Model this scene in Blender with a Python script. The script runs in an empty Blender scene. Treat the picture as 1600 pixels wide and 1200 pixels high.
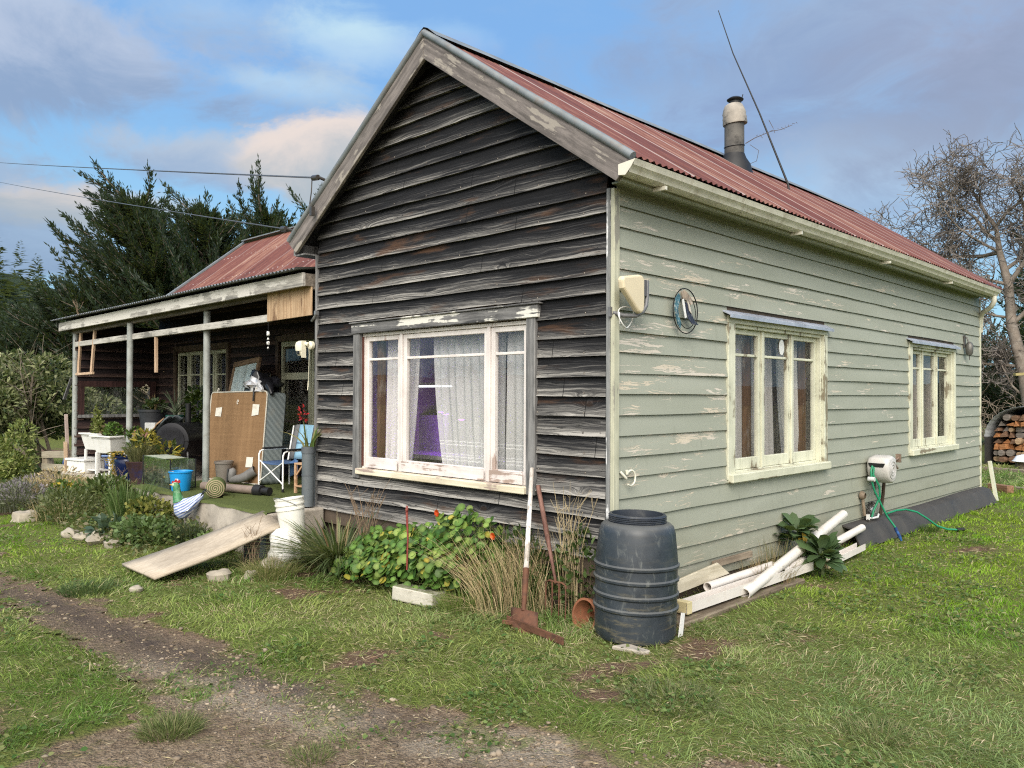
import bpy, math, random
import numpy as np
from mathutils import Vector, Matrix
R_ = math.radians
random.seed(7); rng = np.random.default_rng(11)
scene = bpy.context.scene
COL = scene.collection
PI = math.pi

# ------------------------------------------------------------------ mesh helpers
class MB:
    """collects shapes, links them as ONE mesh object"""
    def __init__(s): s.v = []; s.f = []; s.m = []; s.uv = {}
    def add(s, vs, fs, m=0, uvs=None):
        b = len(s.v); s.v.extend([tuple(v) for v in vs])
        for i, f in enumerate(fs):
            if uvs is not None: s.uv[len(s.f)] = uvs[i]
            s.f.append(tuple(b + k for k in f)); s.m.append(m)
    def box(s, c, d, rot=None, m=0):
        x, y, z = d[0]/2, d[1]/2, d[2]/2
        vs = [Vector((sx*x, sy*y, sz*z)) for sz in (-1, 1) for sx, sy in ((-1,-1),(1,-1),(1,1),(-1,1))]
        if rot is not None: vs = [rot @ v for v in vs]
        c = Vector(c)
        s.add([v + c for v in vs], [(0,3,2,1),(4,5,6,7),(0,1,5,4),(1,2,6,5),(2,3,7,6),(3,0,4,7)], m)
    def bx(s, x0, x1, y0, y1, z0, z1, m=0):
        s.box(((x0+x1)/2, (y0+y1)/2, (z0+z1)/2), (abs(x1-x0), abs(y1-y0), abs(z1-z0)), None, m)
    def beam(s, a, b, w, h, up=(0,0,1), m=0):
        a = Vector(a); b = Vector(b); d = (b-a); L = d.length; d.normalize()
        u = Vector(up); r = d.cross(u)
        if r.length < 1e-4: r = d.cross(Vector((1,0,0)))
        r.normalize(); u = r.cross(d)
        M = Matrix((d, r, u)).transposed()
        s.box((a+b)/2, (L, w, h), M, m)
    def tube(s, path, r, n=8, m=0, cap=True, closed=False):
        P = [Vector(p) for p in path]; k = len(P)
        rr = r if hasattr(r, '__len__') else [r]*k
        ref = None; vs = []
        for i, p in enumerate(P):
            if closed: t = P[(i+1) % k] - P[i-1]
            else: t = P[min(i+1, k-1)] - P[max(i-1, 0)]
            if t.length < 1e-9: t = Vector((0,0,1))
            t.normalize()
            if ref is None:
                ref = t.orthogonal().normalized()
            ref = ref - t*ref.dot(t)
            if ref.length < 1e-6: ref = t.orthogonal()
            ref.normalize(); b = t.cross(ref)
            for j in range(n):
                a = 2*PI*j/n
                vs.append(p + (ref*math.cos(a) + b*math.sin(a))*rr[i])
        fs = []
        for i in range(k if closed else k-1):
            i2 = (i+1) % k
            for j in range(n):
                fs.append((i*n+j, i*n+(j+1) % n, i2*n+(j+1) % n, i2*n+j))
        if cap and not closed:
            fs.append(tuple(range(n-1, -1, -1))); fs.append(tuple((k-1)*n+j for j in range(n)))
        s.add(vs, fs, m)
    def lathe(s, prof, n=24, M=None, m=0, mats=None, capb=True, capt=False):
        vs = []; fs = []; k = len(prof)
        for (r, z) in prof:
            for j in range(n):
                a = 2*PI*j/n; v = Vector((r*math.cos(a), r*math.sin(a), z)); vs.append(M @ v if M else v)
        for i in range(k-1):
            for j in range(n): fs.append((i*n+j, i*n+(j+1) % n, (i+1)*n+(j+1) % n, (i+1)*n+j))
        if capb: fs.append(tuple(range(n-1, -1, -1)))
        if capt: fs.append(tuple((k-1)*n+j for j in range(n)))
        b = len(s.f); s.add(vs, fs, m)
        if mats:
            for i in range(k-1):
                for j in range(n): s.m[b+i*n+j] = mats[i]
    def prism(s, poly, off, m=0):
        """3-D polygon extruded by vector off"""
        n = len(poly); o = Vector(off); P = [Vector(p) for p in poly]
        nr = Vector((0,0,0))
        for i in range(n): nr += P[i].cross(P[(i+1) % n])
        if nr.dot(o) > 0: P = P[::-1]
        fs = [tuple(range(n)), tuple(range(2*n-1, n-1, -1))] + [(i, i+n, (i+1) % n + n, (i+1) % n) for i in range(n)]
        s.add(P + [p + o for p in P], fs, m)
    def blob(s, c, r, seed=0, amp=.18, n=10, k=7, m=0, rot=None, flat=None):
        rd = random.Random(seed); ph = [rd.uniform(0, 6.3) for _ in range(6)]
        vs = []; fs = []; r = Vector(r) if hasattr(r, '__len__') else Vector((r, r, r)); c = Vector(c)
        def P(th, f):
            x, y, z = math.sin(f)*math.cos(th), math.sin(f)*math.sin(th), math.cos(f)
            d = 1 + amp*(.5*math.sin(2.3*x*2+ph[0]) + .5*math.sin(3.1*y*2+ph[1]) + .5*math.sin(2.7*z*2+ph[2]) + .35*math.sin(5*(x+y)+ph[3]) + .3*math.sin(6*(z-x)+ph[4]))
            v = Vector((x*r.x*d, y*r.y*d, z*r.z*d))
            if flat is not None: v.z = max(v.z, flat)
            return c + (rot @ v if rot else v)
        for i in range(k+1):
            for j in range(n): vs.append(P(2*PI*j/n, PI*(i+.001)/(k+.002)))
        for i in range(k):
            for j in range(n): fs.append((i*n+j, (i+1)*n+j, (i+1)*n+(j+1) % n, i*n+(j+1) % n))
        s.add(vs, fs, m)
    def build(s, name, mats, parent=None, smooth=None, bevel=0, loc=(0,0,0), rot=None, seg=1, solid=0):
        me = bpy.data.meshes.new(name)
        me.from_pydata(s.v, [], s.f)
        mats = mats if isinstance(mats, (list, tuple)) else [mats]
        for m in mats: me.materials.append(m)
        if len(mats) > 1: me.polygons.foreach_set('material_index', s.m)
        if s.uv:
            ul = me.uv_layers.new(name='UVMap'); d = np.zeros((len(me.loops), 2), np.float32)
            for i, p in enumerate(me.polygons):
                if i in s.uv:
                    for k, li in enumerate(p.loop_indices): d[li] = s.uv[i][k]
            ul.data.foreach_set('uv', d.ravel())
        if smooth is not None:
            me.polygons.foreach_set('use_smooth', [True]*len(me.polygons))
            if smooth < 180: me.set_sharp_from_angle(angle=R_(smooth))
        me.update()
        o = bpy.data.objects.new(name, me); COL.objects.link(o)
        if parent: o.parent = parent
        o.location = loc
        if rot: o.rotation_euler = rot
        if bevel:
            b = o.modifiers.new('bevel', 'BEVEL'); b.width = bevel; b.segments = seg; b.limit_method = 'ANGLE'; b.angle_limit = R_(40)
        if solid:
            b = o.modifiers.new('solid', 'SOLIDIFY'); b.thickness = solid; b.offset = 0
        return o

def tag(o, label=None, cat=None, group=None, kind=None):
    if label: o['label'] = label
    if cat: o['category'] = cat
    if group: o['group'] = group
    if kind: o['kind'] = kind
    return o
def empty(name, label, cat, loc=(0,0,0), rz=0, group=None):
    o = bpy.data.objects.new(name, None); COL.objects.link(o)
    o.location = loc; o.rotation_euler = (0, 0, rz); o.empty_display_size = .1
    return tag(o, label, cat, group)
def copy_tree(o, parent=None):
    c = o.copy(); COL.objects.link(c)
    if parent: c.parent = parent
    for ch in list(o.children): copy_tree(ch, c)
    return c

def npm(name, V, faces, mat, col=None, parent=None, loc=(0,0,0), smooth=False):
    """numpy mesh: faces = list of (m,k) index arrays; col = (n,3) colour per vertex"""
    me = bpy.data.meshes.new(name)
    V = np.asarray(V, np.float32); me.vertices.add(len(V)); me.vertices.foreach_set('co', V.ravel())
    faces = [f for f in faces if len(f)]
    tot = sum(f.size for f in faces); npol = sum(len(f) for f in faces)
    me.loops.add(tot); me.polygons.add(npol)
    me.loops.foreach_set('vertex_index', np.concatenate([f.ravel() for f in faces]).astype(np.int32))
    cnt = np.concatenate([np.full(len(f), f.shape[1]) for f in faces])
    st = np.concatenate([[0], np.cumsum(cnt)[:-1]]).astype(np.int32)
    me.polygons.foreach_set('loop_start', st)
    if smooth: me.polygons.foreach_set('use_smooth', np.ones(npol, bool))
    if col is not None:
        a = me.color_attributes.new('Col', 'FLOAT_COLOR', 'POINT')
        c = np.ones((len(V), 4), np.float32); c[:, :3] = col; a.data.foreach_set('color', c.ravel())
    me.materials.append(mat); me.update(calc_edges=True); me.validate()
    o = bpy.data.objects.new(name, me); COL.objects.link(o); o.location = loc
    if parent: o.parent = parent
    return o

def unit(a):
    return a/np.maximum(np.linalg.norm(a, axis=-1, keepdims=True), 1e-9)
T_OVAL = ([(0,0,0),(.35,.5,.12),(.72,.42,.08),(1,0,-.08),(.72,-.42,.08),(.35,-.5,.12)], [(0,5,4,3,2,1)])
T_DIAM = ([(0,0,0),(.5,.5,.05),(1,0,0),(.5,-.5,.05)], [(0,3,2,1)])
T_DISC = ([(0,0,-.1)] + [(.5*math.cos(a), .5*math.sin(a), .03*math.sin(3*a)) for a in [2*PI*i/9 for i in range(9)]],
          [(0, 1+i, 1+(i+1) % 9) for i in range(9)])
T_LONG = ([(0,-.3,0),(0,.3,0),(.4,.5,.06),(.4,-.5,.06),(.78,.36,0),(.78,-.36,0),(1,0,-.14)], [(0,3,2,1),(3,5,4,2),(5,6,4)])
def leaves(P, D, N, L, W, T):
    """leaf template T at points P along D with normal N -> verts, faces"""
    P = np.asarray(P, float); n = len(P)
    D = unit(np.asarray(D, float)); N = np.asarray(N, float); S = unit(np.cross(N, D)); N = np.cross(D, S)
    L = np.broadcast_to(np.asarray(L, float), (n,)); W = np.broadcast_to(np.asarray(W, float), (n,))
    t = np.array(T[0], float); k = len(t)
    V = P[:, None] + D[:, None]*(t[None, :, 0:1]*L[:, None, None]) + S[:, None]*(t[None, :, 1:2]*W[:, None, None]) + N[:, None]*(t[None, :, 2:3]*L[:, None, None])
    fs = {}
    for f in T[1]: fs.setdefault(len(f), []).append(f)
    off = (np.arange(n)*k)[:, None, None]
    F = [(np.array(g)[None] + off).reshape(-1, q) for q, g in fs.items()]
    return V.reshape(-1, 3), F, k
def join(parts):
    """[(V, [F..], col)] -> one"""
    V = []; F = []; C = []; b = 0
    for v, f, c in parts:
        V.append(v); C.append(np.broadcast_to(c, (len(v), 3)) if np.ndim(c) == 1 else c)
        F += [q + b for q in f]; b += len(v)
    return np.concatenate(V), F, np.concatenate(C)
def rcol(n, cs, jit=.15, k=1):
    """n random mixes of the colours cs, repeated k times"""
    cs = np.array(cs); i = rng.integers(0, len(cs), n); j = rng.integers(0, len(cs), n); t = rng.random((n, 1))
    c = cs[i]*t + cs[j]*(1-t); c = c*(1 + (rng.random((n, 1))-.5)*2*jit)
    return np.repeat(c, k, axis=0)
def rdir(n, zmin=-1, zmax=1):
    z = rng.uniform(zmin, zmax, n); a = rng.uniform(0, 2*PI, n); r = np.sqrt(1-z*z)
    return np.stack([r*np.cos(a), r*np.sin(a), z], -1)
def blades(P, H, W, lean, segs=3):
    """bent grass blades; lean (n,2) = tip offset; -> V, F, k"""
    n = len(P); H = np.broadcast_to(H, (n,)); W = np.broadcast_to(W, (n,))
    a = rng.uniform(0, 2*PI, n); side = np.stack([np.cos(a), np.sin(a), 0*a], -1)
    ts = np.linspace(0, 1, segs+1)[:-1]; V = []
    l3 = np.concatenate([lean, np.zeros((n, 1))], 1); LL = np.linalg.norm(lean, axis=1)
    def at(t):
        drop = np.minimum(LL*.35*t*t*1.2, H*.8)
        return P + l3*(t**1.7) + np.stack([0*H, 0*H, H*t - drop], -1)
    for t in ts:
        c = at(t); w = (W*(1-.5*t))[:, None]/2
        V += [c - side*w, c + side*w]
    V.append(at(1.0)); V = np.stack(V, 1); k = V.shape[1]
    off = (np.arange(n)*k)[:, None, None]
    q = [(2*i, 2*i+1, 2*i+3, 2*i+2) for i in range(segs-1)]
    F = [(np.array([(2*segs-2, 2*segs-1, 2*segs)])[None] + off).reshape(-1, 3)]
    if q: F.insert(0, (np.array(q)[None] + off).reshape(-1, 4))
    return V.reshape(-1, 3), F, k
def fbm(x, y, s=1.0, seed=0, octv=4):
    """cheap value noise, vectorised, ~0..1"""
    x = np.asarray(x, float)*s; y = np.asarray(y, float)*s; out = 0; amp = .5; tot = 0
    for o in range(octv):
        xi = np.floor(x).astype(np.int64); yi = np.floor(y).astype(np.int64); fx = x-xi; fy = y-yi
        fx = fx*fx*(3-2*fx); fy = fy*fy*(3-2*fy)
        def h(a, b):
            q = (a*374761393 + b*668265263 + (seed+o)*974711) & 0x7fffffff
            q = ((q ^ (q >> 13))*1274126177) & 0x7fffffff
            return ((q ^ (q >> 16)) & 0xffff)/65535.
        v = (h(xi, yi)*(1-fx) + h(xi+1, yi)*fx)*(1-fy) + (h(xi, yi+1)*(1-fx) + h(xi+1, yi+1)*fx)*fy
        out = out + v*amp; tot += amp; amp *= .5; x = x*2.03+5.1; y = y*2.03+1.7
    return out/tot
def sstep(a, b, x):
    t = np.clip((np.asarray(x, float)-a)/(b-a), 0, 1); return t*t*(3-2*t)

# ------------------------------------------------------------------ material helpers
class NT:
    def __init__(s, nt): s.nt = nt; nt.nodes.clear()
    def n(s, typ, ins=None, **kw):
        nd = s.nt.nodes.new(typ)
        for k, v in kw.items(): setattr(nd, k, v)
        for k, v in (ins or {}).items():
            i = nd.inputs[k]
            if isinstance(v, bpy.types.NodeSocket): s.nt.links.new(v, i)
            elif isinstance(v, bpy.types.Node): s.nt.links.new(v.outputs[0], i)
            else:
                if i.type == 'RGBA' and len(v) == 3: v = (*v, 1)
                i.default_value = v
        return nd
    def math(s, op, a, b=0.0, c=None, clamp=False):
        d = {0: a, 1: b}
        if c is not None: d[2] = c
        return s.n('ShaderNodeMath', d, operation=op, use_clamp=clamp).outputs[0]
    def vec(s, x=0.0, y=0.0, z=0.0): return s.n('ShaderNodeCombineXYZ', {0: x, 1: y, 2: z}).outputs[0]
    def sep(s, v): return s.n('ShaderNodeSeparateXYZ', {0: v}).outputs
    def vm(s, op, a, b=(0,0,0)): return s.n('ShaderNodeVectorMath', {0: a, 1: b}, operation=op).outputs[0]
    def scale(s, v, sc): return s.vm('MULTIPLY', v, sc)
    def noise(s, v, scale=5, detail=4, rough=.55, dist=0.0, out=0):
        return s.n('ShaderNodeTexNoise', {'Vector': v, 'Scale': scale, 'Detail': detail, 'Roughness': rough, 'Distortion': dist}).outputs[out]
    def voro(s, v, scale=5, feature='F1', out=0, rand=1.0):
        return s.n('ShaderNodeTexVoronoi', {'Vector': v, 'Scale': scale, 'Randomness': rand}, feature=feature).outputs[out]
    def ss(s, x, a, b): return s.n('ShaderNodeMapRange', {0: x, 1: a, 2: b, 3: 0.0, 4: 1.0}, interpolation_type='SMOOTHSTEP').outputs[0]
    def mr(s, x, a, b, c, d): return s.n('ShaderNodeMapRange', {0: x, 1: a, 2: b, 3: c, 4: d}).outputs[0]
    def mix(s, f, a, b, mode='MIX'):
        nd = s.nt.nodes.new('ShaderNodeMix'); nd.data_type = 'RGBA'; nd.blend_type = mode
        for i, v in ((0, f), (6, a), (7, b)):
            k = nd.inputs[i]
            if isinstance(v, bpy.types.NodeSocket): s.nt.links.new(v, k)
            elif i == 0: k.default_value = v
            else: k.default_value = (*v, 1) if len(v) == 3 else v
        return nd.outputs[2]
    def ramp(s, f, stops):
        nd = s.nt.nodes.new('ShaderNodeValToRGB'); cr = nd.color_ramp
        while len(cr.elements) < len(stops): cr.elements.new(.5)
        for e, (p, c) in zip(cr.elements, stops): e.position = p; e.color = (*c, 1) if len(c) == 3 else c
        s.nt.links.new(f, nd.inputs[0]); return nd.outputs[0]
    def obj(s): return s.n('ShaderNodeTexCoord').outputs['Object']
    def pos(s): return s.n('ShaderNodeNewGeometry').outputs['Position']
    def uv(s): return s.n('ShaderNodeTexCoord').outputs['UV']
    def bump(s, h, strength=.3, dist=.01): return s.n('ShaderNodeBump', {'Strength': strength, 'Distance': dist, 'Height': h}).outputs[0]
    def out(s, sh): s.n('ShaderNodeOutputMaterial', {0: sh})
    def pbr(s, col, rough=.6, normal=None, metal=0.0, spec=.4, **kw):
        d = {'Base Color': col, 'Roughness': rough, 'Metallic': metal, 'Specular IOR Level': spec}
        if normal is not None: d['Normal'] = normal
        d.update(kw); return s.n('ShaderNodeBsdfPrincipled', d).outputs[0]
def newmat(name):
    m = bpy.data.materials.new(name); m.use_nodes = True; return m, NT(m.node_tree)
MATS = {}
def plain(name, col, rough=.55, metal=0.0, var=.18, scale=6, dirt=None, dirtamt=.35, bump=.12, spec=.4, bscale=40):
    """painted / plastic / metal surface with mottling, stains and slight relief"""
    if name in MATS: return MATS[name]
    m, g = newmat(name); o = g.obj()
    a = g.noise(o, scale, 5, .6); c = g.mix(g.mr(a, .3, .7, 0, 1), tuple(x*(1-var) for x in col), tuple(min(1, x*(1+var)) for x in col))
    if dirt:
        d = g.noise(g.vm('ADD', o, (3.1, 7.7, 1.3)), scale*1.7, 7, .68)
        c = g.mix(g.math('MULTIPLY', g.ss(d, .48, .7), dirtamt), c, dirt)
    h = g.noise(o, bscale, 4, .6)
    r = g.mr(a, .3, .7, max(.05, rough-.1), min(1, rough+.1))
    g.out(g.pbr(c, r, g.bump(h, bump, .004), metal, spec)); MATS[name] = m; return m
def wood(name, dark, light, axis='x', flake=None, flakeamt=.5, rough=.75, gs=1.0, contrast=1.0):
    """weathered timber with grain along an axis; flake = remains of old paint"""
    if name in MATS: return MATS[name]
    m, g = newmat(name); o = g.obj(); sx = {'x': (1.2, 26, 26), 'y': (26, 1.2, 26), 'z': (26, 26, 1.2)}[axis]
    w = g.noise(o, 2.3, 3, .5, out=1); p = g.vm('ADD', g.scale(o, tuple(v*gs for v in sx)), g.scale(w, (1.6, 1.6, 1.6)))
    a = g.noise(p, 1.0, 6, .65); b = g.noise(g.scale(o, (3, 3, 3)), 1.0, 4, .6)
    c = g.mix(g.ss(a, .5-.2/contrast, .5+.2/contrast), dark, light)
    c = g.mix(g.math('MULTIPLY', g.ss(b, .35, .75), .45), c, tuple(v*.55 for v in dark))
    if flake:
        f = g.noise(g.vm('ADD', g.scale(o, tuple(v*.35*gs for v in sx)), (9, 4, 2)), 1.0, 7, .7)
        f = g.math('ADD', f, g.math('MULTIPLY', g.math('SUBTRACT', b, .5), .7))
        c = g.mix(g.ss(f, .62-flakeamt*.3, .66-flakeamt*.3), c, flake)
    g.out(g.pbr(c, rough, g.bump(a, .35, .004), 0, .25)); MATS[name] = m; return m
def foliage(name, rough=.55, trans=.3, spec=.3):
    """leaf surface coloured by the mesh's own colour attribute"""
    if name in MATS: return MATS[name]
    m, g = newmat(name); c = g.n('ShaderNodeVertexColor', layer_name='Col').outputs[0]
    d = g.pbr(c, rough, None, 0, spec); t = g.n('ShaderNodeBsdfTranslucent', {0: g.mix(.5, c, (.25, .3, .05), 'MIX')}).outputs[0]
    g.out(g.n('ShaderNodeMixShader', {0: trans, 1: d, 2: t}).outputs[0]); MATS[name] = m; return m
def emit(name, col, st):
    m, g = newmat(name); g.out(g.n('ShaderNodeEmission', {0: col, 1: st}).outputs[0]); m.cycles.emission_sampling = 'NONE'; return m
# ------------------------------------------------------------------ special materials
def mat_darkboards(name='weathered_boards', tint=(1,1,1), maroon=False):
    m, g = newmat(name); uv = g.sep(g.uv()); u, v = uv[0], uv[1]
    idx = g.math('FLOOR', v); fr = g.math('FRACT', v)
    rnd = g.n('ShaderNodeTexWhiteNoise', {'W': idx}, noise_dimensions='1D').outputs[0]
    uu = g.math('ADD', u, g.math('MULTIPLY', rnd, 57.0)); y = g.math('MULTIPLY', fr, .146)
    ii = g.math('MULTIPLY', idx, 7.31)
    # knots push the grain apart
    kv = g.vec(g.math('MULTIPLY', uu, 1.45), g.math('MULTIPLY', y, 3.4), ii)
    kd = g.voro(kv, 1.0); bul = g.math('POWER', 2.718, g.math('MULTIPLY', g.math('MULTIPLY', kd, kd), -60.0))
    low = g.noise(g.vec(g.math('MULTIPLY', uu, 1.1), g.math('MULTIPLY', y, 9), ii), 1.0, 3, .5)
    med = g.noise(g.vec(g.math('MULTIPLY', uu, 3.5), g.math('MULTIPLY', y, 20), ii), 1.0, 3, .5)
    gy = g.math('ADD', g.math('MULTIPLY', y, 95), g.math('ADD', g.math('MULTIPLY', bul, 7.5), g.math('ADD', g.math('MULTIPLY', low, 9), g.math('MULTIPLY', med, 2.5))))
    gr = g.noise(g.vec(g.math('MULTIPLY', uu, .9), gy, ii), 1.0, 5, .6)
    fine = g.noise(g.vec(g.math('MULTIPLY', uu, 2.4), g.math('MULTIPLY', gy, 3.3), ii), 1.0, 3, .6)
    grain = g.math('ADD', g.math('MULTIPLY', gr, .68), g.math('MULTIPLY', fine, .32))
    # exposed lower half of each board has silvered, the part under the lap stayed dark
    big = g.noise(g.vec(g.math('MULTIPLY', uu, .55), g.math('MULTIPLY', y, 5), ii), 1.0, 4, .6)
    wear = g.math('ADD', g.mr(fr, 0, 1, .36, -.42), g.math('ADD', g.math('MULTIPLY', g.math('SUBTRACT', big, .5), 1.05), g.math('MULTIPLY', g.math('SUBTRACT', rnd, .5), .22)))
    # boards paler near the ground, darker towards the top of the wall
    k = g.math('ADD', g.math('MULTIPLY', g.math('SUBTRACT', grain, .5), 1.5), g.math('ADD', .512, g.math('MULTIPLY', wear, .64)))
    zz = g.sep(g.obj())[2]
    k = g.math('ADD', k, g.mr(zz, 0.5, 3.2, .085, -.12))
    if maroon:
        c = g.ramp(k, [(.3, (.008, .006, .007)), (.5, (.022, .014, .014)), (.68, (.055, .032, .028)), (.85, (.11, .075, .06))])
    else:
        c = g.ramp(k, [(.28, (.006, .006, .007)), (.43, (.017, .017, .019)), (.56, (.056, .054, .053)), (.70, (.165, .158, .148)), (.88, (.40, .38, .35))])
        br = g.noise(g.vec(g.math('MULTIPLY', uu, 1.3), g.math('MULTIPLY', y, 8), g.math('ADD', ii, 3.3)), 1.0, 4, .6)
        c = g.mix(g.math('MULTIPLY', g.ss(br, .57, .74), .65), c, g.mix(gr, (.018, .009, .006), (.17, .085, .042)))
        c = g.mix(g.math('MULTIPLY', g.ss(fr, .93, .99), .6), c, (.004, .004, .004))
    kk = g.ss(kd, .075, .05); c = g.mix(g.math('MULTIPLY', kk, .9), c, (.022, .014, .01))
    c = g.mix(g.math('MULTIPLY', g.ss(kd, .034, .022), g.ss(rnd, .25, .4)), c, (.46,.33,.20))
    nx = g.math('SUBTRACT', g.math('FRACT', g.math('ADD', g.math('DIVIDE', u, .455), g.math('MULTIPLY', rnd, .05))), .5); ny = g.math('SUBTRACT', fr, .16)
    nd = g.math('SQRT', g.math('ADD', g.math('POWER', g.math('MULTIPLY', nx, .455), 2.0), g.math('POWER', g.math('MULTIPLY', ny, .146), 2.0)))
    c = g.mix(g.math('MULTIPLY', g.ss(nd, .012, .004), .8), c, (.02,.012,.009)); c = g.mix(g.ss(nd, .006, .003), c, (.30,.27,.23))
    jt = g.math('ABSOLUTE', g.math('SUBTRACT', g.math('FRACT', g.math('ADD', g.math('DIVIDE', u, 2.9), rnd)), .5)); c = g.mix(g.math('MULTIPLY', g.math('LESS_THAN', jt, .0012), .9), c, (.003, .003, .003))   # butt joints
    sp = g.noise(g.vec(g.math('MULTIPLY', uu, 1.6), g.math('MULTIPLY', y, 30), g.math('ADD', ii, 5)), 1.0, 2, .5); c = g.mix(g.math('MULTIPLY', g.math('LESS_THAN', g.math('ABSOLUTE', g.math('SUBTRACT', sp, .56)), .0035), .85), c, (.004, .004, .004))   # splits
    hl = g.math('LESS_THAN', g.math('ABSOLUTE', g.math('SUBTRACT', gr, .5)), .006)   # hair cracks along the grain
    c = g.mix(g.math('MULTIPLY', hl, .55), c, (.004, .004, .004))
    g.out(g.pbr(c, .82, g.bump(g.math('ADD', grain, g.math('MULTIPLY', kk, -.4)), .55, .006), 0, .22)); return m

def mat_paintboards():
    m, g = newmat('flaking_green_paint'); uv = g.sep(g.uv()); u, v = uv[0], uv[1]
    idx = g.math('FLOOR', v); fr = g.math('FRACT', v); y = g.math('MULTIPLY', fr, .15); ii = g.math('MULTIPLY', idx, 5.77)
    rnd = g.n('ShaderNodeTexWhiteNoise', {'W': g.math('ADD', idx, .5)}, noise_dimensions='1D').outputs[0]
    uu = g.math('ADD', u, g.math('MULTIPLY', rnd, 31.0))
    big = g.noise(g.vec(g.math('MULTIPLY', uu, .8), g.math('MULTIPLY', y, 4), ii), 1.0, 3, .5)
    base = g.mix(g.mr(big, .3, .7, 0, 1), (.272, .285, .228), (.330, .342, .284))
    base = g.mix(g.math('MULTIPLY', rnd, .16), base, (.38, .37, .29))
    # grain and knots telegraph through and the paint lets go along them
    kv = g.vec(g.math('MULTIPLY', uu, 1.5), g.math('MULTIPLY', y, 4.5), ii); kd = g.voro(kv, 1.0)
    bul = g.math('POWER', 2.718, g.math('MULTIPLY', g.math('MULTIPLY', kd, kd), -55.0))
    lw = g.noise(g.vec(g.math('MULTIPLY', uu, 2.2), g.math('MULTIPLY', y, 14), ii), 1.0, 3, .55)
    gy = g.math('ADD', g.math('MULTIPLY', y, 90), g.math('ADD', g.math('MULTIPLY', bul, 7), g.math('MULTIPLY', lw, 9)))
    gr = g.noise(g.vec(g.math('MULTIPLY', uu, 2.6), gy, ii), 1.0, 5, .68)
    nearw = g.mr(u, 0.2, 6.5, .055, -.035)                # more weather on the exposed corner end
    reg = g.noise(g.vec(g.math('MULTIPLY', uu, 1.6), g.math('MULTIPLY', y, 9), g.math('ADD', ii, 2.2)), 1.0, 4, .6)
    midz = g.sep(g.obj())[2]; zw = g.math('MULTIPLY', g.math('POWER', 2.718, g.math('MULTIPLY', g.math('POWER', g.math('SUBTRACT', midz, 1.75), 2.0), -2.2)), .05)
    f = g.math('ADD', g.math('ADD', gr, nearw), g.math('ADD', g.math('MULTIPLY', g.math('SUBTRACT', reg, .5), .95), g.math('ADD', zw, g.math('MULTIPLY', g.math('SUBTRACT', rnd, .5), .06))))
    f = g.math('ADD', f, g.math('ADD', g.math('MULTIPLY', bul, .10), g.mr(fr, 0, .55, .035, -.02)))
    fl = g.ss(f, .704, .722)
    bare = g.mix(gr, (.46, .39, .32), (.68, .62, .54))
    yel = g.ss(g.noise(g.vec(uu, g.math('MULTIPLY', y, 6), g.math('ADD', ii, 8)), 1.2, 2, .5), .45, .62)
    bare = g.mix(g.math('MULTIPLY', yel, .3), bare, (.52, .40, .22))
    c = g.mix(g.math('MULTIPLY', fl, .85), base, bare)
    edge = g.math('MULTIPLY', g.ss(f, .665, .704), g.math('SUBTRACT', 1.0, fl)); c = g.mix(g.math('MULTIPLY', edge, .25), c, (.2, .2, .15))
    streak = g.noise(g.vec(g.math('MULTIPLY', u, 14), g.math('MULTIPLY', v, .35), 2.0), 1.0, 5, .65)   # run-off grime
    c = g.mix(g.math('MULTIPLY', g.ss(streak, .56, .76), .22), c, (.10, .10, .07))
    splash = g.math('MULTIPLY', g.mr(midz, .15, .95, .75, 0.0), g.noise(g.vec(g.math('MULTIPLY', u, 5), g.math('MULTIPLY', v, 2), 4.0), 1.0, 6, .7))
    c = g.mix(splash, c, (.16, .14, .085))
    c = g.mix(g.math('MULTIPLY', g.ss(fr, .02, .0), .5), c, (.03, .03, .02))
    h = g.math('ADD', g.math('MULTIPLY', gr, .35), g.math('MULTIPLY', fl, -.5))
    g.out(g.pbr(c, .62, g.bump(h, .3, .004), 0, .35)); return m

def mat_roof(name, seed=0.0):
    m, g = newmat(name); uv = g.sep(g.uv()); u, v = uv[0], uv[1]
    sheet = g.math('FLOOR', g.math('DIVIDE', u, .76))
    sr = g.n('ShaderNodeTexWhiteNoise', {'W': g.math('ADD', sheet, seed)}, noise_dimensions='1D').outputs[0]
    p = g.vec(g.math('MULTIPLY', u, 7.0), g.math('MULTIPLY', v, .7), seed)
    a = g.noise(p, 1.0, 7, .68); b = g.noise(g.vec(g.math('MULTIPLY', u, 24), g.math('MULTIPLY', v, 2.2), seed+3), 1.0, 5, .7)
    k = g.math('ADD', g.math('MULTIPLY', a, .75), g.math('ADD', g.math('MULTIPLY', b, .30), g.math('MULTIPLY', g.math('SUBTRACT', sr, .5), .14)))
    c = g.ramp(k, [(.30, (.050, .022, .018)), (.44, (.115, .038, .030)), (.54, (.150, .052, .038)), (.64, (.24, .12, .085)), (.80, (.38, .28, .22))])
    rust = g.noise(g.vec(g.math('MULTIPLY', u, 3), g.math('MULTIPLY', v, 1.4), seed+9), 1.0, 6, .7)
    c = g.mix(g.math('MULTIPLY', g.ss(rust, .55, .72), .75), c, (.18, .062, .026))
    lap = g.ss(g.math('FRACT', g.math('DIVIDE', u, .76)), .06, .0); c = g.mix(g.math('MULTIPLY', lap, .6), c, (.46, .40, .37))
    row = g.ss(g.math('FRACT', g.math('MULTIPLY', v, 1.05)), .035, .0)
    nail = g.math('MULTIPLY', row, g.math('GREATER_THAN', g.math('SINE', g.math('MULTIPLY', u, 2*PI/.152)), .8))
    c = g.mix(g.math('MULTIPLY', nail, g.ss(b, .4, .65)), c, (.5, .46, .44))
    g.out(g.pbr(c, .62, g.bump(b, .2, .004), .15, .35)); return m

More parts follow.
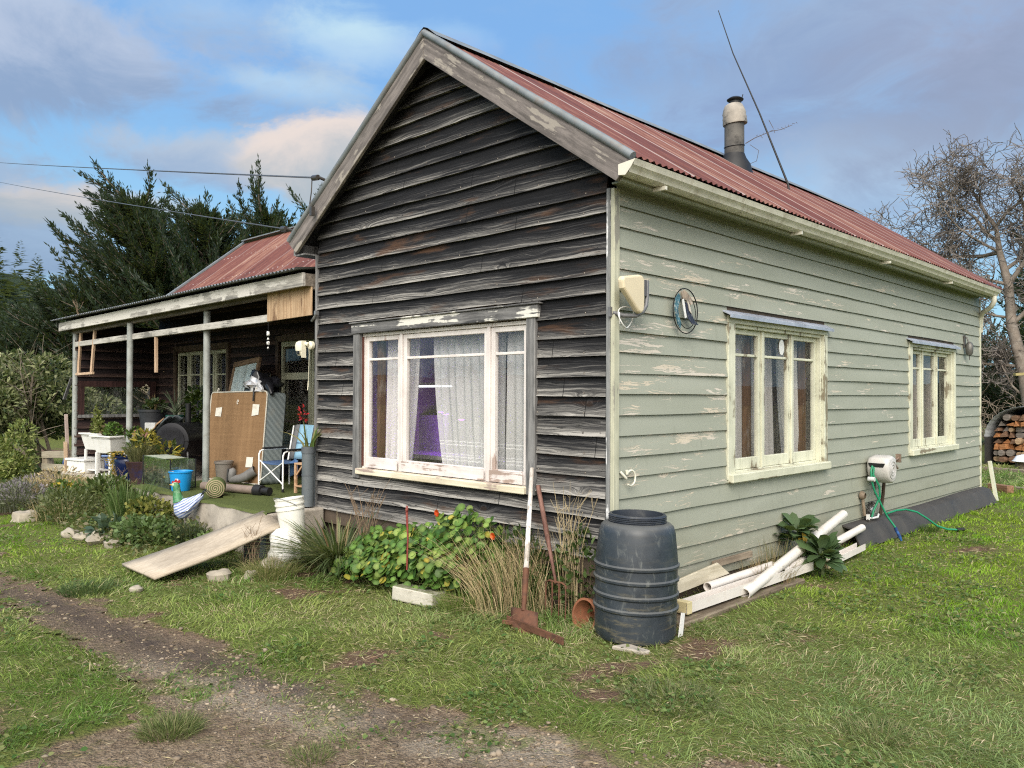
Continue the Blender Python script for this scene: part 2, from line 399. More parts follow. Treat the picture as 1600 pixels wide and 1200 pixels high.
def mat_glass(name, tint=(1,1,1), dirty=.06, refl=1.0, dark=0.0):
    m, g = newmat(name); o = g.obj()
    gi = g.n('ShaderNodeNewGeometry').outputs; dt_ = g.n('ShaderNodeVectorMath', {0: gi['Incoming'], 1: gi['Normal']}, operation='DOT_PRODUCT').outputs['Value']
    fres = g.math('ADD', .045, g.math('MULTIPLY', g.math('POWER', g.math('SUBTRACT', 1.0, g.math('ABSOLUTE', dt_)), 5.0), .955))
    n = g.bump(g.noise(o, 1.6, 2, .5), .05, .02)
    gl = g.n('ShaderNodeBsdfGlossy', {'Roughness': .015, 'Normal': n}).outputs[0]
    tr = g.n('ShaderNodeBsdfTransparent', {0: tint}).outputs[0]
    a = g.n('ShaderNodeMixShader', {0: g.math('MINIMUM', g.math('MULTIPLY', fres, 1.7*refl), .9), 1: tr, 2: gl}).outputs[0]
    d = g.math('MULTIPLY', g.ss(g.noise(g.scale(o, (3, 3, 1.2)), 2.2, 7, .7), .5, .78), dirty*3)
    df = g.n('ShaderNodeBsdfDiffuse', {0: (.55, .55, .52)}).outputs[0]
    g.out(g.n('ShaderNodeMixShader', {0: g.math('ADD', d, dirty*.4), 1: a, 2: df}).outputs[0]); return m

def mat_net(name, col, op, stripes=None, axis=0):
    m, g = newmat(name); o = g.sep(g.obj()); z = o[2]
    a = g.noise(g.vec(g.math('MULTIPLY', o[axis], 9), g.math('MULTIPLY', z, 1.2), 0.0), 1.0, 2, .6)
    f = g.math('ADD', op-.12, g.math('MULTIPLY', a, .24))
    if stripes:
        for z0, z1 in stripes:
            f = g.math('MAXIMUM', f, g.math('MULTIPLY', g.math('MULTIPLY', g.math('GREATER_THAN', z, z0), g.math('LESS_THAN', z, z1)), min(1, op+.35)))
    df = g.n('ShaderNodeBsdfDiffuse', {0: col}).outputs[0]; tl = g.n('ShaderNodeBsdfTranslucent', {0: col}).outputs[0]
    d = g.n('ShaderNodeMixShader', {0: .4, 1: df, 2: tl}).outputs[0]
    t = g.n('ShaderNodeBsdfTransparent', {0: (1,1,1)}).outputs[0]
    g.out(g.n('ShaderNodeMixShader', {0: f, 1: t, 2: d}).outputs[0]); return m

M = {}
M['dark'] = mat_darkboards(); M['maroon'] = mat_darkboards('stained_boards', maroon=True)
M['green'] = mat_paintboards(); M['roof'] = mat_roof('rusted_red_iron'); M['roofb'] = mat_roof('rusted_red_iron_wing', 41.0)
M['glass'] = mat_glass('window_glass', dirty=.05, refl=1.0); M['glassside'] = mat_glass('side_window_glass', (.95,.95,.95), .05, .45)
M['glasstank'] = mat_glass('tank_glass', (.84,.91,.87), .035, .8)
M['barge'] = wood('grey_barge_timber', (.10,.088,.082), (.25,.22,.205), 'x', (.30,.27,.235), .10)
M['trimgrey'] = wood('grey_trim_timber', (.085,.085,.085), (.27,.265,.26), 'z')
M['trimgreyx'] = wood('grey_head_timber', (.05,.05,.052), (.24,.235,.23), 'x', (.66,.64,.58), .12)
M['trimcorner'] = wood('corner_timber', (.13,.135,.135), (.30,.305,.30), 'z', (.70,.70,.70), .22)
M['corneryel'] = wood('corner_cream', (.40,.40,.30), (.56,.55,.42), 'z', (.25,.24,.2), .15)
M['sashwhite'] = wood('white_sash_paint', (.66,.60,.57), (.80,.755,.72), 'z', (.40,.31,.27), .0, .55, contrast=.6)
M['sashworn'] = wood('worn_white_sash_paint', (.60,.53,.51), (.80,.75,.72), 'x', (.34,.26,.22), .10, .6, contrast=.7)
M['sill'] = wood('cream_sill_paint', (.60,.52,.38), (.80,.74,.58), 'x', (.36,.28,.24), .2, .65)
M['jambred'] = wood('red_brown_jamb', (.05,.018,.014), (.15,.06,.045), 'z', (.5,.45,.42), .05)
M['cream'] = wood('cream_window_paint', (.56,.56,.43), (.69,.68,.545), 'z', (.22,.19,.13), .12, .55, contrast=.7)
M['creamy'] = wood('cream_sill_paint_side', (.55,.55,.42), (.68,.67,.53), 'y', (.24,.2,.14), .14, .55, contrast=.7)
M['creamwing'] = wood('olive_cream_window_paint', (.33,.34,.25), (.46,.46,.34), 'z', None, 0, .55, contrast=.7)
M['flash'] = plain('zinc_flashing', (.40,.43,.50), .5, .3, .2, 5, (.2,.18,.18), .4)
M['galv'] = plain('galvanised_iron', (.20,.22,.23), .6, .3, .22, 4, (.20,.14,.10), .5)
M['gutter'] = plain('stained_cream_gutter', (.66,.63,.53), .45, 0, .12, 5, (.30,.25,.17), .55, .05)
M['fasciagreen'] = plain('green_fascia_paint', (.29,.30,.225), .6, 0, .12, 3, (.16,.16,.1), .35)
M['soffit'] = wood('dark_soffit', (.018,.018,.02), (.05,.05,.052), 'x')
M['fascia'] = wood('weathered_white_fascia', (.20,.19,.175), (.52,.49,.44), 'x', (.62,.59,.54), .5, .75)
M['beam'] = wood('porch_beam', (.10,.085,.07), (.25,.21,.17), 'x')
M['rail'] = wood('pale_rail', (.34,.32,.28), (.62,.59,.54), 'x', (.2,.19,.17), .12)
M['pine'] = wood('raw_pine', (.33,.21,.12), (.56,.40,.25), 'z', (.20,.12,.07), .12)
M['stick'] = wood('pale_stick', (.42,.28,.18), (.66,.50,.36), 'z')
M['post'] = plain('grey_post', (.30,.315,.30), .6, .1, .2, 5, (.16,.15,.12), .5)
M['concrete'] = plain('stained_concrete', (.40,.355,.30), .85, 0, .28, 3, (.16,.14,.10), .6, .4)
M['lining'] = plain('room_lining', (.42,.38,.33), .8, 0, .1, 2)
M['darkroom'] = plain('room_dark', (.10,.075,.055), .8)
M['black'] = plain('matt_black', (.012,.012,.013), .55)
M['white'] = plain('white_plastic', (.74,.735,.71), .42, 0, .06, 5, (.42,.38,.30), .25, .05)
# ================================================================== HOUSE
house = empty('farmhouse', 'timber farmhouse with dark bare gable end, flaking green side wall and rusty red roof', 'house')
RX, RZ, SL, W, L = -1.89, 4.72, .689, 3.83, 9.14
def roofz(x): return RZ - SL*abs(x-RX)

def clad(mb, A, ax, out, zs, cov, ulim, openings, wob=.004, lapw=.024):
    """lapped boards on a wall; A origin, ax along, out normal, zs bottom edges; ulim(z)->(u0,u1)"""
    A = Vector(A); ax = Vector(ax); out = Vector(out); rd = random.Random(5)
    for k, z0 in enumerate(zs):
        z1 = z0 + cov + .012
        segs = [(ulim(z0), ulim(z1))]
        for (o0, o1, oz0, oz1) in openings:
            if z1 - .03 > oz0 and z0 + .03 < oz1:
                ns = []
                for (a, b) in segs:
                    if b[0] < b[1] and a[1] > o0 and a[0] < o1:
                        ns += [((a[0], min(o0, a[1])), (b[0], min(o0, b[1]))), ((max(o1, a[0]), a[1]), (max(o1, b[0]), b[1]))]
                    else: ns.append((a, b))
                segs = ns
        ph = [rd.uniform(0, 6.3) for _ in range(4)]; q1, q2 = rd.uniform(.7, 2.4), rd.uniform(2.5, 6.5); wk = wob*rd.uniform(.3, 1.5)
        for (a, b) in segs:
            if a[1]-a[0] < .02: continue
            if b[1] <= b[0]: b = ((a[0]+a[1])/2-.01, (a[0]+a[1])/2+.01)
            n = max(1, int((a[1]-a[0])/.22)); rows = []
            for i in range(n+1):
                t = i/n; ub = a[0]+(a[1]-a[0])*t; ut = b[0]+(b[1]-b[0])*t
                wz = wk*(math.sin(ub*q1+ph[0]) + .6*math.sin(ub*q2+ph[1]))
                wo = wk*.9*(math.sin(ub*q1*.8+ph[2]) + .8*math.sin(ub*q2*.7+ph[3])) + wk
                rows.append((A+ax*ut+out*.004+Vector((0,0,z1)), A+ax*ub+out*(lapw+wo)+Vector((0,0,z0+wz)), A+ax*ub+out*.001+Vector((0,0,z0+wz+.003)), ub, ut))
            vs = [p for r in rows for p in r[:3]]; fs = []; uvs = []
            flip = ax.cross(Vector((0,0,1))).dot(out) < 0
            for i in range(n):
                q = i*3; r = rows
                f1 = (q, q+1, q+4, q+3); f2 = (q+1, q+2, q+5, q+4)
                u1 = [(r[i][4], k+.999), (r[i][3], k+.001), (r[i+1][3], k+.001), (r[i+1][4], k+.999)]
                u2 = [(r[i][3], k+.001), (r[i][3], k+.001), (r[i+1][3], k+.001), (r[i+1][3], k+.001)]
                if flip: f1 = f1[::-1]; u1 = u1[::-1]; f2 = f2[::-1]; u2 = u2[::-1]
                fs += [f1, f2]; uvs += [u1, u2]
            for q, r in ((0, rows[0]), (3*n, rows[-1])):
                fs.append((q, q+1, q+2)); uvs.append([(r[4], k+.9), (r[3], k+.05), (r[3], k+.05)])
            mb.add(vs, fs, 0, uvs)

def wall_slab(mb, x0, x1, y0, y1, z0, z1, axis, ops):
    """solid wall with rectangular openings (a0,a1,z0,z1) along axis"""
    a0, a1 = (x0, x1) if axis == 'x' else (y0, y1)
    def put(p, q, r, s):
        if q-p < .005 or s-r < .005: return
        if axis == 'x': mb.bx(p, q, y0, y1, r, s)
        else: mb.bx(x0, x1, p, q, r, s)
    cur = a0
    for (o0, o1, oz0, oz1) in sorted(ops):
        put(cur, o0, z0, z1); put(o0, o1, z0, oz0); put(o0, o1, oz1, z1); cur = o1
    put(cur, a1, z0, z1)

FW = (-3.03, -.81, .87, 2.20)      # front window opening
S1 = (1.68, 3.50, .93, 2.235); S2 = (6.12, 7.83, .93, 2.235)
WA = (-10.50, -8.62, .98, 2.33); WB = (-7.02, -5.05, .90, 2.36); WE = (.13, 1.22, 1.24, 1.715)
DC = .1459
# gable end boards
mb = MB()
LAPD = .031; zs = [2.9188 - DC*k for k in range(17, -13, -1)]
def ul(z):
    h = (RZ-.05-z)/SL
    return (max(-W+.03, RX-h), min(-.04, RX+h))
clad(mb, (0,0,0), (1,0,0), (0,-1,0), zs, DC, ul, [(-3.13, -.71, .86, 2.27)], .0042, LAPD)
mb.build('gable_cladding', M['dark'], house)
# green side boards
mb = MB(); zs = [2.9726-.15*k for k in range(19, -2, -1)]
clad(mb, (0,0,0), (0,1,0), (1,0,0), zs, .15, lambda z: (.035, L), [(1.58, 3.56, .90, 2.29), (6.03, 7.89, .90, 2.29)], .0022, .022)
mb.build('side_cladding', M['green'], house)
# left return wall, porch walls
mb = MB(); zs = [.42+.146*k for k in range(0, 18)]
clad(mb, (-W,0,0), (0,1,0), (-1,0,0), zs, .146, lambda z: (.02, 1.4), [], .003)
clad(mb, (0,1.4,0), (1,0,0), (0,-1,0), zs, .146, lambda z: (-11.3, -W), [WA, WB], .003)
clad(mb, (-11.3,0,0), (0,1,0), (1,0,0), zs[:16], .146, lambda z: (-.02, 1.4), [WE], .003)
clad(mb, (-11.36,0,0), (0,1,0), (-1,0,0), [.2+.146*k for k in range(0, 17)], .146, lambda z: (-.02, 5.0), [WE], .003)
mb.build('porch_cladding', M['maroon'], house)
# solid walls behind the boards
mb = MB()
wall_slab(mb, -W+.01, -.012, .0, .10, .30, 3.05, 'x', [FW])
mb.prism([(-W+.01, .002, 3.05), (-.012, .002, 3.05), (RX, .002, RZ-.08)], (0, .08, 0))
wall_slab(mb, -.11, .0, .10, L, .02, 3.12, 'y', [S1, S2])
wall_slab(mb, -W+.002, -W+.10, .10, L, .30, 3.05, 'y', [])
mb.bx(-W+.01, -.0, L, L+.1, .02, 3.05); mb.prism([(-W+.01, L, 3.05), (-.0, L, 3.05), (RX, L, RZ-.08)], (0, .08, 0))
wall_slab(mb, -11.3, -W, 1.402, 1.50, .30, 3.3, 'x', [WA, WB])
wall_slab(mb, -11.355, -11.305, 0, 1.42, .10, 2.70, 'y', [WE]); mb.bx(-11.355, -11.305, 1.42, 5.0, .10, 3.0)
mb.prism([(-11.355, 1.4, 3.0), (-11.355, 5.0, 3.0), (-11.355, 3.2, 4.5)], (.05, 0, 0))
mb.bx(-11.3, -W, 4.95, 5.0, .1, 3.2)
mb.build('wall', M['darkroom'], house)
mb = MB()    # room linings: floors, ceilings, partitions
mb.bx(-W+.1, -.11, .1, L, .38, .42); mb.bx(-W+.1, -.11, .1, L, 2.62, 2.66)
mb.bx(-W+.1, -.11, 4.3, 4.38, .42, 2.62); mb.bx(-W+.1, -W+.13, .1, 4.3, .42, 2.62)
mb.bx(-11.3, -W, 1.5, 4.95, .3, .36); mb.bx(-11.3, -W, 1.5, 4.95, 2.62, 2.66)
mb.bx(-7.9, -7.84, 1.5, 4.95, .36, 2.62)
mb.build('room_lining', M['lining'], house)
# plinth boards and foundations
mb = MB()
mb.bx(-.10, -.006, .12, L, -.15, .12); mb.bx(-W+.05, -.1, .06, .14, -.2, .32)
mb.build('foundation', M['darkroom'], house)
# corner boards
mb = MB()
mb.bx(-.036, .0, -.036, -.002, .02, 3.09); mb.build('corner_board', M['trimcorner'], house, bevel=.004)
mb = MB(); mb.bx(.002, .036, -.034, .032, .30, 3.085); mb.build('corner_board', M['corneryel'], house, bevel=.004)
mb = MB(); mb.bx(-W-.004, -W+.032, -.04, .02, .33, 3.05); mb.build('corner_board', M['trimgrey'], house, bevel=.004)
mb = MB(); mb.bx(-.03, .03, L, L+.04, .15, 3.08); mb.build('corner_board', M['cream'], house, bevel=.003)

# roofs ---------------------------------------------------------------
def corrugated(mb, p_eave, p_ridge, along, length, pitch=.076, amp=.009, spl=6):
    e = Vector(p_eave); r = Vector(p_ridge); al = Vector(along); up = r-e; Lr = up.length
    nrm = al.cross(up).normalized(); nrm = nrm if nrm.z > 0 else -nrm
    n = int(length/pitch*spl); rows = 5; vs = []; fs = []; uvs = []
    for i in range(n+1):
        u = length*i/n; h = amp*math.sin(2*PI*u/pitch)
        for j in range(rows):
            t = j/(rows-1); vs.append(e+al*u+up*t+nrm*(h+.003*math.sin(u*1.3+j)))
    for i in range(n):
        for j in range(rows-1):
            a = i*rows+j; fs.append((a, a+rows, a+rows+1, a+1))
            uvs.append([(length*i/n, Lr*j/(rows-1)), (length*(i+1)/n, Lr*j/(rows-1)), (length*(i+1)/n, Lr*(j+1)/(rows-1)), (length*i/n, Lr*(j+1)/(rows-1))])
    mb.add(vs, fs, 0, uvs)
mb = MB(); ex = .305
corrugated(mb, (ex, -.19, roofz(ex)+.02), (RX, -.19, RZ+.02), (0,1,0), L+.30)
corrugated(mb, (-4.10, -.19, roofz(-4.10)+.02), (RX, -.19, RZ+.02), (0,1,0), L+.30)
roof = mb.build('roof', M['roof'], house, smooth=180)
mb = MB()
pa = [(RX-.17, RZ-.07), (RX-.05, RZ+.028), (RX, RZ+.05), (RX+.05, RZ+.028), (RX+.17, RZ-.07)]
vs = [(x, y, z+.012+.004*math.sin(y*2)) for y in np.linspace(-.2, L+.13, 20) for x, z in pa]
mb.add(vs, [(i*5+j, i*5+j+1, i*5+j+6, i*5+j+5) for i in range(19) for j in range(4)])
mb.build('ridge_cap', M['galv'], roof, smooth=60)
mb = MB()   # barge roll along both verges
for s in (1, -1):
    pts = [(RX+s*t*2.2, -.195, RZ+.012-SL*abs(t*2.2)+.004*math.sin(t*9)) for t in np.linspace(0, 1, 14)]
    mb.tube(pts, .031, 10)
mb.build('barge_roll', M['galv'], roof, smooth=60)
mb = MB()   # dark lining below the iron
for s in (1, -1):
    x1 = RX+s*2.14
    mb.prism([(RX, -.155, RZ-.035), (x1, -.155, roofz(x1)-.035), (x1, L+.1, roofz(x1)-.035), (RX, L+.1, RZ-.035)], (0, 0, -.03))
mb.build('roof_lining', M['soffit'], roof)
for s in (1, -1):
    mb = MB(); x1 = RX+s*2.20; x2 = RX+s*2.06
    q = Matrix.Rotation(s*math.atan(SL), 3, 'Y'); qi = q.inverted(); O_ = Vector((RX, -.2, RZ))
    mb.prism([qi @ (Vector(p)-O_) for p in ((RX+s*.002, -.2, RZ-.02), (x1, -.2, roofz(x1)-.02), (x2, -.2, roofz(x2)-.225), (RX+s*.002, -.2, RZ-.215))], (0, .034, 0))
    mb.build('barge_board', M['barge'], house, bevel=.003, loc=O_, rot=(0, s*math.atan(SL), 0))
mb = MB(); mb.bx(.165, .199, -.165, L-.02, 3.075, 3.17); mb.bx(.0, .165, -.02, L-.02, 3.115, 3.13); mb.build('fascia', M['fasciagreen'], house, bevel=.003)
mb = MB(); mb.bx(-4.05, -4.02, -.165, 1.3, 3.06, 3.2); mb.bx(-4.02, -W, -.165, 1.3, 3.05, 3.065); mb.build('eave_box', M['trimgrey'], house)
prof = [(.203, 3.178), (.203, 3.105), (.262, 3.098), (.292, 3.112), (.305, 3.14), (.328, 3.155), (.337, 3.178), (.345, 3.193), (.335, 3.196), (.326, 3.176), (.29, 3.15), (.27, 3.12), (.22, 3.12), (.212, 3.178)]
mb = MB(); n = len(prof); ys = np.linspace(-.215, 9.0, 16)
vs = [(x, y, z-.006*math.sin(y*.9)) for y in ys for x, z in prof]
fs = [(i*n+j, i*n+(j+1) % n, (i+1)*n+(j+1) % n, (i+1)*n+j) for i in range(len(ys)-1) for j in range(n)]
mb.add(vs, fs); mb.prism([(.203, -.215, 3.178), (.203, -.215, 3.105), (.262, -.215, 3.098), (.305, -.215, 3.14), (.345, -.215, 3.193)], (0, .006, 0))
mb.prism([(.203, 9.0, 3.178), (.203, 9.0, 3.105), (.262, 9.0, 3.098), (.305, 9.0, 3.14), (.345, 9.0, 3.193)], (0, -.006, 0))
gut = mb.build('gutter', M['gutter'], house, smooth=35)
for y in (.22, 2.4, 4.6, 6.8): mb = MB(); mb.bx(.19, .30, y-.012, y+.012, 3.07, 3.096); mb.build('bracket', M['gutter'], gut)
mb = MB(); mb.tube([(.27, 8.9, 3.10), (.27, 8.9, 3.02), (.22, 8.95, 2.95), (.06, 9.12, 2.88), (.02, 9.2, 2.82), (.0, 9.25, 2.6)], .036, 10)
mb.build('downpipe', M['gutter'], gut, smooth=50)

# wing + porch roofs
mb = MB(); corrugated(mb, (-11.62, 1.18, 3.02), (-11.62, 3.2, 4.62), (1,0,0), 8.2)
corrugated(mb, (-11.62, 5.2, 3.02), (-11.62, 3.2, 4.62), (1,0,0), 8.2); wr = mb.build('roof', M['roofb'], house, smooth=180)
mb = MB(); mb.beam((-11.62, 3.2, 4.66), (-3.6, 3.2, 4.66), .16, .02); mb.beam((-11.63, 1.17, 3.04), (-11.63, 3.2, 4.65), .09, .03)
mb.build('ridge_cap', M['galv'], wr)
mb = MB(); corrugated(mb, (-11.76, -.27, 2.838), (-11.76, 1.45, 3.06), (1,0,0), 7.92, amp=.011); pr = mb.build('porch_roof', M['galv'], house, smooth=180)
# the iron and fascia climb slightly towards the gable
for o in (pr,):
    for v in o.data.vertices: v.co.z += .008*(v.co.x+11.7)
def slope_box(name, x0, x1, y0, y1, zl, zr, h, mat, bev=.003):
    mb = MB(); mb.prism([(x0, y0, zl), (x1, y0, zr), (x1, y0, zr+h), (x0, y0, zl+h)], (0, y1-y0, 0)); return mb.build(name, mat, house, bevel=bev)
slope_box('porch_fascia', -11.66, -7.72, -.165, -.13, 2.656, 2.693, .142, M['fascia'])
slope_box('porch_fascia', -7.715, -3.868, -.165, -.13, 2.694, 2.728, .142, M['fascia'])
mb = MB(); mb.bx(-11.62, -11.59, -.13, 1.4, 2.66, 2.80); mb.build('porch_fascia', M['beam'], house)
mb = MB(); mb.bx(-3.9, -3.868, -.13, 0, 2.735, 2.865); mb.build('porch_fascia', M['beam'], house)
slope_box('porch_beam', -11.42, -3.87, -.03, .03, 2.602, 2.705, .10, M['beam'])
slope_box('porch_rail', -11.36, -4.80, -.025, .02, 2.385, 2.425, .082, M['rail'])
mb = MB()
for i in range(7):
    x0 = -4.785+i*.131; mb.prism([(x0, -.06, 2.42+.002*i), (x0+.127, -.06, 2.422+.002*i), (x0+.127, -.06, 2.76), (x0, -.06, 2.755)], (0, .018, 0))
mb.build('board_panel', M['pine'], house, bevel=.003)
mb = MB(); 
for x in np.linspace(-11.2, -4.1, 9): mb.beam((x, -.1, 2.80), (x, 1.4, 3.02), .05, .09)
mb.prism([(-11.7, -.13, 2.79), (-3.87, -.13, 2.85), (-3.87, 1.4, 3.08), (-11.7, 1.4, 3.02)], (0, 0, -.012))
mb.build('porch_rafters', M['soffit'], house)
for x, y, z in ((-11.32, .0, .28), (-8.82, -.04, .28), (-6.55, .07, .44)):
    mb = MB(); mb.tube([(x, y, z), (x+.004, y, 1.5), (x, y, 2.61+.012*(x+11.5))], .044, 12); mb.build('porch_post', M['post'], house, smooth=60)
# slab
mb = MB()
mb.prism([(-11.5, -.16, .29), (-6.86, -.12, .29), (-6.86, 1.45, .29), (-11.5, 1.45, .29)], (0, 0, -.45))
mb.prism([(-6.86, -.66, .45), (-3.62, -.68, .45), (-3.66, -.02, .45), (-3.84, .0, .45), (-3.84, 1.45, .45), (-6.86, 1.45, .45)], (0, 0, -.6))
mb.build('porch_slab', M['concrete'], house, bevel=.02, seg=2)

# windows ---------------------------------------------------------------
def window(name, A, ax, out, x0, x1, z0, z1, divs, ztr, rec, mf, ms, mglass, msill=None, stile=.045, botrail=.12, trbar=.012, topr=.045, glassname='pane', label=None):
    """casement set: divs = mullion centres; ax along wall, out outward"""
    A = Vector(A); ax = Vector(ax); out = Vector(out)
    def B(mb, u0, u1, o0, o1, a, b, m=0):
        c = A + ax*((u0+u1)/2) + out*((o0+o1)/2) + Vector((0,0,(a+b)/2))
        d = ax*abs(u1-u0) + out*abs(o1-o0); mb.box(c, (abs(d.x), abs(d.y), b-a), None, m)
    fr = MB(); o1 = -rec+.03
    B(fr, x0, x0+.03, -.10, .004, z0, z1); B(fr, x1-.03, x1, -.10, .004, z0, z1); B(fr, x0+.03, x1-.03, -.10, .004, z1-.03, z1)
    for d in divs: B(fr, d-.018, d+.018, -.10, o1+.008, z0+.03, z1-.03)
    B(fr, x0+.03, x1-.03, -.10, o1+.004, z0, z0+.03)
    w = fr.build('window', mf, house, bevel=.003)
    if label: w['label'] = label
    edges = [x0+.03] + list(divs) + [x1-.03]
    for i in range(len(edges)-1):
        a = edges[i] + (.02 if i else .002); b = edges[i+1] - (.02 if i < len(edges)-2 else .002)
        sa = MB(); s0, s1 = -rec-.02, -rec+.022
        B(sa, a, a+stile, s0, s1, z0+.032, z1-.032); B(sa, b-stile, b, s0, s1, z0+.032, z1-.032)
        B(sa, a+stile, b-stile, s0, s1, z1-.032-topr, z1-.032); B(sa, a+stile, b-stile, s0, s1-.002, z0+.032, z0+.032+botrail)
        if ztr: B(sa, a+stile, b-stile, s0+.004, s1-.006, ztr-trbar, ztr+trbar)
        sa.build('sash', ms[i % len(ms)] if isinstance(ms, list) else ms, w, bevel=.004)
        gl = MB(); pq = [A + ax*u_ + out*(-rec-.003) + Vector((0,0,z_)) for u_, z_ in ((a+stile-.004, z0+.03+botrail), (b-stile+.004, z0+.03+botrail), (b-stile+.004, z1-.03-topr), (a+stile-.004, z1-.03-topr))]; gl.add(pq, [(0,1,2,3)]); gl.build('pane', mglass, w)
    return w
# front window
fw = window('front', (0,0,0), (1,0,0), (0,-1,0), FW[0], FW[1], FW[2], FW[3], (-2.435, -1.275), 1.948, .035, M['sashwhite'], M['sashwhite'], M['glass'], botrail=.105, label='large three-light front window with net curtains and peeling white sashes')
mb = MB()
for a, b in ((-2.95, -2.47), (-2.405, -1.31), (-1.245, -.87)): mb.bx(a, b, -.0145, -.0125, .908, 1.0)
mb.build('bottom_rail', M['sashworn'], fw)
mb = MB(); mb.bx(FW[0]+.001, FW[0]+.028, -.012, .03, .92, 2.17); mb.build('jamb', M['jambred'], fw)
mb = MB(); mb.bx(-3.05, -.80, -.075, .02, .842, .899); mb.build('sill', M['sill'], fw, bevel=.006)
for q in ((-3.135, -3.03, .80, 2.20), (-.81, -.715, .84, 2.21)): mb = MB(); mb.bx(q[0], q[1], -.045, -.005, q[2], q[3]); mb.build('side_trim', M['trimgrey'], fw, bevel=.004)
mb = MB(); mb.prism([(-3.15, -.058, 2.20), (-.68, -.058, 2.212), (-.68, -.058, 2.312), (-3.15, -.058, 2.295)], (0, .05, 0)); mb.prism([(-3.17, -.075, 2.297), (-.66, -.075, 2.314), (-.66, -.075, 2.328), (-3.17, -.075, 2.311)], (0, .07, 0))
mb.build('head_trim', M['trimgreyx'], fw, bevel=.004)
# side windows
def side_window(O, t0, t1, divs, label):
    w = window('side', (0,0,0), (0,1,0), (1,0,0), O[0], O[1], O[2], O[3], divs, 1.975, .065, M['cream'], M['cream'], M['glassside'], botrail=.10, stile=.042, label=label)
    for q in ((t0, O[0]+.004), (O[1]-.004, t1)): mb = MB(); mb.bx(.002, .034, q[0], q[1], .90, 2.235); mb.build('side_trim', M['cream'], w, bevel=.003)
    mb = MB(); mb.bx(.002, .036, t0, t1, 2.235, 2.298); mb.build('head_trim', M['creamy'], w, bevel=.003)
    mb = MB(); mb.bx(-.06, .075, t0+.01, t1-.002, .872, .948); mb.build('sill', M['creamy'], w, bevel=.008)
    mb = MB(); mb.prism([(.0, t0-.06, 2.345), (.085, t0-.06, 2.302), (.085, t0-.06, 2.292), (.0, t0-.06, 2.332)], (0, t1-t0+.09, 0)); mb.prism([(.083, t0-.06, 2.302), (.089, t0-.06, 2.302), (.089, t0-.06, 2.272), (.083, t0-.06, 2.272)], (0, t1-t0+.09, 0))
    mb.build('head_flashing', M['flash'], w)
    return w
w1 = side_window(S1, 1.565, 3.575, (2.30, 2.90), 'wide cream three-light side window nearer the corner')
w2 = side_window(S2, 6.02, 7.90, (6.70, 7.28), 'cream three-light side window at the far end')
mb = MB(); mb.lathe([(.0, 0), (.052, 0), (.052, .003), (0, .003)], 20, Matrix.Translation((-.063, 2.74, 2.08)) @ Matrix.Rotation(PI/2, 4, 'Y') @ Matrix.Diagonal((1.45, 1, 1, 1)))
mb.build('sticker', M['white'], w1)
# porch windows
ww = window('wing', (0,1.4,0), (1,0,0), (0,-1,0), *WA, (-10.03, -9.55, -9.08), 1.92, -.0, M['creamwing'], M['creamwing'], M['glassside'], botrail=.09)
window('wing', (0,1.4,0), (1,0,0), (0,-1,0), *WB, (-6.2,), 1.86, -.0, M['creamwing'], M['creamwing'], M['glassside'], botrail=.12, trbar=.05)
dtm = (wood('dark_window_trim', (.035,.024,.018), (.12,.085,.06), 'z'))
for qs in (((-10.58, -10.5, .95, 2.33), (-8.62, -8.54, .95, 2.33), (-10.58, -8.54, 2.33, 2.42)), ((-7.10, -7.02, .88, 2.36), (-7.1, -5.0, 2.36, 2.44))):
    mb = MB()
    for q in qs: mb.bx(q[0], q[1], 1.345, 1.40, q[2], q[3])
    mb.build('window_trim', dtm, house)
mb = MB(); mb.bx(-7.12, -4.95, 1.30, 1.4, .84, .90); mb.build('sill', M['creamwing'], house, bevel=.006)
mb = MB(); A0, A1, B0, B1 = WE; y0, y1 = A0, A1
for p in ((y0-.10, y0, B0-.02, B1+.10), (y1, y1+.10, B0-.02, B1+.10)): mb.bx(-11.30, -11.262, p[0], p[1], p[2], p[3])
mb.bx(-11.30, -11.258, y0-.1, y1+.1, B1, B1+.10); we = mb.build('end_window', wood('maroon_trim', (.022,.010,.010), (.065,.030,.027), 'z'), house)
mb = MB(); mb.bx(-11.30, -11.24, y0-.1, y1+.1, B0-.05, B0); mb.bx(-11.29, -11.27, y1-.03, y1, B0, B1); mb.build('sill', M['trimgrey'], we)
mb = MB(); mb.bx(-11.333, -11.327, y0, y1, B0, B1); mb.build('pane', M['glass'], we)

# chimney
ch = MB(); cx, cy = -1.6, 4.62
ch.lathe([(.122, 4.35), (.122, 5.10)], 24, Matrix.Translation((cx, cy, 0)), capt=True); chim = ch.build('chimney', plain('sooty_flue', (.10,.094,.085), .7, .1, .4, 5, (.018,.017,.016), .95), house, smooth=50)
mb = MB(); mb.lathe([(.15, -.11), (.153, -.09), (.147, -.05), (.15, -.03), (.142, .0), (.146, .03), (.128, .09), (.11, .13), (.08, .15)], 24, Matrix.Translation((cx, cy, 5.15)) @ Matrix.Rotation(.10, 4, 'X') @ Matrix.Rotation(-.05, 4, 'Y'))
mb.build('collar', plain('crimped_collar', (.30,.27,.23), .6, .1, .3, 6, (.03,.028,.025), .9), chim, smooth=35)
mb = MB(); mb.lathe([(.074, 5.2), (.074, 5.335), (.10, 5.35), (.105, 5.36), (.07, 5.385), (.0, 5.40)], 20, Matrix.Translation((cx+.0, cy+.02, 0))); mb.tube([(cx+.06, cy+.07, 5.36), (cx+.07, cy+.09, 5.43)], .006, 6)
mb.build('cowl', M['black'], chim, smooth=40)
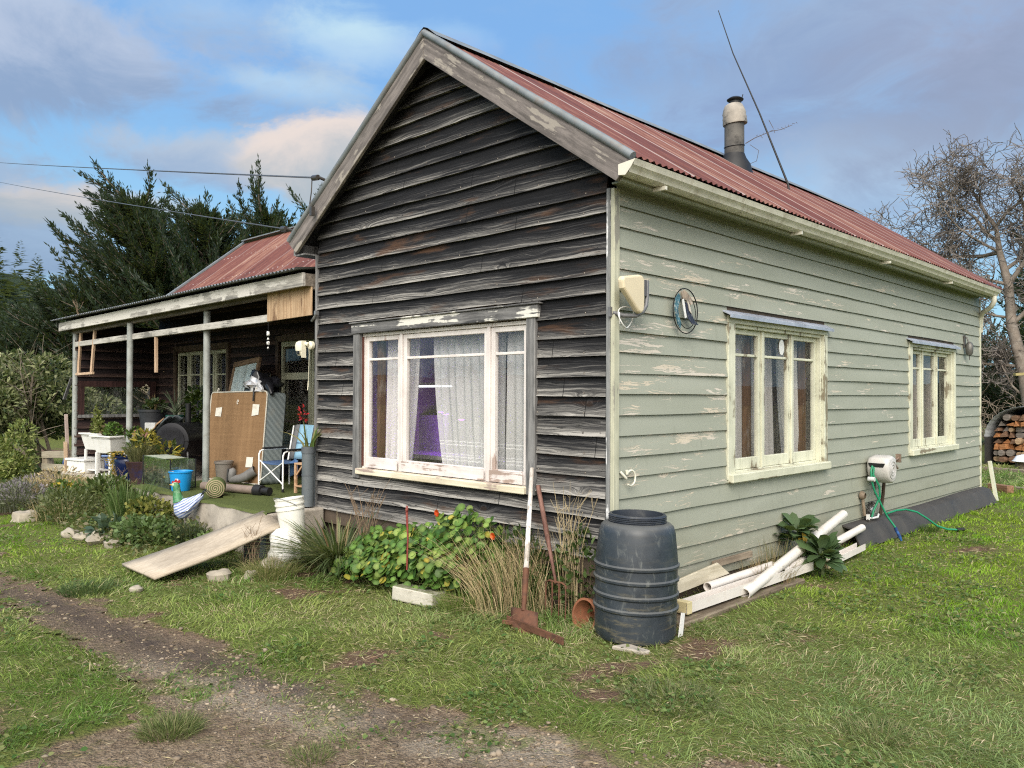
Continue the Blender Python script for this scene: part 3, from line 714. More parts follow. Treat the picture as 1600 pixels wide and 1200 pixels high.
mb = MB(); mb.lathe([(.24, 4.36), (.20, 4.52), (.15, 4.60), (.128, 4.66)], 24, Matrix.Translation((cx, cy, 0))); mb.beam((cx-.1, cy-.2, 4.60), (cx-.1, cy+.42, 4.60), .42, .03, (.57,0,.83)); mb.build('flashing', M['black'], chim, smooth=40)
mb = MB(); mb.tube([(cx+.125*math.cos(a), cy+.125*math.sin(a), 4.76+.02*math.sin(a)) for a in np.linspace(0, 2*PI, 25)[:-1]], .006, 6, closed=True); mb.build('strap', M['black'], chim)
# sheet-metal cover along the base of the green wall
mb = MB(); pf = [(.003, .240), (.03, .240), (.125, .212), (.135, .20), (.215, .03), (.225, .01), (.208, .012), (.12, .195), (.03, .22), (.003, .225)]
vs = [(x*(1+.03*math.sin(y*3)), y, z+.008*math.sin(y*1.7)) for y in np.linspace(3.99, 9.24, 18) for x, z in pf]; n = len(pf)
mb.add(vs, [(i*n+j, i*n+(j+1) % n, (i+1)*n+(j+1) % n, (i+1)*n+j) for i in range(17) for j in range(n)] + [tuple(range(n)), tuple(17*n+j for j in range(n-1, -1, -1))])
mb.build('base_flashing', plain('charcoal_sheet_metal', (.050,.046,.043), .72, .0, .25, 2, (.10,.09,.08), .35), house, smooth=30)
# ================================================================== INSIDE: curtains and lamps
def curtain(name, label, A, ax, w, z0, z1, mat, folds=9, amp=.03, gather=None, seed=1):
    A = Vector(A); ax = Vector(ax); nrm = ax.cross(Vector((0,0,1))); rd = random.Random(seed); n = folds*8; rows = 10
    ph = [rd.uniform(0, 6.3) for _ in range(3)]; vs = []
    for j in range(rows+1):
        t = j/rows; z = z1+(z0-z1)*t
        for i in range(n+1):
            s = i/n; u = s*w
            if gather: u = u*(1-gather*t*t) if gather > 0 else u + (w-u)*(-gather)*t*t
            d = amp*(.4+.6*t)*(math.sin(s*folds*2*PI+ph[0]) + .5*math.sin(s*folds*3.7+ph[1]+t))
            p = ax*u + nrm*d; vs.append((p.x, p.y, z-A.z))
    mb = MB(); mb.add(vs, [(j*(n+1)+i, j*(n+1)+i+1, (j+1)*(n+1)+i+1, (j+1)*(n+1)+i) for j in range(rows) for i in range(n)])
    o = mb.build(name, mat, None, smooth=180, loc=A); return tag(o, label, 'curtain')
st = [(.165,.175), (.195,.205), (.06,.07), (.03,.04), (.085,.09)]
net = mat_net('white_net', (.93,.94,.93), .72, st); net2 = mat_net('thick_net', (.95,.94,.89), .95)
netside = mat_net('grey_net', (.60,.58,.56), .82, [(.06,.07),(.09,.10),(.13,.135)], 1)
curtain('net_curtain', 'thick pale curtain drawn to the left edge of the front window', (-2.9,.20,1.0), (1,0,0), .50, .92, 2.25, net2, 7, .022, .25, 2)
curtain('net_curtain', 'sheer white net curtain across the middle light of the front window', (-2.15,.16,1.0), (1,0,0), .93, .92, 2.25, net, 9, .022, -.16, 3)
curtain('net_curtain', 'sheer white net curtain behind the right light of the front window', (-1.2,.16,1.0), (1,0,0), .50, .92, 2.25, net, 5, .018, None, 4)
curtain('net_curtain', 'grey net curtain hanging in the left third of the nearer side window', (-.22,1.75,1.0), (0,1,0), .62, .96, 2.25, netside, 7, .02, None, 5)
curtain('net_curtain', 'grey net curtain pulled aside in the middle of the nearer side window', (-.24,2.33,1.0), (0,1,0), .58, .96, 2.25, netside, 6, .025, -.3, 6)
curtain('net_curtain', 'pale net curtain gathered at the right of the nearer side window', (-.22,2.92,1.0), (0,1,0), .55, .96, 2.25, mat_net('pale_net', (.72,.70,.67), .92), 6, .025, -.35, 7)
curtain('net_curtain', 'brownish curtain hanging inside the far side window', (-.24,6.15,1.0), (0,1,0), 1.65, .9, 2.25, mat_net('brown_net', (.48,.42,.38), .93), 14, .025, None, 8)
curtain('door_curtain', 'dark blue curtain behind the porch window beside the mattress base', (-10.4,1.62,1.0), (1,0,0), 1.7, .9, 2.4, mat_net('blue_net', (.10,.11,.16), .8), 12, .03, None, 9)
brownw = wood('brown_inner_frame', (.07,.035,.018), (.17,.09,.05), 'z')
mb = MB(); mb.bx(-.03,.03,-.03,.03,0,1.3); o = mb.build('window_post', brownw, loc=(-.17,2.26,.95)); tag(o, 'brown timber upright inside the nearer side window, left one', 'timber')
o2 = o.copy(); COL.objects.link(o2); o2.location = (-.17,3.42,.95); tag(o2, 'brown timber upright inside the nearer side window, right one', 'timber')
o2 = o.copy(); COL.objects.link(o2); o2.location = (-2.93,.15,.92); tag(o2, 'brown timber upright at the left inside the front window', 'timber')
t = empty('strip_light', 'lit white strip light seen through the front window', 'light', (-2.95,1.0,1.70))
mb = MB(); mb.bx(-.48,.10,-.03,.03,.012,.04); mb.build('housing', M['white'], t)
mb = MB(); mb.tube([(-.47,0,0),(.09,0,0)], .010, 10); mb.build('tube', emit('strip_glow', (.95,.97,1), 1.3), t)
for i, (x, z) in enumerate(((-2.93,1.43),(-2.86,1.41),(-2.62,1.36))):
    t = empty('grow_lamp', ['purple grow lamp inside the front window, left one of the pair', 'purple grow lamp inside the front window, right one of the pair', 'purple grow lamp hanging by itself inside the front window'][i], 'lamp', (x,.92,z), 0, 'grow lamps indoors')
    mb = MB(); mb.lathe([(.010,.05),(.015,.025),(.038,.0)], 14, capb=False); mb.tube([(0,0,.06),(.01,0,.16)], .005, 6); mb.build('lamp_shade', M['white'], t, smooth=60)
    mb = MB(); mb.lathe([(.0,-.01),(.024,-.007),(.034,.002)], 14, capb=False); mb.build('bulb', emit('purple_glow_%d' % i, (.22,.02,1), 16.0), t, smooth=60)
for loc, e in (((-3.12,1.08,1.30), 2.0), ((-2.62,1.0,1.28), .6)):
    l = bpy.data.lights.new('grow_light', 'POINT'); l.color = (.42,.10,1); l.energy = e; l.shadow_soft_size = .05
    o = bpy.data.objects.new('grow_light', l); COL.objects.link(o); o.location = loc
mb = MB(); mb.bx(-.75,-.28,0,.03,0,.40); mb.bx(-.75,.9,-.45,0,-.04,0); o = mb.build('kitchen_bench', plain('pale_bench', (.42,.40,.40), .6), loc=(-2.95,1.25,.98)); tag(o, 'pale bench and splashback lit purple behind the front window', 'bench')
mb = MB(); mb.prism([(-.05,0,0),(.05,0,0),(.055,.0,.42),(-.03,.0,.42)], (0,.012,0)); o = mb.build('board', plain('cream_board', (.6,.57,.48), .6), loc=(-2.05,.55,.98), rot=(0,R_(8),0)); tag(o, 'cream board standing inside the front window', 'board')
mb = MB(); mb.bx(-.05,.05,-.03,.03,0,.05); o = mb.build('sponge', plain('yellow_foam', (.62,.52,.22), .8), loc=(-1.98,.10,.94)); tag(o, 'small yellow block on the inside sill of the front window', 'block')

# ================================================================== PORCH THINGS
ZH, ZL = .452, .292
gt = mat_t = None
m, g = newmat('artificial_turf'); o_ = g.obj(); a = g.noise(o_, 90, 3, .7); b = g.noise(o_, 2.2, 4, .6)
g.out(g.pbr(g.mix(g.math('MULTIPLY', g.math('ADD', a, b), .5), (.045,.065,.02), (.135,.155,.055)), .9, g.bump(a, .8, .01), 0, .1)); M['turf'] = m
mb = MB(); n = 24; top = []
fr = [(-6.98+ (3.34)*i/n, -.672+.012*math.sin(i*1.7)) for i in range(n+1)]
mb.add([(x, y, ZH+.010) for x, y in fr] + [(x, y-.012, ZH-.018-.004*math.sin(i*2.3)) for i, (x, y) in enumerate(fr)] + [(max(x, -6.84) if x < -3.84 else -3.85, 1.38 if x < -3.84 else -.03, ZH+.010) for x, y in fr],
       [(i, n+1+i, n+2+i, i+1) for i in range(n)] + [(i, i+1, 2*n+3+i, 2*n+2+i) for i in range(n)])
tag(mb.build('artificial_turf', M['turf']), 'worn green artificial turf mat laid over the porch slab', 'turf mat')

# mattress base leaning on the wall
t = empty('mattress_base', 'brown hessian-bottomed bed base on its side, leaning in the middle of the porch', 'bed base', (-6.52,.40,ZH+.012))
t.rotation_euler = (R_(-5), R_(-.8), R_(2))
w, h, d = .72, 1.175, .27
def rrect(w, z0, z1, r, k=6):
    pts = []
    for cx_, cz_, a0 in ((w-r, z0+r, -90), (w-r, z1-r, 0), (-w+r, z1-r, 90), (-w+r, z0+r, 180)):
        for i in range(k+1):
            a = R_(a0+90*i/k); pts.append((cx_+r*math.cos(a), cz_+r*math.sin(a)))
    return pts
m, g = newmat('hessian'); o_ = g.obj(); wv = g.noise(g.scale(o_, (160, 160, 160)), 1.0, 2, .7); st_ = g.noise(g.scale(o_, (9, 9, .8)), 1.0, 3, .6); h1 = g.noise(g.scale(o_, (.9, .9, 30)), 1.0, 3, .6); bl = g.noise(o_, 2.6, 6, .65)
c = g.mix(g.mr(g.math('ADD', g.math('MULTIPLY', st_, .6), g.math('MULTIPLY', h1, .4)), .3, .7, 0, 1), (.185,.108,.055), (.31,.19,.10)); c = g.mix(g.math('MULTIPLY', wv, .25), c, (.12,.07,.035)); c = g.mix(g.math('MULTIPLY', g.ss(bl, .54, .72), .5), c, (.13,.08,.045))
g.out(g.pbr(c, .9, g.bump(wv, .5, .003), 0, .1)); M['hessian'] = m
m, g = newmat('grey_quilting'); o_ = g.obj(); sx = g.sep(o_); dg = g.math('SINE', g.math('MULTIPLY', g.math('ADD', sx[1], sx[2]), 75)); c = g.mix(g.mr(dg, -1, 1, 0, 1), (.17,.20,.205), (.25,.285,.285)); c = g.mix(g.math('MULTIPLY', g.ss(g.noise(o_, 4, 5, .6), .5, .7), .4), c, (.33,.32,.28))
g.out(g.pbr(c, .85, g.bump(dg, .4, .006), 0, .15)); M['quilt'] = m
P = rrect(w, 0, h, .06)
mb = MB(); mb.prism([(x, .004, z) for x, z in P], (0, d, 0)); mb.build('side_fabric', M['quilt'], t, bevel=.012, seg=2)
mb = MB(); mb.add([(x*.992, -.012 if False else 0.0, .004+z*.993) for x, z in P], [tuple(range(len(P)))[::1]]); mb.build('hessian_bottom', M['hessian'], t)
mb = MB(); mb.tube([(x, 0, z) for x, z in P], .009, 6, closed=True); mb.build('piping', plain('cream_piping', (.52,.49,.42), .8), t, smooth=60)
tape = plain('torn_white_tape', (.68,.64,.56), .7, 0, .12, 9, (.4,.33,.24), .5)
for x, z, a in ((-.48,.90,.1), (.47,.93,-.12), (.42,.26,.0)):
    mb = MB(); mb.add([(x-.085, -.006, z-.06+a*.1), (x+.08, -.007, z-.055), (x+.09, -.006, z+.075), (x-.07, -.008, z+.07-a*.1)], [(0,1,2,3)]); mb.build('tape_patch', tape, t)
for x, z in ((-.52,1.20), (.46,1.20), (.02,1.04), (.0,.08), (-.12,.13)):
    mb = MB(); mb.tube([(x+.016*math.cos(q), -.01, z+.028*math.sin(q)) for q in np.linspace(0, 5.2, 10)], .005, 6); mb.build('eyelet', tape, t)
mb = MB(); mb.tube([(.42,-.02,1.22),(.43,-.025,1.12),(.425,-.02,1.05)], .012, 6); mb.build('tie', M['black'], t)

# old glazed frame behind the base
t = empty('old_glazed_frame', 'brown-framed glass with two misty, sky-toned panes propped behind the bed base', 'glazing', (-7.35,.95,1.62))
t.rotation_euler = (R_(-12), R_(-3), R_(-8)); t.scale = (1.25, 1, .98)
fw_ = wood('brown_frame_timber', (.10,.06,.035), (.24,.16,.10), 'x')
mb = MB(); mb.bx(-.42,.42,-.02,.02,.42,.50); mb.bx(-.42,-.37,-.02,.02,-.05,.42); mb.bx(.37,.42,-.02,.02,-.05,.42); mb.build('frame', fw_, t, bevel=.004)
mb = MB(); mb.bx(.02,.055,-.015,.015,0,.42); mb.bx(-.37,.37,-.015,.015,-.05,0.0); mb.build('glazing_bar', plain('grey_bar', (.33,.38,.38), .6), t)
gm = plain('misty_sky_glass', (.66,.76,.76), .25, .35, .12, 5, (.82,.86,.84), .5)  # sky reflection put into the pale base colour of the panes
mb = MB(); mb.bx(-.37,.02,-.004,.004,0,.42); mb.bx(.055,.37,-.004,.004,0,.42); mb.build('pane', gm, t)
# plastic bags
t = empty('rubbish_bag', 'crumpled black and silver plastic bags heaped on top of the bed base', 'bag', (-6.20,.66,1.655))
mb = MB(); mb.blob((-.1,0,.08), (.26,.15,.13), 3, .35, 14, 9); mb.blob((.2,.03,.06), (.2,.14,.11), 8, .4, 14, 9); mb.blob((-.27,.0,.02), (.12,.1,.1), 5, .4); mb.tube([(.2,-.05,.10),(.34,-.08,.04),(.42,-.1,-.05)], [.05,.06,.02], 8); mb.build('bag', plain('shiny_black_plastic', (.012,.012,.015), .22), t, smooth=60)
mb = MB(); mb.blob((.0,-.10,.07), (.15,.07,.09), 9, .45, 14, 8); mb.blob((-.24,-.06,.08), (.08,.05,.06), 2, .4); mb.blob((.12,-.1,.0), (.13,.05,.04), 4, .4); mb.tube([(.16,-.13,.09),(.3,-.16,.0)], [.03,.02], 6)
mb.build('lining', plain('silver_plastic', (.58,.58,.60), .25, .2, .4, 12), t, smooth=50)

# camp chair
t = empty('camp_chair', 'folding camp chair with pale blue back and white tubular frame on the porch', 'chair', (-5.26,.48,ZH+.012), R_(4)); t.scale = (.86, .86, .75)
wm = plain('white_tube', (.74,.74,.72), .35, .1); blk = M['black']
for s in (-1, 1):
    mb = MB(); x = s*.29
    mb.tube([(x,-.26,.03),(x,-.26,.56),(x,-.24,.61),(x,-.19,.63),(x,.16,.63),(x,.20,.62),(x,.24,.55)], .013, 8); mb.build('arm_frame', wm, t, smooth=60)
    mb = MB(); mb.bx(x-.025,x+.025,-.20,.18,.635,.665); mb.build('armrest', blk, t, bevel=.008)
    mb = MB(); mb.tube([(x,-.26,0),(x,-.26,.05)], .018, 8); mb.build('foot', blk, t)
    mb = MB(); mb.tube([(x,.24,.03),(x,.24,.55)], .013, 8); mb.tube([(x*.96,.20,.40),(x,.31,1.0)], .013, 8); mb.build('rear_frame', wm, t, smooth=60)
    mb = MB(); mb.tube([(s*.29,-.262,.12),(-s*.28,-.25,.46)], .011, 8); mb.build('cross_brace', wm, t, smooth=60)
blue = plain('pale_blue_canvas', (.24,.42,.55), .7, 0, .1, 4); navy = plain('navy_canvas', (.055,.10,.20), .75); grey = plain('grey_canvas', (.14,.14,.145), .75)
def sheet(name, pts, mat, par, th=.012):
    mb = MB(); n = len(pts[0]); mb.add([p for r in pts for p in r], [(i*n+j, i*n+j+1, (i+1)*n+j+1, (i+1)*n+j) for i in range(len(pts)-1) for j in range(n-1)]); return mb.build(name, mat, par, smooth=180, solid=th)
sheet('backrest', [[(x, .22+.11*q+.03*(1-(x/.2)**2)*(1 if q < 1.1 else .5), .46+.56*q) for x in np.linspace(-.17,.17,7)] for q in np.linspace(0,1,7)], blue, t)
for s in (-1, 1): sheet('back_side', [[(s*x, .22+.11*q, .46+.56*q-(.02 if x > .25 else 0)) for x in (.17,.23,.285)] for q in np.linspace(0,1,5)], grey, t)
sheet('seat', [[(x, y, .44-.03*(1-(x/.29)**2)) for x in np.linspace(-.28,.28,7)] for y in np.linspace(-.25,.22,5)], navy, t)
sheet('cloth', [[(x, -.02-.02*math.sin(x*30), .47-.26*q-.03*math.sin(x*20+q)) for x in np.linspace(.10,.30,8)] for q in np.linspace(0,1,4)], plain('blue_cloth', (.06,.13,.27), .8), t)
sheet('back_seam', [[(x, .255+.03*(1-(x/.2)**2), .72+dz) for x in np.linspace(-.165,.165,7)] for dz in (0,.008)], navy, t, .006)

# small timber shelf stand
t = empty('timber_stand', 'low raw-pine shelf stand beside the camp chair', 'stand', (-4.62,.50,ZH+.012), R_(4))
pn = wood('raw_pine_stand', (.34,.20,.11), (.55,.36,.22), 'x')
mb = MB(); mb.bx(-.23,.23,-.16,.16,.33,.352); mb.bx(-.23,.23,-.16,.16,.075,.09); mb.build('shelf', pn, t, bevel=.003)
for x in (-.215,.215):
    for y in (-.145,.145):
        mb = MB(); mb.bx(x-.015,x+.015,y-.015,y+.015,0,.33); mb.build('leg', pn, t, bevel=.003)
mb = MB(); mb.beam((-.2,-.145,.21),(-.08,-.145,.33),.012,.018); mb.build('brace', pn, t)
mb = MB(); mb.lathe([(.05,0),(.055,.02),(.055,.16),(.03,.2)], 16, capt=True); o = mb.build('red_can', plain('red_can_paint', (.35,.05,.02), .4), loc=(-4.55,.5,ZH+.105), smooth=40); tag(o, 'red can on the lower shelf of the pine stand', 'can')
# downpipe standing by the corner with a potted plant on it
t = empty('standing_pipe', 'dark grey plastic pipe standing upright at the left corner of the dark gable wall', 'pipe', (-3.78,-.14,ZH+.012)); t.scale = (.92, .92, .95)
mb = MB(); mb.tube([(0,0,0),(0,0,.62)], .068, 18); mb.build('pipe', plain('slate_plastic_pipe', (.10,.115,.125), .5, 0, .15, 4, (.2,.2,.18), .3), t, smooth=60)
mb = MB(); mb.tube([(0,0,.33),(0,0,.345)], .071, 18); mb.tube([(0,0,.57),(0,0,.64)], .074, 18); mb.build('collar', plain('slate_plastic_collar', (.085,.095,.105), .5), t, smooth=40)

# rolled turf, pole, boot
t = empty('turf_roll', 'rolled-up green and tan turf offcut lying at the porch edge behind the rooster', 'roll', (-5.16,-.46,ZH+.012+.105))
t.rotation_euler = (0, 0, R_(62))
m, g = newmat('turf_roll_end'); o_ = g.obj(); s3 = g.sep(o_); rad = g.math('SQRT', g.math('ADD', g.math('MULTIPLY', s3[0], s3[0]), g.math('MULTIPLY', s3[2], s3[2])))
q = g.math('SINE', g.math('ADD', g.math('MULTIPLY', rad, 290), g.n('ShaderNodeMath', {0: s3[2], 1: s3[0]}, operation='ARCTAN2').outputs[0])); nz = g.noise(o_, 30, 4, .6)
g.out(g.pbr(g.mix(g.ss(g.math('ADD', q, g.math('MULTIPLY', nz, 1.4)), .2, 1.3), (.11,.14,.055), (.36,.28,.19)), .9, g.bump(q, .5, .008), 0, .1))
mb = MB(); mb.lathe([(.0,-.16),(.03,-.162),(.09,-.16),(.104,-.15),(.106,0),(.104,.15),(.09,.16)], 28, Matrix.Rotation(PI/2, 4, 'X') @ Matrix.Diagonal((1,.97,-1,1)), capt=True); mb.build('roll', m, t, smooth=50)
mb = MB(); mb.prism([(.08,.16,-.104),(.19,.16,-.108),(.19,.16,-.098),(.08,.16,-.09)], (0,-.3,0)); mb.build('loose_end', M['turf'], t)
t = empty('pole', 'thick brown tube with a black plastic end lying across the porch behind the turf roll', 'tube', (-5.25,-.12,ZH+.062))
mb = MB(); mb.tube([(-.62,-.16,0),(.0,.0,0),(.22,.06,0)], .048, 14); mb.build('tube', plain('brown_grey_tube', (.22,.17,.14), .6, 0, .25, 5), t, smooth=60)
mb = MB(); mb.tube([(.22,.06,0),(.235,.064,0),(.34,.09,0),(.345,.092,0)], [.05,.068,.062,.03], 14); mb.tube([(.34,.09,0),(.43,.115,0)], .04, 12); mb.tube([(.40,.107,0),(.45,.12,0)], .046, 12); mb.build('end_cap', M['black'], t, smooth=40)
t = empty('boot', 'grey rubber boot lying on the turf against the bed base', 'boot', (-6.08,.30,ZH+.012), R_(35))
mb = MB(); mb.tube([(-.14,0,.05),(-.09,0,.065),(.0,0,.075),(.07,0,.10),(.14,.0,.145),(.2,.01,.18)], [.03,.05,.055,.06,.062,.066], 14, cap=False); mb.tube([(-.13,0,.05),(-.11,0,.12),(-.10,0,.18),(-.085,0,.20)], [.035,.05,.046,.02], 12)
mb.build('upper', plain('grey_rubber', (.15,.145,.14), .6, 0, .25, 8), t, smooth=70); mb = MB(); mb.beam((-.165,0,.03),(-.15,0,.20),.085,.018,(1,0,0)); mb.build('sole', plain('dark_rubber', (.05,.05,.05), .7), t, bevel=.006)

# aquarium with pots, bucket
t = empty('aquarium', 'empty dusty glass aquarium on the porch edge beside the blue bucket', 'aquarium', (-6.66,-.36,ZH+.012), R_(-4))
a, b, h = .50, .15, .35
gp = M['glasstank']
for nm, q in (('front', (-a,a,-b,-b+.008,0,h)), ('back', (-a,a,b-.008,b,0,h)), ('left', (-a,-a+.008,-b+.009,b-.009,0,h)), ('right', (a-.008,a,-b+.009,b-.009,0,h))):
    mb = MB(); mb.bx(*q); mb.build('glass_pane', gp, t)
mb = MB(); mb.bx(-a+.009,a-.009,-b+.009,b-.009,.0,.01); mb.build('base', M['black'], t)
mb = MB(); mb.bx(-a+.01,a-.35,-b+.01,b-.01,h-.012,h-.004); mb.build('lid', plain('dusty_lid', (.40,.43,.35), .5, 0, .15, 6, (.3,.32,.2), .5), t)
mb = MB()
for x in (-a,a):
    for y in (-b,b): mb.bx(x-.006,x+.006,y-.006,y+.006,0,h+.002)
mb.build('seal', M['black'], t)
def pot(name, label, loc, prof, mat, cat='pot', n=22, soil=None, group=None):
    t = empty(name, label, cat, loc, 0, group)
    mb = MB(); mb.lathe(prof, n); mb.build('body', mat, t, smooth=40)
    if soil: mb = MB(); mb.lathe([(0, soil[1]), (soil[0], soil[1]+.001)], n, capb=False); mb.build('soil', M['soil'], t)
    return t
M['soil'] = plain('potting_soil', (.035,.026,.018), .95, 0, .3, 30, bump=.6)
terra = plain('terracotta', (.34,.13,.065), .8, 0, .2, 5, (.45,.36,.28), .4); bluegl = plain('cobalt_glaze', (.006,.012,.05), .12, 0, .2, 3)
pot('terracotta_pot', 'terracotta pot standing behind the front glass of the aquarium', (-6.40,-.36,ZH+.024), [(.07,0),(.09,.13),(.10,.13),(.103,.17),(.09,.17),(.085,.12)], terra, soil=(.085,.14))
pot('plastic_pot', 'grey nursery pot inside the left of the aquarium', (-6.86,-.26,ZH+.024), [(.06,0),(.075,.14),(.068,.14),(.06,.08)], plain('grey_pot', (.22,.24,.25), .5))
pot('plastic_pot', 'dull brown pot standing behind the right end of the aquarium', (-6.42,.25,ZH+.012), [(.09,0),(.11,.25),(.12,.25),(.12,.28),(.105,.28),(.1,.2)], plain('dull_pot', (.16,.14,.12), .6), soil=(.1,.25))
t = empty('bucket', 'bright blue plastic bucket on the porch edge', 'bucket', (-5.98,-.50,ZH+.012))
bb = plain('bright_blue_plastic', (.012,.26,.62), .35, 0, .06, 3)
mb = MB(); mb.lathe([(.10,0),(.104,.01),(.128,.215),(.138,.217),(.138,.232),(.126,.234),(.118,.2),(.098,.012),(0,.012)], 28); mb.build('body', bb, t, smooth=35)
mb = MB(); mb.add([(.108*math.cos(a_)*1.12+0, .108*math.sin(a_)*1.12, z) for z in (.11,.15) for a_ in (-.95,-.8,-.65)], [(0,1,4,3),(1,2,5,4)]); mb.build('sticker', M['white'], t)
mb = MB(); mb.tube([(.135*math.cos(a_), .135*math.sin(a_), .215-.02*math.sin(a_)) for a_ in np.linspace(2.2,5.3,16)], .004, 6); mb.build('handle', plain('wire', (.5,.5,.5), .3, .8), t)

pot('glazed_pot', 'cobalt blue glazed pot with trailing golden succulent', (-8.80,-.03,ZL), [(.13,0),(.15,.04),(.20,.22),(.215,.34),(.205,.36),(.225,.375),(.228,.40),(.20,.41),(.195,.34),(.15,.1)], bluegl, soil=(.195,.37))
pot('glazed_pot', 'brown and dark blue glazed pot with bushy grey herb next to the aquarium', (-8.52,.0,ZL), [(.10,0),(.13,.10),(.19,.30),(.20,.33),(.18,.34),(.17,.25)], plain('brown_blue_glaze', (.05,.03,.03), .15, 0, .4, 3, (.02,.03,.10), .8), soil=(.175,.30))
wr = plain('white_rim', (.6,.6,.55), .3)
# raised planters
pl = plain('white_planter_plastic', (.72,.715,.69), .4, 0, .05, 4, (.45,.40,.30), .3)
def planter(label, x, y, rz):
    t = empty('planter', label, 'planter', (x, y, ZL-.045), rz, 'raised planters on legs')
    b0, b1 = (.20,.12), (.27,.17); z0, z1 = .44, .70
    vs = [(sx*b[0], sy*b[1], z) for b, z in ((b0,z0),(b1,z1)) for sx, sy in ((-1,-1),(1,-1),(1,1),(-1,1))]
    mb = MB(); mb.add(vs, [(0,3,2,1),(0,1,5,4),(1,2,6,5),(2,3,7,6),(3,0,4,7)]); mb.build('trough', pl, t, bevel=.012, seg=2)
    mb = MB()
    for q in ((-.29,.29,-.19,-.165),(-.29,.29,.165,.19),(-.29,-.262,-.165,.165),(.262,.29,-.165,.165)): mb.bx(*q, .688, .715)
    mb.build('rim', pl, t, bevel=.005)
    mb = MB(); mb.bx(-.26,.26,-.163,.163,.66,.675); mb.build('soil', M['soil'], t)
    for sx in (-1,1):
        for sy in (-1,1):
            mb = MB(); mb.bx(sx*.19-.018,sx*.19+.018,sy*.115-.018,sy*.115+.018,.045,.45); mb.build('leg', pl, t, bevel=.004)
    mb = MB(); mb.bx(-.172,.172,-.10,.10,.10,.12); mb.build('shelf', pl, t, bevel=.003)
    return t
planter('white plastic planter on legs, the left one nearer the end wall', -10.52, .12, R_(10))
planter('white plastic planter on legs beside the cobalt pot', -9.60, -.02, R_(10))
t = empty('storage_tub', 'low white lidded tub at the far left end of the porch', 'tub', (-10.95,.06,ZL), R_(12))
mb = MB(); mb.bx(-.26,.26,-.18,.18,0,.20); mb.build('tub', pl, t, bevel=.02, seg=2); mb = MB(); mb.bx(-.28,.28,-.2,.2,.20,.24); mb.build('lid', pl, t, bevel=.01, seg=2)
# pink table with pots
t = empty('pink_table', 'dusty pink tin table holding plant pots at the back of the porch', 'table', (-9.75,.80,ZL), R_(6)); pk = plain('dusty_pink_paint', (.30,.13,.12), .55, 0, .15, 5, (.2,.14,.12), .4)
mb = MB(); mb.bx(-.62,.45,-.26,.26,.70,.715); mb.build('tabletop', pk, t, bevel=.004); mb = MB(); mb.bx(-.60,.43,-.25,-.235,.61,.70); mb.bx(-.6,.43,.235,.25,.61,.7); mb.build('apron', pk, t)
for x in (-.58,.41):
    for y in (-.22,.22): mb = MB(); mb.tube([(x,y,0),(x,y,.7)], .02, 8); mb.build('leg', plain('dark_iron', (.05,.04,.04), .6), t)
pot('black_pot', 'large black tub with a flowering plant on the pink table', (-9.95,.76,ZL+.717), [(.19,0),(.22,.30),(.235,.30),(.235,.335),(.21,.335),(.2,.25)], plain('black_tub', (.022,.024,.028), .5), soil=(.21,.30))
pot('green_pot', 'green pot with a spiky aloe at the back of the pink table', (-9.48,.92,ZL+.80), [(.09,0),(.13,.14),(.15,.14),(.15,.17),(.13,.17),(.12,.13)], plain('green_pot_plastic', (.015,.07,.055), .5, 0, .1, 3), soil=(.13,.15))
mb = MB(); mb.lathe([(.07,0),(.075,.08)], 16, capt=True); tag(mb.build('pot_stand', M['white'], loc=(-9.48,.92,ZL+.717), smooth=40), 'white tin lifting the green aloe pot above the pink table', 'tin')
mb = MB(); mb.bx(-.12,.12,-.06,.06,0,.13); o = mb.build('carton', plain('grey_white_carton', (.5,.5,.48), .6, 0, .2, 9), loc=(-9.62,.62,ZL+.717), rot=(0,0,.3), bevel=.006); tag(o, 'small grey-white carton on the front of the pink table', 'carton')
# sack and jacket over the barbecue side
t = empty('canvas_cover', 'folded tan and grey canvas draped over the side of the barbecue', 'cover', (-9.2,.62,.90), R_(10))
cv = plain('tan_canvas', (.40,.25,.14), .8, 0, .2, 4); gv = plain('grey_canvas_cover', (.10,.12,.13), .8)
sheet('cover', [[(-.22+.5*q+.02*math.sin(9*s), -.16+.32*s, .02+.34*q-.05*abs(s-.5)+.02*math.sin(14*s+5*q)) for s in np.linspace(0,1,8)] for q in np.linspace(0,1,9)], gv, t, .02)
sheet('lining', [[(-.26+.42*q, -.19+.09*s+.01*math.sin(20*q), -.04+.30*q+.07*s) for s in np.linspace(0,1,4)] for q in np.linspace(0,1,9)], cv, t, .02)
# barbecue
t = empty('barbecue', 'black barrel barbecue on legs at the back of the porch behind the post', 'barbecue', (-8.98,.86,ZL-.12), R_(38))
mb = MB(); mb.lathe([(0,-.40),(.22,-.40),(.265,-.39),(.27,.39),(.22,.40),(0,.40)], 32, Matrix.Translation((0,0,.72)) @ Matrix.Rotation(PI/2, 4, 'X')); mb.build('barrel', plain('sooty_steel', (.022,.022,.026), .42, .4), t, smooth=40)
mb = MB(); mb.lathe([(0,0),(.205,0),(.21,.012),(0,.012)], 32, Matrix.Translation((0,-.402,.72)) @ Matrix.Rotation(PI/2, 4, 'X')); mb.build('end_plate', plain('steel_end', (.035,.035,.042), .35, .5), t, smooth=40)
mb = MB(); mb.bx(-.28,.28,-.41,.41,.715,.728); mb.build('seam', M['black'], t)
for x in (-.22,.22):
    mb = MB(); mb.tube([(x,-.33,.55),(x*1.1,-.36,.50),(x*1.15,-.36,.12)], .014, 8); mb.build('leg', plain('grey_leg', (.16,.16,.16), .5, .3), t)
    mb = MB(); mb.tube([(x,.33,.55),(x*1.15,.36,.12)], .014, 8); mb.build('leg', plain('grey_leg', (.16,.16,.16), .5, .3), t)
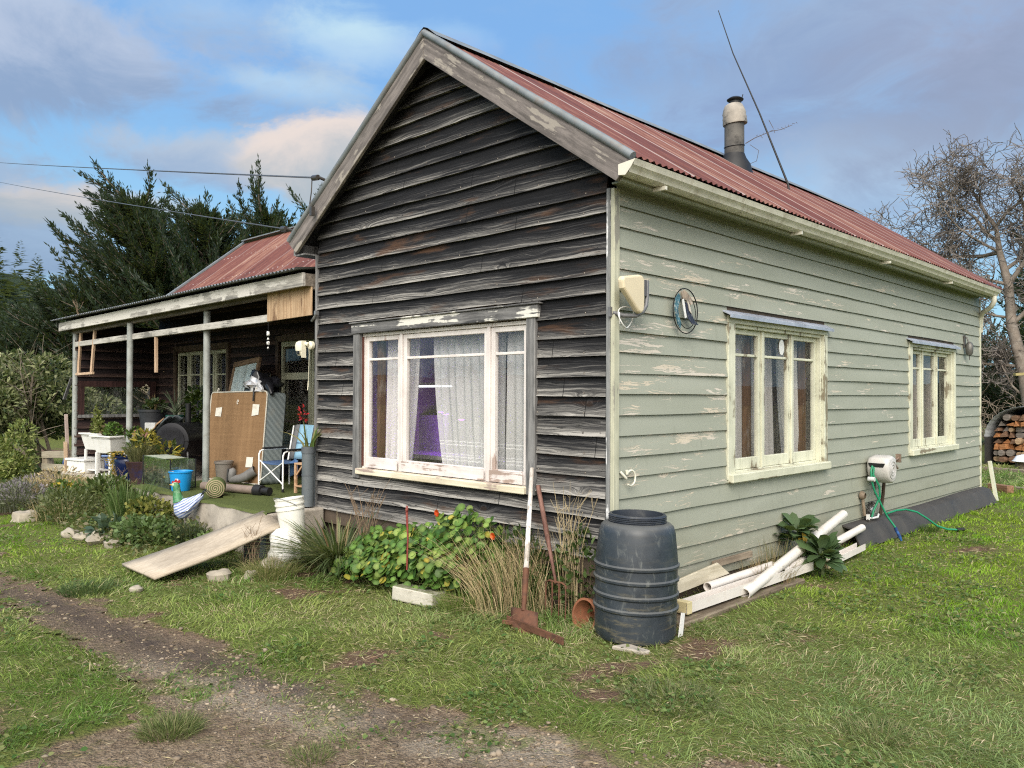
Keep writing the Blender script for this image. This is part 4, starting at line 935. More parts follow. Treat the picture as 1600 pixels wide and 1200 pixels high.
mb = MB(); mb.tube([(.0,.1,.97),(.0,.1,1.28)], .045, 12); mb.build('flue', M['black'], t, smooth=60)
# bicycle-like wheel and clutter under the table
t = empty('wheel', 'small spoked wheel standing under the pink table', 'wheel', (-9.25,.60,ZL+.2), R_(25))
mb = MB(); mb.tube([(.19*math.cos(a_), 0, .19*math.sin(a_)) for a_ in np.linspace(0,2*PI,33)[:-1]], .016, 8, closed=True); mb.build('tyre', M['black'], t, smooth=60)
mb = MB(); 
for k in range(10): mb.tube([(0,0,0),(.19*math.cos(k*.628),0,.19*math.sin(k*.628))], .003, 4)
mb.tube([(0,-.03,0),(0,.03,0)], .02, 8); mb.build('spokes', plain('dull_spoke', (.25,.23,.2), .4, .6), t)

# hanging bits under the porch roof
t = empty('stick_hanger', 'pale stick frame hanging from the porch rail at the left end', 'stick frame', (-11.0,-.0,2.42))
for a_, b_ in (((-.06,0,.22),(-.10,-.02,-.50)), ((.60,0,.22),(.52,-.02,-.48)), ((-.16,-.03,-.50),(.62,-.03,-.49))):
    mb = MB(); mb.beam(a_, b_, .04, .04); mb.build('stick', M['stick'], t, bevel=.003)
mb = MB(); mb.bx(-.02,.02,-.02,.02,-.50,0); o = mb.build('hanging_stick', M['stick'], loc=(-7.98,.0,2.40), rot=(0,R_(-1.5),0), bevel=.003); tag(o, 'single pale stick hanging down from the middle of the porch rail', 'stick')
mb = MB(); mb.beam((0,0,0),(-.20,-.05,-.36),.05,.02); o = mb.build('bracket_stick', M['trimgrey'], loc=(-11.34,-.05,1.86)); tag(o, 'grey slanting batten fixed to the outermost porch post', 'batten')
mb = MB(); mb.bx(-.03,.03,-.02,.02,0,.95); o = mb.build('batten', wood('pinkish_batten', (.36,.27,.24), (.56,.46,.42), 'z'), loc=(-11.43,-.06,.30), rot=(R_(3),R_(1),0)); tag(o, 'pale upright batten leaning on the outermost porch post', 'batten')
mb = MB(); mb.bx(-.035,.035,-.02,.02,0,.50); o = mb.build('batten', M['stick'], loc=(-11.34,-.12,.29), rot=(R_(2),0,0)); tag(o, 'short tan batten standing at the foot of the outermost porch post', 'batten')
t = empty('wind_chime', 'string of white shells hanging below the porch board panel', 'wind chime', (-4.83,-.02,2.42))
mb = MB(); mb.tube([(0,0,0),(.0,0,-.32)], .0025, 5); mb.build('string', M['black'], t)
for z, r in ((-.13,.026),(-.19,.014),(-.235,.022),(-.29,.012)):
    mb = MB(); mb.blob((0,0,z), (r,r*.7,r), int(-z*100), .2); mb.build('shell', M['white'], t, smooth=60)
# security camera
t = empty('security_camera', 'white domed security camera on the left corner of the dark gable', 'camera', (-3.86,-.06,2.10)); t.scale = (.85, .85, .8)
cw = plain('yellowed_white_plastic', (.68,.64,.50), .4, 0, .05)
mb = MB(); mb.lathe([(.055,0),(.055,.035),(.04,.05),(.02,.055)], 18, Matrix.Translation((.02,.0,.02)) @ Matrix.Rotation(PI/2, 4, 'X')); mb.tube([(.02,-.05,.03),(-.06,-.07,.045)], .028, 10); mb.build('bracket', cw, t, smooth=40)
mb = MB(); mb.lathe([(.065,-.05),(.072,.02),(.06,.06),(.03,.08),(0,.085)], 20, Matrix.Translation((-.11,-.08,.0))); mb.build('dome', cw, t, smooth=50)
mb = MB(); mb.lathe([(0,-.115),(.035,-.11),(.05,-.085),(.052,-.05)], 18, Matrix.Translation((-.11,-.08,0)), capb=False); mb.build('lens_housing', cw, t, smooth=50)
mb = MB(); mb.lathe([(0,-.012),(.022,-.01),(.024,0)], 14, Matrix.Translation((-.09,-.126,-.075)) @ Matrix.Rotation(-PI/2, 4, 'X')); mb.build('lens', M['black'], t, smooth=50)
mb = MB(); mb.bx(-.035,-.025,-.12,-.06,-.14,.08); mb.build('aerial', cw, t)
mb = MB(); mb.tube([(.02,-.05,.0),(.022,-.045,-.1),(.018,-.05,-.4),(.012,-.048,-.52)], .003, 6); mb.tube([(.012,-.048,-.44),(.0,-.05,-.56)], .006, 6); mb.build('cable', cw, t)
mb = MB(); mb.tube([(-.08,.02,-.02),(.02,-.02,.0),(.09,-.025,.05)], .014, 8); mb.bx(.07,.10,-.05,-.01,.03,.07); o = mb.build('pipe_bracket', plain('steel_bracket', (.25,.25,.25), .4, .5), loc=(-3.84,-.04,2.40)); tag(o, 'small steel bracket on the corner above the security camera', 'bracket')

# rooster ornament
t = empty('rooster_ornament', 'painted tin rooster with blue and white striped wings by the porch slab', 'rooster', (-5.16,-.80,.375), R_(0)); t.scale = (.8, .8, .8)
t.rotation_euler = (0, 0, R_(40))
m, g = newmat('striped_tin'); o_ = g.obj(); s3 = g.sep(o_); cu = g.math('SUBTRACT', s3[2], g.math('ADD', g.math('MULTIPLY', s3[0], .55), g.math('MULTIPLY', g.math('MULTIPLY', s3[0], s3[0]), 1.2)))
wv = g.math('SINE', g.math('ADD', g.math('MULTIPLY', cu, 165), g.math('MULTIPLY', g.noise(o_, 14, 2, .5), 2.5)))
g.out(g.pbr(g.mix(g.ss(wv, -.25, .35), (.19,.25,.47), (.58,.61,.70)), .45, None, .1, .4)); stripe = m
# body: boat-shaped, tail swept up to +x
sec = [(-.155,.02,.03,.05),(-.13,.0,.075,.11),(-.07,-.02,.095,.145),(0,-.01,.10,.14),(.07,.03,.085,.115),(.14,.085,.06,.085),(.20,.135,.035,.06),(.25,.175,.012,.03)]
vs = []; n = 14
for x, zc, ry, rz in sec:
    for j in range(n): a_ = 2*PI*j/n; vs.append((x, ry*math.cos(a_), zc+rz*math.sin(a_)))
mb = MB(); mb.add(vs, [(i*n+j, i*n+(j+1) % n, (i+1)*n+(j+1) % n, (i+1)*n+j) for i in range(len(sec)-1) for j in range(n)] + [tuple(range(n-1,-1,-1)), tuple((len(sec)-1)*n+j for j in range(n))]); mb.build('body', stripe, t, smooth=60)
for s in (-1,1):
    mb = MB(); mb.prism([(-.10,s*.098,.0),(-.02,s*.106,-.06),(.08,s*.095,-.03),(.20,s*.06,.10),(.12,s*.07,.09),(.0,s*.1,.07)], (0,s*.008,0)); mb.build('wing', stripe, t, bevel=.004)
gn = plain('green_tin', (.05,.19,.075), .45, .1, .3, 9, (.55,.6,.5), .45)
mb = MB(); mb.tube([(-.09,0,.08),(-.115,0,.16),(-.125,0,.23),(-.13,0,.29),(-.14,0,.335)], [.085,.062,.048,.045,.035], 14); mb.build('neck', gn, t, smooth=60)
mb = MB(); mb.tube([(-.085,0,.06),(-.08,0,.17),(-.095,0,.27)], [.03,.026,.012], 8); mb.build('hackle', plain('dark_green_tin', (.02,.11,.035), .4), t, smooth=60)
mb = MB(); mb.blob((-.15,0,.305), (.045,.038,.038), 2, .05); mb.build('head', plain('pale_green_tin', (.42,.50,.38), .5), t, smooth=60)
rdm = plain('red_tin', (.30,.012,.02), .4)
mb = MB(); mb.prism([(-.20,-.008,.32),(-.19,-.008,.36),(-.165,-.008,.35),(-.14,-.008,.385),(-.12,-.008,.36),(-.085,-.008,.375),(-.075,-.008,.335),(-.12,-.008,.32)], (0,.016,0)); mb.prism([(-.185,-.01,.30),(-.17,-.01,.23),(-.15,-.01,.24),(-.15,-.01,.30)], (0,.02,0)); mb.build('comb', rdm, t, bevel=.003)
mb = MB(); mb.lathe([(.018,0),(.001,.05)], 8, Matrix.Translation((-.185,0,.305)) @ Matrix.Rotation(-PI/2, 4, 'Y')); mb.build('beak', plain('yellow_tin', (.45,.30,.06), .5), t)
for k in range(4): mb = MB(); mb.tube([(.17,.01*k-.015,.10),(.24+.012*k,.01*k-.015,.19+.02*k),(.25+.03*k,.01*k-.015,.24-.015*k)], [.012,.012,.003], 6); mb.build('tail_feather', plain('dark_tin', (.02,.025,.03), .4), t)
for s in (-1,1): mb = MB(); mb.tube([(.0,s*.03,-.10),(.01,s*.035,-.30)], .007, 6); mb.build('leg', plain('tin_leg', (.25,.24,.22), .4, .5), t)
# ramp
rw = wood('pale_ramp_ply', (.36,.30,.23), (.54,.465,.37), 'y', None, 0, .85, 1.4, .7)
t = empty('ramp', 'pale plywood ramp running from the grass up to the porch slab', 'ramp', (-3.79,-1.82,.02))
ca, cb, cc_, cd = Vector((-.37,0,.035)), Vector((.36,-.005,.03)), Vector((.48,1.13,.36)), Vector((.02,1.18,.440))
sheet('board', [[ca.lerp(cb, u).lerp(cd.lerp(cc_, u), w)-Vector((0,0,.02*math.sin(PI*w))) for u in np.linspace(0,1,5)] for w in np.linspace(0,1,9)], rw, t, .026)
mb = MB(); mb.prism([(.05,.95,-.05),(.30,.93,-.05),(.30,.95,.22),(.05,.97,.27)], (0,.05,0)); mb.build('bearer', wood('dark_bearer', (.05,.042,.033), (.14,.115,.09), 'y'), t)
# bucket stack
t = empty('concrete_block', 'rough pale concrete lump on the grass under the white sack', 'block', (-3.30,-.78,-.03))
mb = MB(); mb.blob((0,0,.06), (.17,.13,.08), 4, .12, 12, 6); mb.build('block', M['concrete'], t, smooth=30)
t = empty('sack', 'slumped white plastic sack under the white bucket beside the ramp', 'sack', (-3.28,-.68,.04))
mb = MB(); mb.blob((0,0,.14), (.17,.14,.17), 12, .22, 18, 12, flat=-.12); mb.build('sack', plain('white_sack', (.72,.71,.68), .5, 0, .08, 6, (.4,.36,.28), .4, .3, bscale=14), t, smooth=60)
t = empty('pail', 'white ribbed plastic pail tilted on top of the white sack', 'bucket', (-3.27,-.60,.28)); t.rotation_euler = (R_(5), R_(-6), 0)
mb = MB(); mb.lathe([(.108,0),(.112,.008),(.126,.25),(.135,.252),(.135,.268),(.128,.27),(.129,.295),(.138,.297),(.138,.312),(.131,.314),(.132,.345),(.138,.35),(.138,.358),(.128,.358),(.122,.30),(.105,.01),(0,.01)], 32); mb.build('body', plain('off_white_pail', (.74,.73,.67), .38, 0, .05, 4, (.5,.46,.36), .25), t, smooth=35)
mb = MB(); mb.tube([(.139*math.cos(a_), .139*math.sin(a_), .28-.10*math.sin(a_)) for a_ in np.linspace(PI+.1,2*PI-.1,16)], .004, 6); mb.build('handle', plain('wire', (.5,.5,.5), .3, .8), t)
# ================================================================== RIGHT SIDE AND FRONT THINGS
# barrel
t = empty('water_barrel', 'open blue-black plastic barrel with ribbed sides at the house corner', 'barrel', (.285,-.125,.0), R_(20)); t.rotation_euler = (R_(-.8), R_(.8), 0); t.scale = (1, 1, .945)
m, g = newmat('scuffed_barrel'); o_ = g.obj(); a_ = g.noise(o_, 5, 6, .65); sc = g.noise(g.scale(o_, (16,16,7)), 1.0, 7, .7, .8); ds = g.noise(g.scale(o_, (5,5,22)), 1.0, 6, .7)
c = g.mix(g.mr(a_, .3, .7, 0, 1), (.017,.022,.029), (.038,.047,.058)); c = g.mix(g.math('MULTIPLY', g.ss(sc, .53, .72), .5), c, (.17,.18,.17)); zz = g.sep(o_)[2]
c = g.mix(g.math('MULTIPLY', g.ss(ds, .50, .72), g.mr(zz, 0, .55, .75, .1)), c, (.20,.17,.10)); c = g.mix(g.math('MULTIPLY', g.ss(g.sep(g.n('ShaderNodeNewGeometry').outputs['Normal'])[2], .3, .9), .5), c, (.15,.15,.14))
g.out(g.pbr(c, g.mr(a_, .3, .7, .34, .55), g.bump(sc, .15, .004), 0, .45)); M['barrel'] = m
prof = [(.245,0),(.262,.012),(.272,.05),(.274,.20)]
for z in (.205,.30,.405,.50): prof += [(.274,z),(.286,z+.012),(.287,z+.026),(.276,z+.036)]
prof += [(.272,.58),(.264,.66),(.255,.745),(.243,.785),(.222,.805),(.196,.812)]
mb = MB(); mb.lathe(prof, 56); mb.build('body', m, t, smooth=35)
neck = [(.194,.812)]
for k in range(4): neck += [(.190,.815+k*.012),(.196,.820+k*.012),(.190,.825+k*.012)]
neck += [(.186,.868),(.172,.868),(.168,.80),(.235,.76),(.262,.5),(.26,.03),(0,.02)]
mb = MB(); mb.lathe(neck, 56, capb=False); mb.build('threaded_neck', plain('dark_barrel_neck', (.025,.03,.04), .45, 0, .2, 6, (.12,.12,.11), .4), t, smooth=30)
mb = MB(); mb.prism([(0,0,0),(.22,.04,0),(.24,.10,.0),(.05,.12,0)], (0,0,.03)); tag(mb.build('stone_slab', M['concrete'], loc=(.34,-.46,-.012), bevel=.008), 'small flat stone wedged under the front of the barrel', 'stone')
mb = MB(); mb.prism([(0,0,0),(.0,.05,.0),(.01,.06,.15),(.01,.02,.16)], (.006,0,0)); tag(mb.build('paper', M['white'], loc=(.53,.02,.01)), 'scrap of white sheet caught behind the right of the barrel', 'paper')
# terracotta pot on its side behind barrel
t = empty('fallen_pot', 'terracotta pot lying on its side to the left of the barrel', 'pot', (-.05,-.17,.075)); t.rotation_euler = (R_(80), 0, R_(-8))
mb = MB(); mb.lathe([(.075,-.16),(.10,.03),(.118,.03),(.121,.075),(.105,.075),(.095,.02),(.07,-.14),(0,-.14)], 26); mb.build('body', plain('rusty_terracotta', (.26,.10,.05), .75, 0, .3, 6, (.09,.05,.03), .5), t, smooth=35)
# shovel
rust = plain('rusty_iron', (.13,.058,.034), .8, .2, .35, 9, (.05,.03,.022), .7, .5)
t = empty('shovel', 'long-handled shovel with pale worn shaft leaning on the front window trim', 'shovel', (-.34,-.56,-.01))
top = Vector((-.385,.50,1.06)); base = Vector((0,0,.06)); d = (top-base).normalized()
mb = MB(); mb.tube([base+d*.36, base+d*.8, base+d*1.0, top], [.019,.018,.0175,.0165], 12); mb.build('handle', wood('worn_handle', (.33,.29,.25), (.60,.56,.52), 'z', (.75,.74,.72), .2, .7), t, smooth=60)
mb = MB(); mb.tube([base+d*.08, base+d*.2, base+d*.38, base+d*.385], [.016,.020,.0225,.0225], 12); mb.build('socket', rust, t, smooth=60)
sd = Vector((1,.1,0)).normalized(); nn = sd.cross(d).normalized()
ro = []
for i, q in enumerate(np.linspace(.09,-.13,7)):
    wv = .118 if i < 5 else .118-.012*(i-4)
    ro.append([base + d*q + sd*(wv*s) + nn*(.018*(1-abs(s)**2)-.012) for s in np.linspace(-1,1,9)])
mb = MB(); mb.add([p for r in ro for p in r], [(i*9+j, i*9+j+1, (i+1)*9+j+1, (i+1)*9+j) for i in range(6) for j in range(8)]); mb.build('blade', rust, t, smooth=180, solid=.004)
# fork
t = empty('garden_fork', 'rusty garden fork leaning on the dark boards behind the shovel', 'fork', (-.36,-.20,.0))
top = Vector((-.315,.155,.92)); base = Vector((.02,-.02,.27)); d = (top-base).normalized()
mb = MB(); mb.tube([base+d*.02, base+d*.3, base+d*.31, top], [.010,.016,.019,.018], 10); mb.build('handle', wood('red_worn_handle', (.10,.045,.035), (.23,.125,.10), 'z'), t, smooth=60)
mb = MB(); mb.tube([base+d*.03, base+Vector((.0,0,-.01))], .011, 8)
for k, x in enumerate((-.095,-.032,.032,.095)):
    e = base + Vector((x, 0, 0)); 
    if k in (0,3): mb.tube([base+Vector((0,0,.0)), base+Vector((x*.6,0,.004)), e+Vector((0,0,-.012)), e+Vector((.01,-.012,-.14)), e+Vector((.02,-.03,-.27))], [.008,.008,.007,.006,.003], 7)
    else: mb.tube([e, e+Vector((.01,-.012,-.14)), e+Vector((.02,-.03,-.275))], [.007,.006,.003], 7)
mb.build('tines', rust, t, smooth=60)
mb = MB(); mb.beam((-.30,.045,.03),(.30,-.045,.02),.012,.05); mb.beam((-.30,.0,.02),(-.05,.08,.015),.012,.03); tag(mb.build('iron_bar', rust, loc=(-.20,-.60,.01), bevel=.003), 'rusty flat iron bar lying in the grass in front of the shovel', 'iron bar')
# brick in grass
m, g = newmat('mossy_block'); o_ = g.obj(); n_ = g.sep(g.n('ShaderNodeNewGeometry').outputs['Normal'])[2]; ns = g.noise(o_, 14, 6, .7)
c = g.mix(ns, (.30,.28,.23), (.62,.59,.52)); c = g.mix(g.math('MULTIPLY', g.math('MULTIPLY', g.ss(n_, .5, .9), g.ss(ns, .3, .5)), .85), c, (.12,.13,.055)); g.out(g.pbr(c, .9, g.bump(ns, .6, .01), 0, .15))
mb = MB(); mb.box((0,0,.05), (.40,.17,.11)); tag(mb.build('mossy_block', m, loc=(-1.43,-.60,.0), rot=(R_(-3),R_(2),R_(12)), bevel=.012, seg=2), 'pale mossy concrete block lying in the front grass', 'block')
# things on the green wall
cw2 = plain('cream_antenna_shell', (.64,.55,.38), .5, 0, .06, 3)
t = empty('wedge_antenna', 'cream wedge-shaped antenna on a bent grey arm at the corner of the green wall', 'antenna', (.02,-.03,2.17))
pts = [(.10,-.09,.245),(.10,-.075,.185),(.10,.10,.035),(.10,.135,.02),(.10,.165,.04),(.10,.175,.08),(.10,.175,.265),(.10,.155,.295),(.10,.11,.297),(.10,-.07,.268)]
mb = MB(); mb.prism(pts, (.055,0,0)); mb.build('shell', cw2, t, bevel=.018, seg=3)
gm = plain('grey_arm', (.17,.17,.175), .5, .3)
mb = MB(); mb.tube([(-.0,.0,.03),(.05,.06,.01),(.10,.14,.01),(.115,.20,.04),(.12,.235,.09),(.12,.245,.16),(.12,.245,.27)], .016, 10); mb.bx(-.02,.0,-.03,.05,-.0,.07); mb.build('arm', gm, t, smooth=60)
mb = MB()
for z in (.165,.195,.235,.26): mb.tube([(.115,.17,z),(.115,.265,z)], .006, 6)
mb.bx(.10,.135,.19,.225,.155,.27); mb.build('clamp', plain('dark_clamp', (.12,.11,.11), .5, .4), t)
mb = MB(); mb.tube([(.05+.015*math.sin(q*2), .09+.085*math.cos(q), .0+.075*math.sin(q)) for q in np.linspace(0,2*PI,29)[:-1]], .0045, 6, closed=True); mb.tube([(.05,.01,.03),(.06,.0,.0),(.04,.03,-.05)], .0045, 6); mb.build('cable', M['white'], t, smooth=60)
mb = MB(); mb.beam((.10,.205,.12),(.10,.16,.06),.02,.02); mb.build('knob', M['black'], t)
# round bird ornament
t = empty('wire_ornament', 'round wire wall ornament with blue and brown birds on the green wall', 'ornament', (.065,.845,2.275))
bw = plain('black_wire', (.015,.014,.014), .5, .3)
mb = MB(); mb.tube([(0,.175*math.cos(q),.175*math.sin(q)) for q in np.linspace(0,2*PI,41)[:-1]], .0045, 6, closed=True); mb.tube([(0,.02+.125*math.cos(q),-.01+.125*math.sin(q)) for q in np.linspace(-2.6,1.2,26)], .0035, 6); mb.tube([(-.06,0,.175),(0,0,.175)], .004, 6); mb.build('ring', bw, t, smooth=60)
def tin(pts, name, mat, x=.0):
    mb = MB(); mb.prism([(x, y, z) for y, z in pts], (.006,0,0)); mb.build(name, mat, t)
tin([(-.168,.02),(-.15,.09),(-.11,.13),(-.085,.10),(-.10,.06),(-.12,.01),(-.105,-.05),(-.075,-.10),(-.085,-.145),(-.12,-.115),(-.15,-.05)], 'blue_bird', plain('teal_tin', (.05,.13,.165), .45, .1, .6, 22, (.55,.56,.52), .9), .004)
tin([(-.07,.14),(-.02,.165),(.06,.12),(.10,.07),(.07,.05),(.02,.08),(-.04,.09)], 'wing', plain('brown_cream_tin', (.34,.26,.19), .5, 0, .5, 16, (.7,.66,.6), .7), .0)
tin([(-.02,.07),(.03,.05),(.06,.0),(.10,-.06),(.17,-.10),(.08,-.10),(.02,-.06),(-.01,.0)], 'dark_bird', plain('dark_bird_tin', (.03,.03,.05), .4, .1, .4, 12, (.6,.55,.5), .35), .008)
tin([(-.075,.08),(-.05,.09),(-.01,-.05),(-.03,-.06)], 'white_feather', M['white'], .012)
tin([(.0,.08),(.03,.05),(.06,-.02),(.03,.0)], 'pale_feather', plain('pale_tin', (.6,.55,.47), .5), .014)
# pipe clip near the corner
mb = MB(); mb.tube([(.0,.0,.05),(.02,.02,.02),(.02,.045,.0)], .010, 8); mb.tube([(.02,.10+.055*math.cos(q),.0+.055*math.sin(q)) for q in np.linspace(2.6,-2.2,18)], .007, 8); mb.tube([(.02,.055,.03),(.02,.05,.06)], .011, 8)
tag(mb.build('pipe_clip', plain('cream_clip', (.68,.66,.55), .45), loc=(.03,.05,1.02), smooth=60), 'open cream plastic pipe clip low on the corner board', 'clip')
# lamp fixture at far end
t = empty('wall_lamp', 'small dark metal wall lantern near the far end of the green wall', 'lantern', (.03,8.33,2.30))
mb = MB(); mb.tube([(0,0,.18),(.03,0,.16),(.05,0,.10)], .010, 8); mb.lathe([(.035,-.09),(.05,-.05),(.055,.05),(.03,.09),(.0,.11)], 12, Matrix.Translation((.06,0,0))); mb.build('lantern', plain('dull_pewter', (.13,.125,.115), .45, .5, .3, 9), t, smooth=40); mb = MB(); mb.tube([(.06,0,-.09),(.06,.01,-.16)], .006, 6); mb.bx(-.01,.008,-.03,.03,.02,.2); mb.build('backplate', plain('dark_plate', (.08,.075,.07), .6), t)
# hose reel
t = empty('hose_reel', 'light grey wall-mounted hose reel case with a green hose', 'hose reel', (.02,4.86,.80))
cg = plain('light_grey_case', (.52,.50,.48), .42, 0, .05, 3, (.34,.32,.28), .3)
pf = [(-.02,-.12),(-.10,-.155),(-.19,-.14),(-.265,-.07),(-.29,.02),(-.285,.09),(-.25,.135),(-.12,.16),(-.02,.13)]
n = len(pf); xs_ = [(.02,.80),(.04,.95),(.08,1.0),(.20,1.0),(.24,.95),(.258,.84)]
mb = MB(); mb.add([(x, -.145+(y+.145)*s_, z*s_) for x, s_ in xs_ for y, z in pf], [(i*n+j, (i+1)*n+j, (i+1)*n+(j+1) % n, i*n+(j+1) % n) for i in range(len(xs_)-1) for j in range(n)] + [tuple(range(n)), tuple((len(xs_)-1)*n+j for j in range(n-1, -1, -1))])
mb.build('case', cg, t, smooth=60, bevel=.012, seg=2)
mb = MB()
for r in (.095,.06,.03): mb.tube([(.258, -.15+r*math.cos(q), .0+r*math.sin(q)) for q in np.linspace(0,2*PI,29)[:-1]], .007, 6, closed=True)
mb.build('side_ring', plain('grey_ring', (.40,.39,.375), .5), t, smooth=60)
mb = MB(); mb.prism([(.045,-.296,.075),(.225,-.296,.075),(.205,-.292,.03),(.065,-.292,.03)], (0,.05,0)); mb.build('slot', M['black'], t)
hose = plain('green_hose', (.018,.22,.11), .4, 0, .1, 4)
mb = MB(); mb.tube([(.09,-.28,.05),(.09,-.325,-.01),(.095,-.32,-.12),(.11,-.27,-.24),(.15,-.20,-.38),(.19,-.13,-.52),(.235,-.09,-.60),(.26,-.08,-.64)], .0115, 8); mb.tube([(.105,-.28,.04),(.11,-.315,-.05),(.15,-.25,-.18),(.14,-.2,-.3),(.10,-.28,-.45),(.09,-.30,-.52)], .0115, 8); mb.build('hose', hose, t, smooth=60)
mb = MB(); mb.tube([(.06,-.325,-.10),(.13,-.325,-.10)], .026, 12); mb.build('stopper', plain('grey_white_stopper', (.6,.62,.62), .4), t, smooth=50)
mb = MB(); mb.tube([(.26,-.08,-.64),(.27,-.07,-.68)], .018, 10); mb.tube([(.285,-.06,-.71),(.295,-.055,-.735)], .018, 10); mb.build('connector', plain('navy_fitting', (.02,.05,.16), .4), t, smooth=50)
mb = MB(); mb.tube([(.27,-.07,-.68),(.285,-.06,-.71)], .016, 10); mb.tube([(.295,-.055,-.735),(.31,-.04,-.785)], [.019,.012], 10); mb.build('nozzle', plain('fitting_blue', (.03,.10,.30), .4), t, smooth=50)
mb = MB(); mb.tube([(.10,.05,-.10),(.08,.06,-.30),(.05,.06,-.54)], .019, 8); mb.tube([(.05,-.1,-.14),(.05,-.1,-.30)], .008, 6); mb.bx(-.015,.03,-.12,.08,-.12,.10); mb.build('bracket_stem', wood('brown_stem', (.045,.03,.022), (.10,.07,.05), 'z'), t)
br = plain('old_brass', (.30,.22,.17), .45, .6, .3, 8)
mb = MB(); mb.tube([(-.0,.28,.05),(.05,.34,.05),(.06,.50,.06),(.07,.58,.08)], .014, 8); mb.tube([(.0,.28,-.01),(.06,.52,.0),(.07,.56,-.04)], .013, 8); mb.bx(.04,.10,.575,.595,.03,.13); mb.build('tap', br, t, smooth=50)
# green hose tail on the lawn
t = empty('garden_hose', 'loose green hose tail trailing over the charcoal sheet onto the lawn', 'hose', (0,0,0))
mb = MB(); mb.tube([(.10,5.05,.268),(.13,5.25,.285),(.18,5.42,.285),(.26,5.55,.25),(.34,5.66,.17),(.42,5.76,.08),(.50,5.86,.04),(.58,5.94,.035)], .0115, 8); mb.build('hose', hose, t, smooth=60); mb = MB(); mb.tube([(.58,5.94,.035),(.64,6.01,.04)], .022, 10); mb.build('fitting', M['black'], t)
mb = MB(); mb.tube([(.08,4.52,.27),(.10,4.60,.262),(.12,4.70,.265),(.10,4.78,.285)], .012, 8); mb.bx(.07,.10,4.50,4.53,.25,.31); tag(mb.build('white_fitting', M['white'], loc=(0,0,0), smooth=60), 'white plastic pipe fitting on top of the charcoal sheet', 'fitting')
# old tap and meter
t = empty('wall_tap', 'corroded tap and wiry old meter low on the green wall left of the reel', 'tap', (.03,4.58,.30))
mb = MB(); mb.lathe([(.045,0),(.05,.02),(.03,.05)], 14, Matrix.Translation((.0,-.13,.22)) @ Matrix.Rotation(PI/2, 4, 'Y')); mb.tube([(.02,-.13,.2),(.03,-.12,.08),(.03,-.1,.0)], .018, 8); mb.tube([(.03,-.02,-.1),(.03,-.02,-.26)], .028, 8); mb.build('tap', plain('corroded_metal', (.22,.17,.12), .7, .3, .4, 12), t, smooth=50)
mb = MB(); mb.blob((.04,.05,.02), (.035,.05,.085), 6, .1); mb.build('meter', plain('meter_grey', (.35,.37,.37), .35, .3, .3, 9), t, smooth=60)
mb = MB(); rd = random.Random(4)
for k in range(9): mb.tube([(.03+rd.uniform(0,.04), rd.uniform(-.1,.12)+.03*math.cos(q+k), .02+.15*math.sin(q+k)*rd.uniform(.7,1)-.04*q/3) for q in np.linspace(0,2.6,7)], .006, 6)
mb.build('wire', plain('dark_wire', (.05,.045,.04), .6), t)
# pipes and gutters on the ground
pvc = plain('stained_white_pvc', (.68,.63,.58), .42, 0, .06, 3, (.42,.33,.25), .4)
def pipe(label, a, b, r):
    a = Vector(a); b = Vector(b); d = (b-a); t = empty('plastic_pipe', label, 'pipe', a, 0, None); q = d.normalized().to_track_quat('Z', 'Y'); L_ = d.length
    mb = MB(); mb.lathe([(r*.86,0),(r,0),(r,L_),(r*.86,L_),(r*.86,0)], 20, q.to_matrix().to_4x4(), capb=False); mb.build('pipe', pvc, t, smooth=40); return t
pipe('long white plastic pipe propped diagonally against the green wall', (.37,1.22,.06), (.15,3.68,.405), .044)
pipe('second white plastic pipe lying lower behind the broad-leaved plant', (.30,2.0,.10), (.17,4.12,.22), .038)
pipe('third white plastic pipe lying flat along the wall base', (.20,.95,.13), (.16,2.1,.12), .036)
def channel(label, a, b, w, h):
    a = Vector(a); b = Vector(b); d = b-a; L_ = d.length; t = empty('old_gutter', label, 'gutter', a, math.atan2(d.y, d.x)); t.rotation_euler = (0, -math.asin(d.z/L_), math.atan2(d.y, d.x))
    mb = MB(); pf = [(-w/2,h),(-w/2,0),(w/2,0),(w/2,h),(w/2-.006,h),(w/2-.006,.006),(-w/2+.006,.006),(-w/2+.006,h)]
    mb.prism([(0,y,z) for y, z in pf], (L_,0,0)); mb.build('channel', pvc, t)
    mb = MB(); mb.bx(0,.06,-w/2-.006,w/2+.006,-.006,h+.008); mb.build('end_stop', plain('yellow_cream_plastic', (.55,.47,.27), .5), t, bevel=.004); return t
channel('long white gutter length lying along the foot of the green wall', (.30,.42,.05), (.33,2.45,.06), .10, .075)
channel('short white gutter offcut lying beyond the broad-leaved plant', (.34,2.75,.03), (.30,3.75,.06), .09, .06)
cr = wood('cream_offcut', (.40,.35,.25), (.60,.54,.42), 'y', (.3,.22,.14), .3)
mb = MB(); mb.prism([(.10,.38,.10),(.11,1.42,.15),(.10,1.25,.26),(.09,.38,.19)], (.02,0,0)); tag(mb.build('timber_offcut', cr, bevel=.003), 'cream painted board offcut leaning on the wall base beside the barrel', 'board')
mb = MB(); mb.bx(.03,.055,1.30,1.95,.20,.255); tag(mb.build('timber_offcut', wood('old_plank', (.16,.12,.085), (.32,.26,.19), 'y'), bevel=.003), 'short grey plank end resting behind the white pipes', 'plank')
mb = MB(); mb.bx(.05,.42,.25,2.2,-.06,.03); tag(mb.build('sleeper', wood('rotten_sleeper', (.10,.075,.05), (.26,.21,.15), 'y'), bevel=.01), 'flat rotting timber under the white gutter', 'timber')
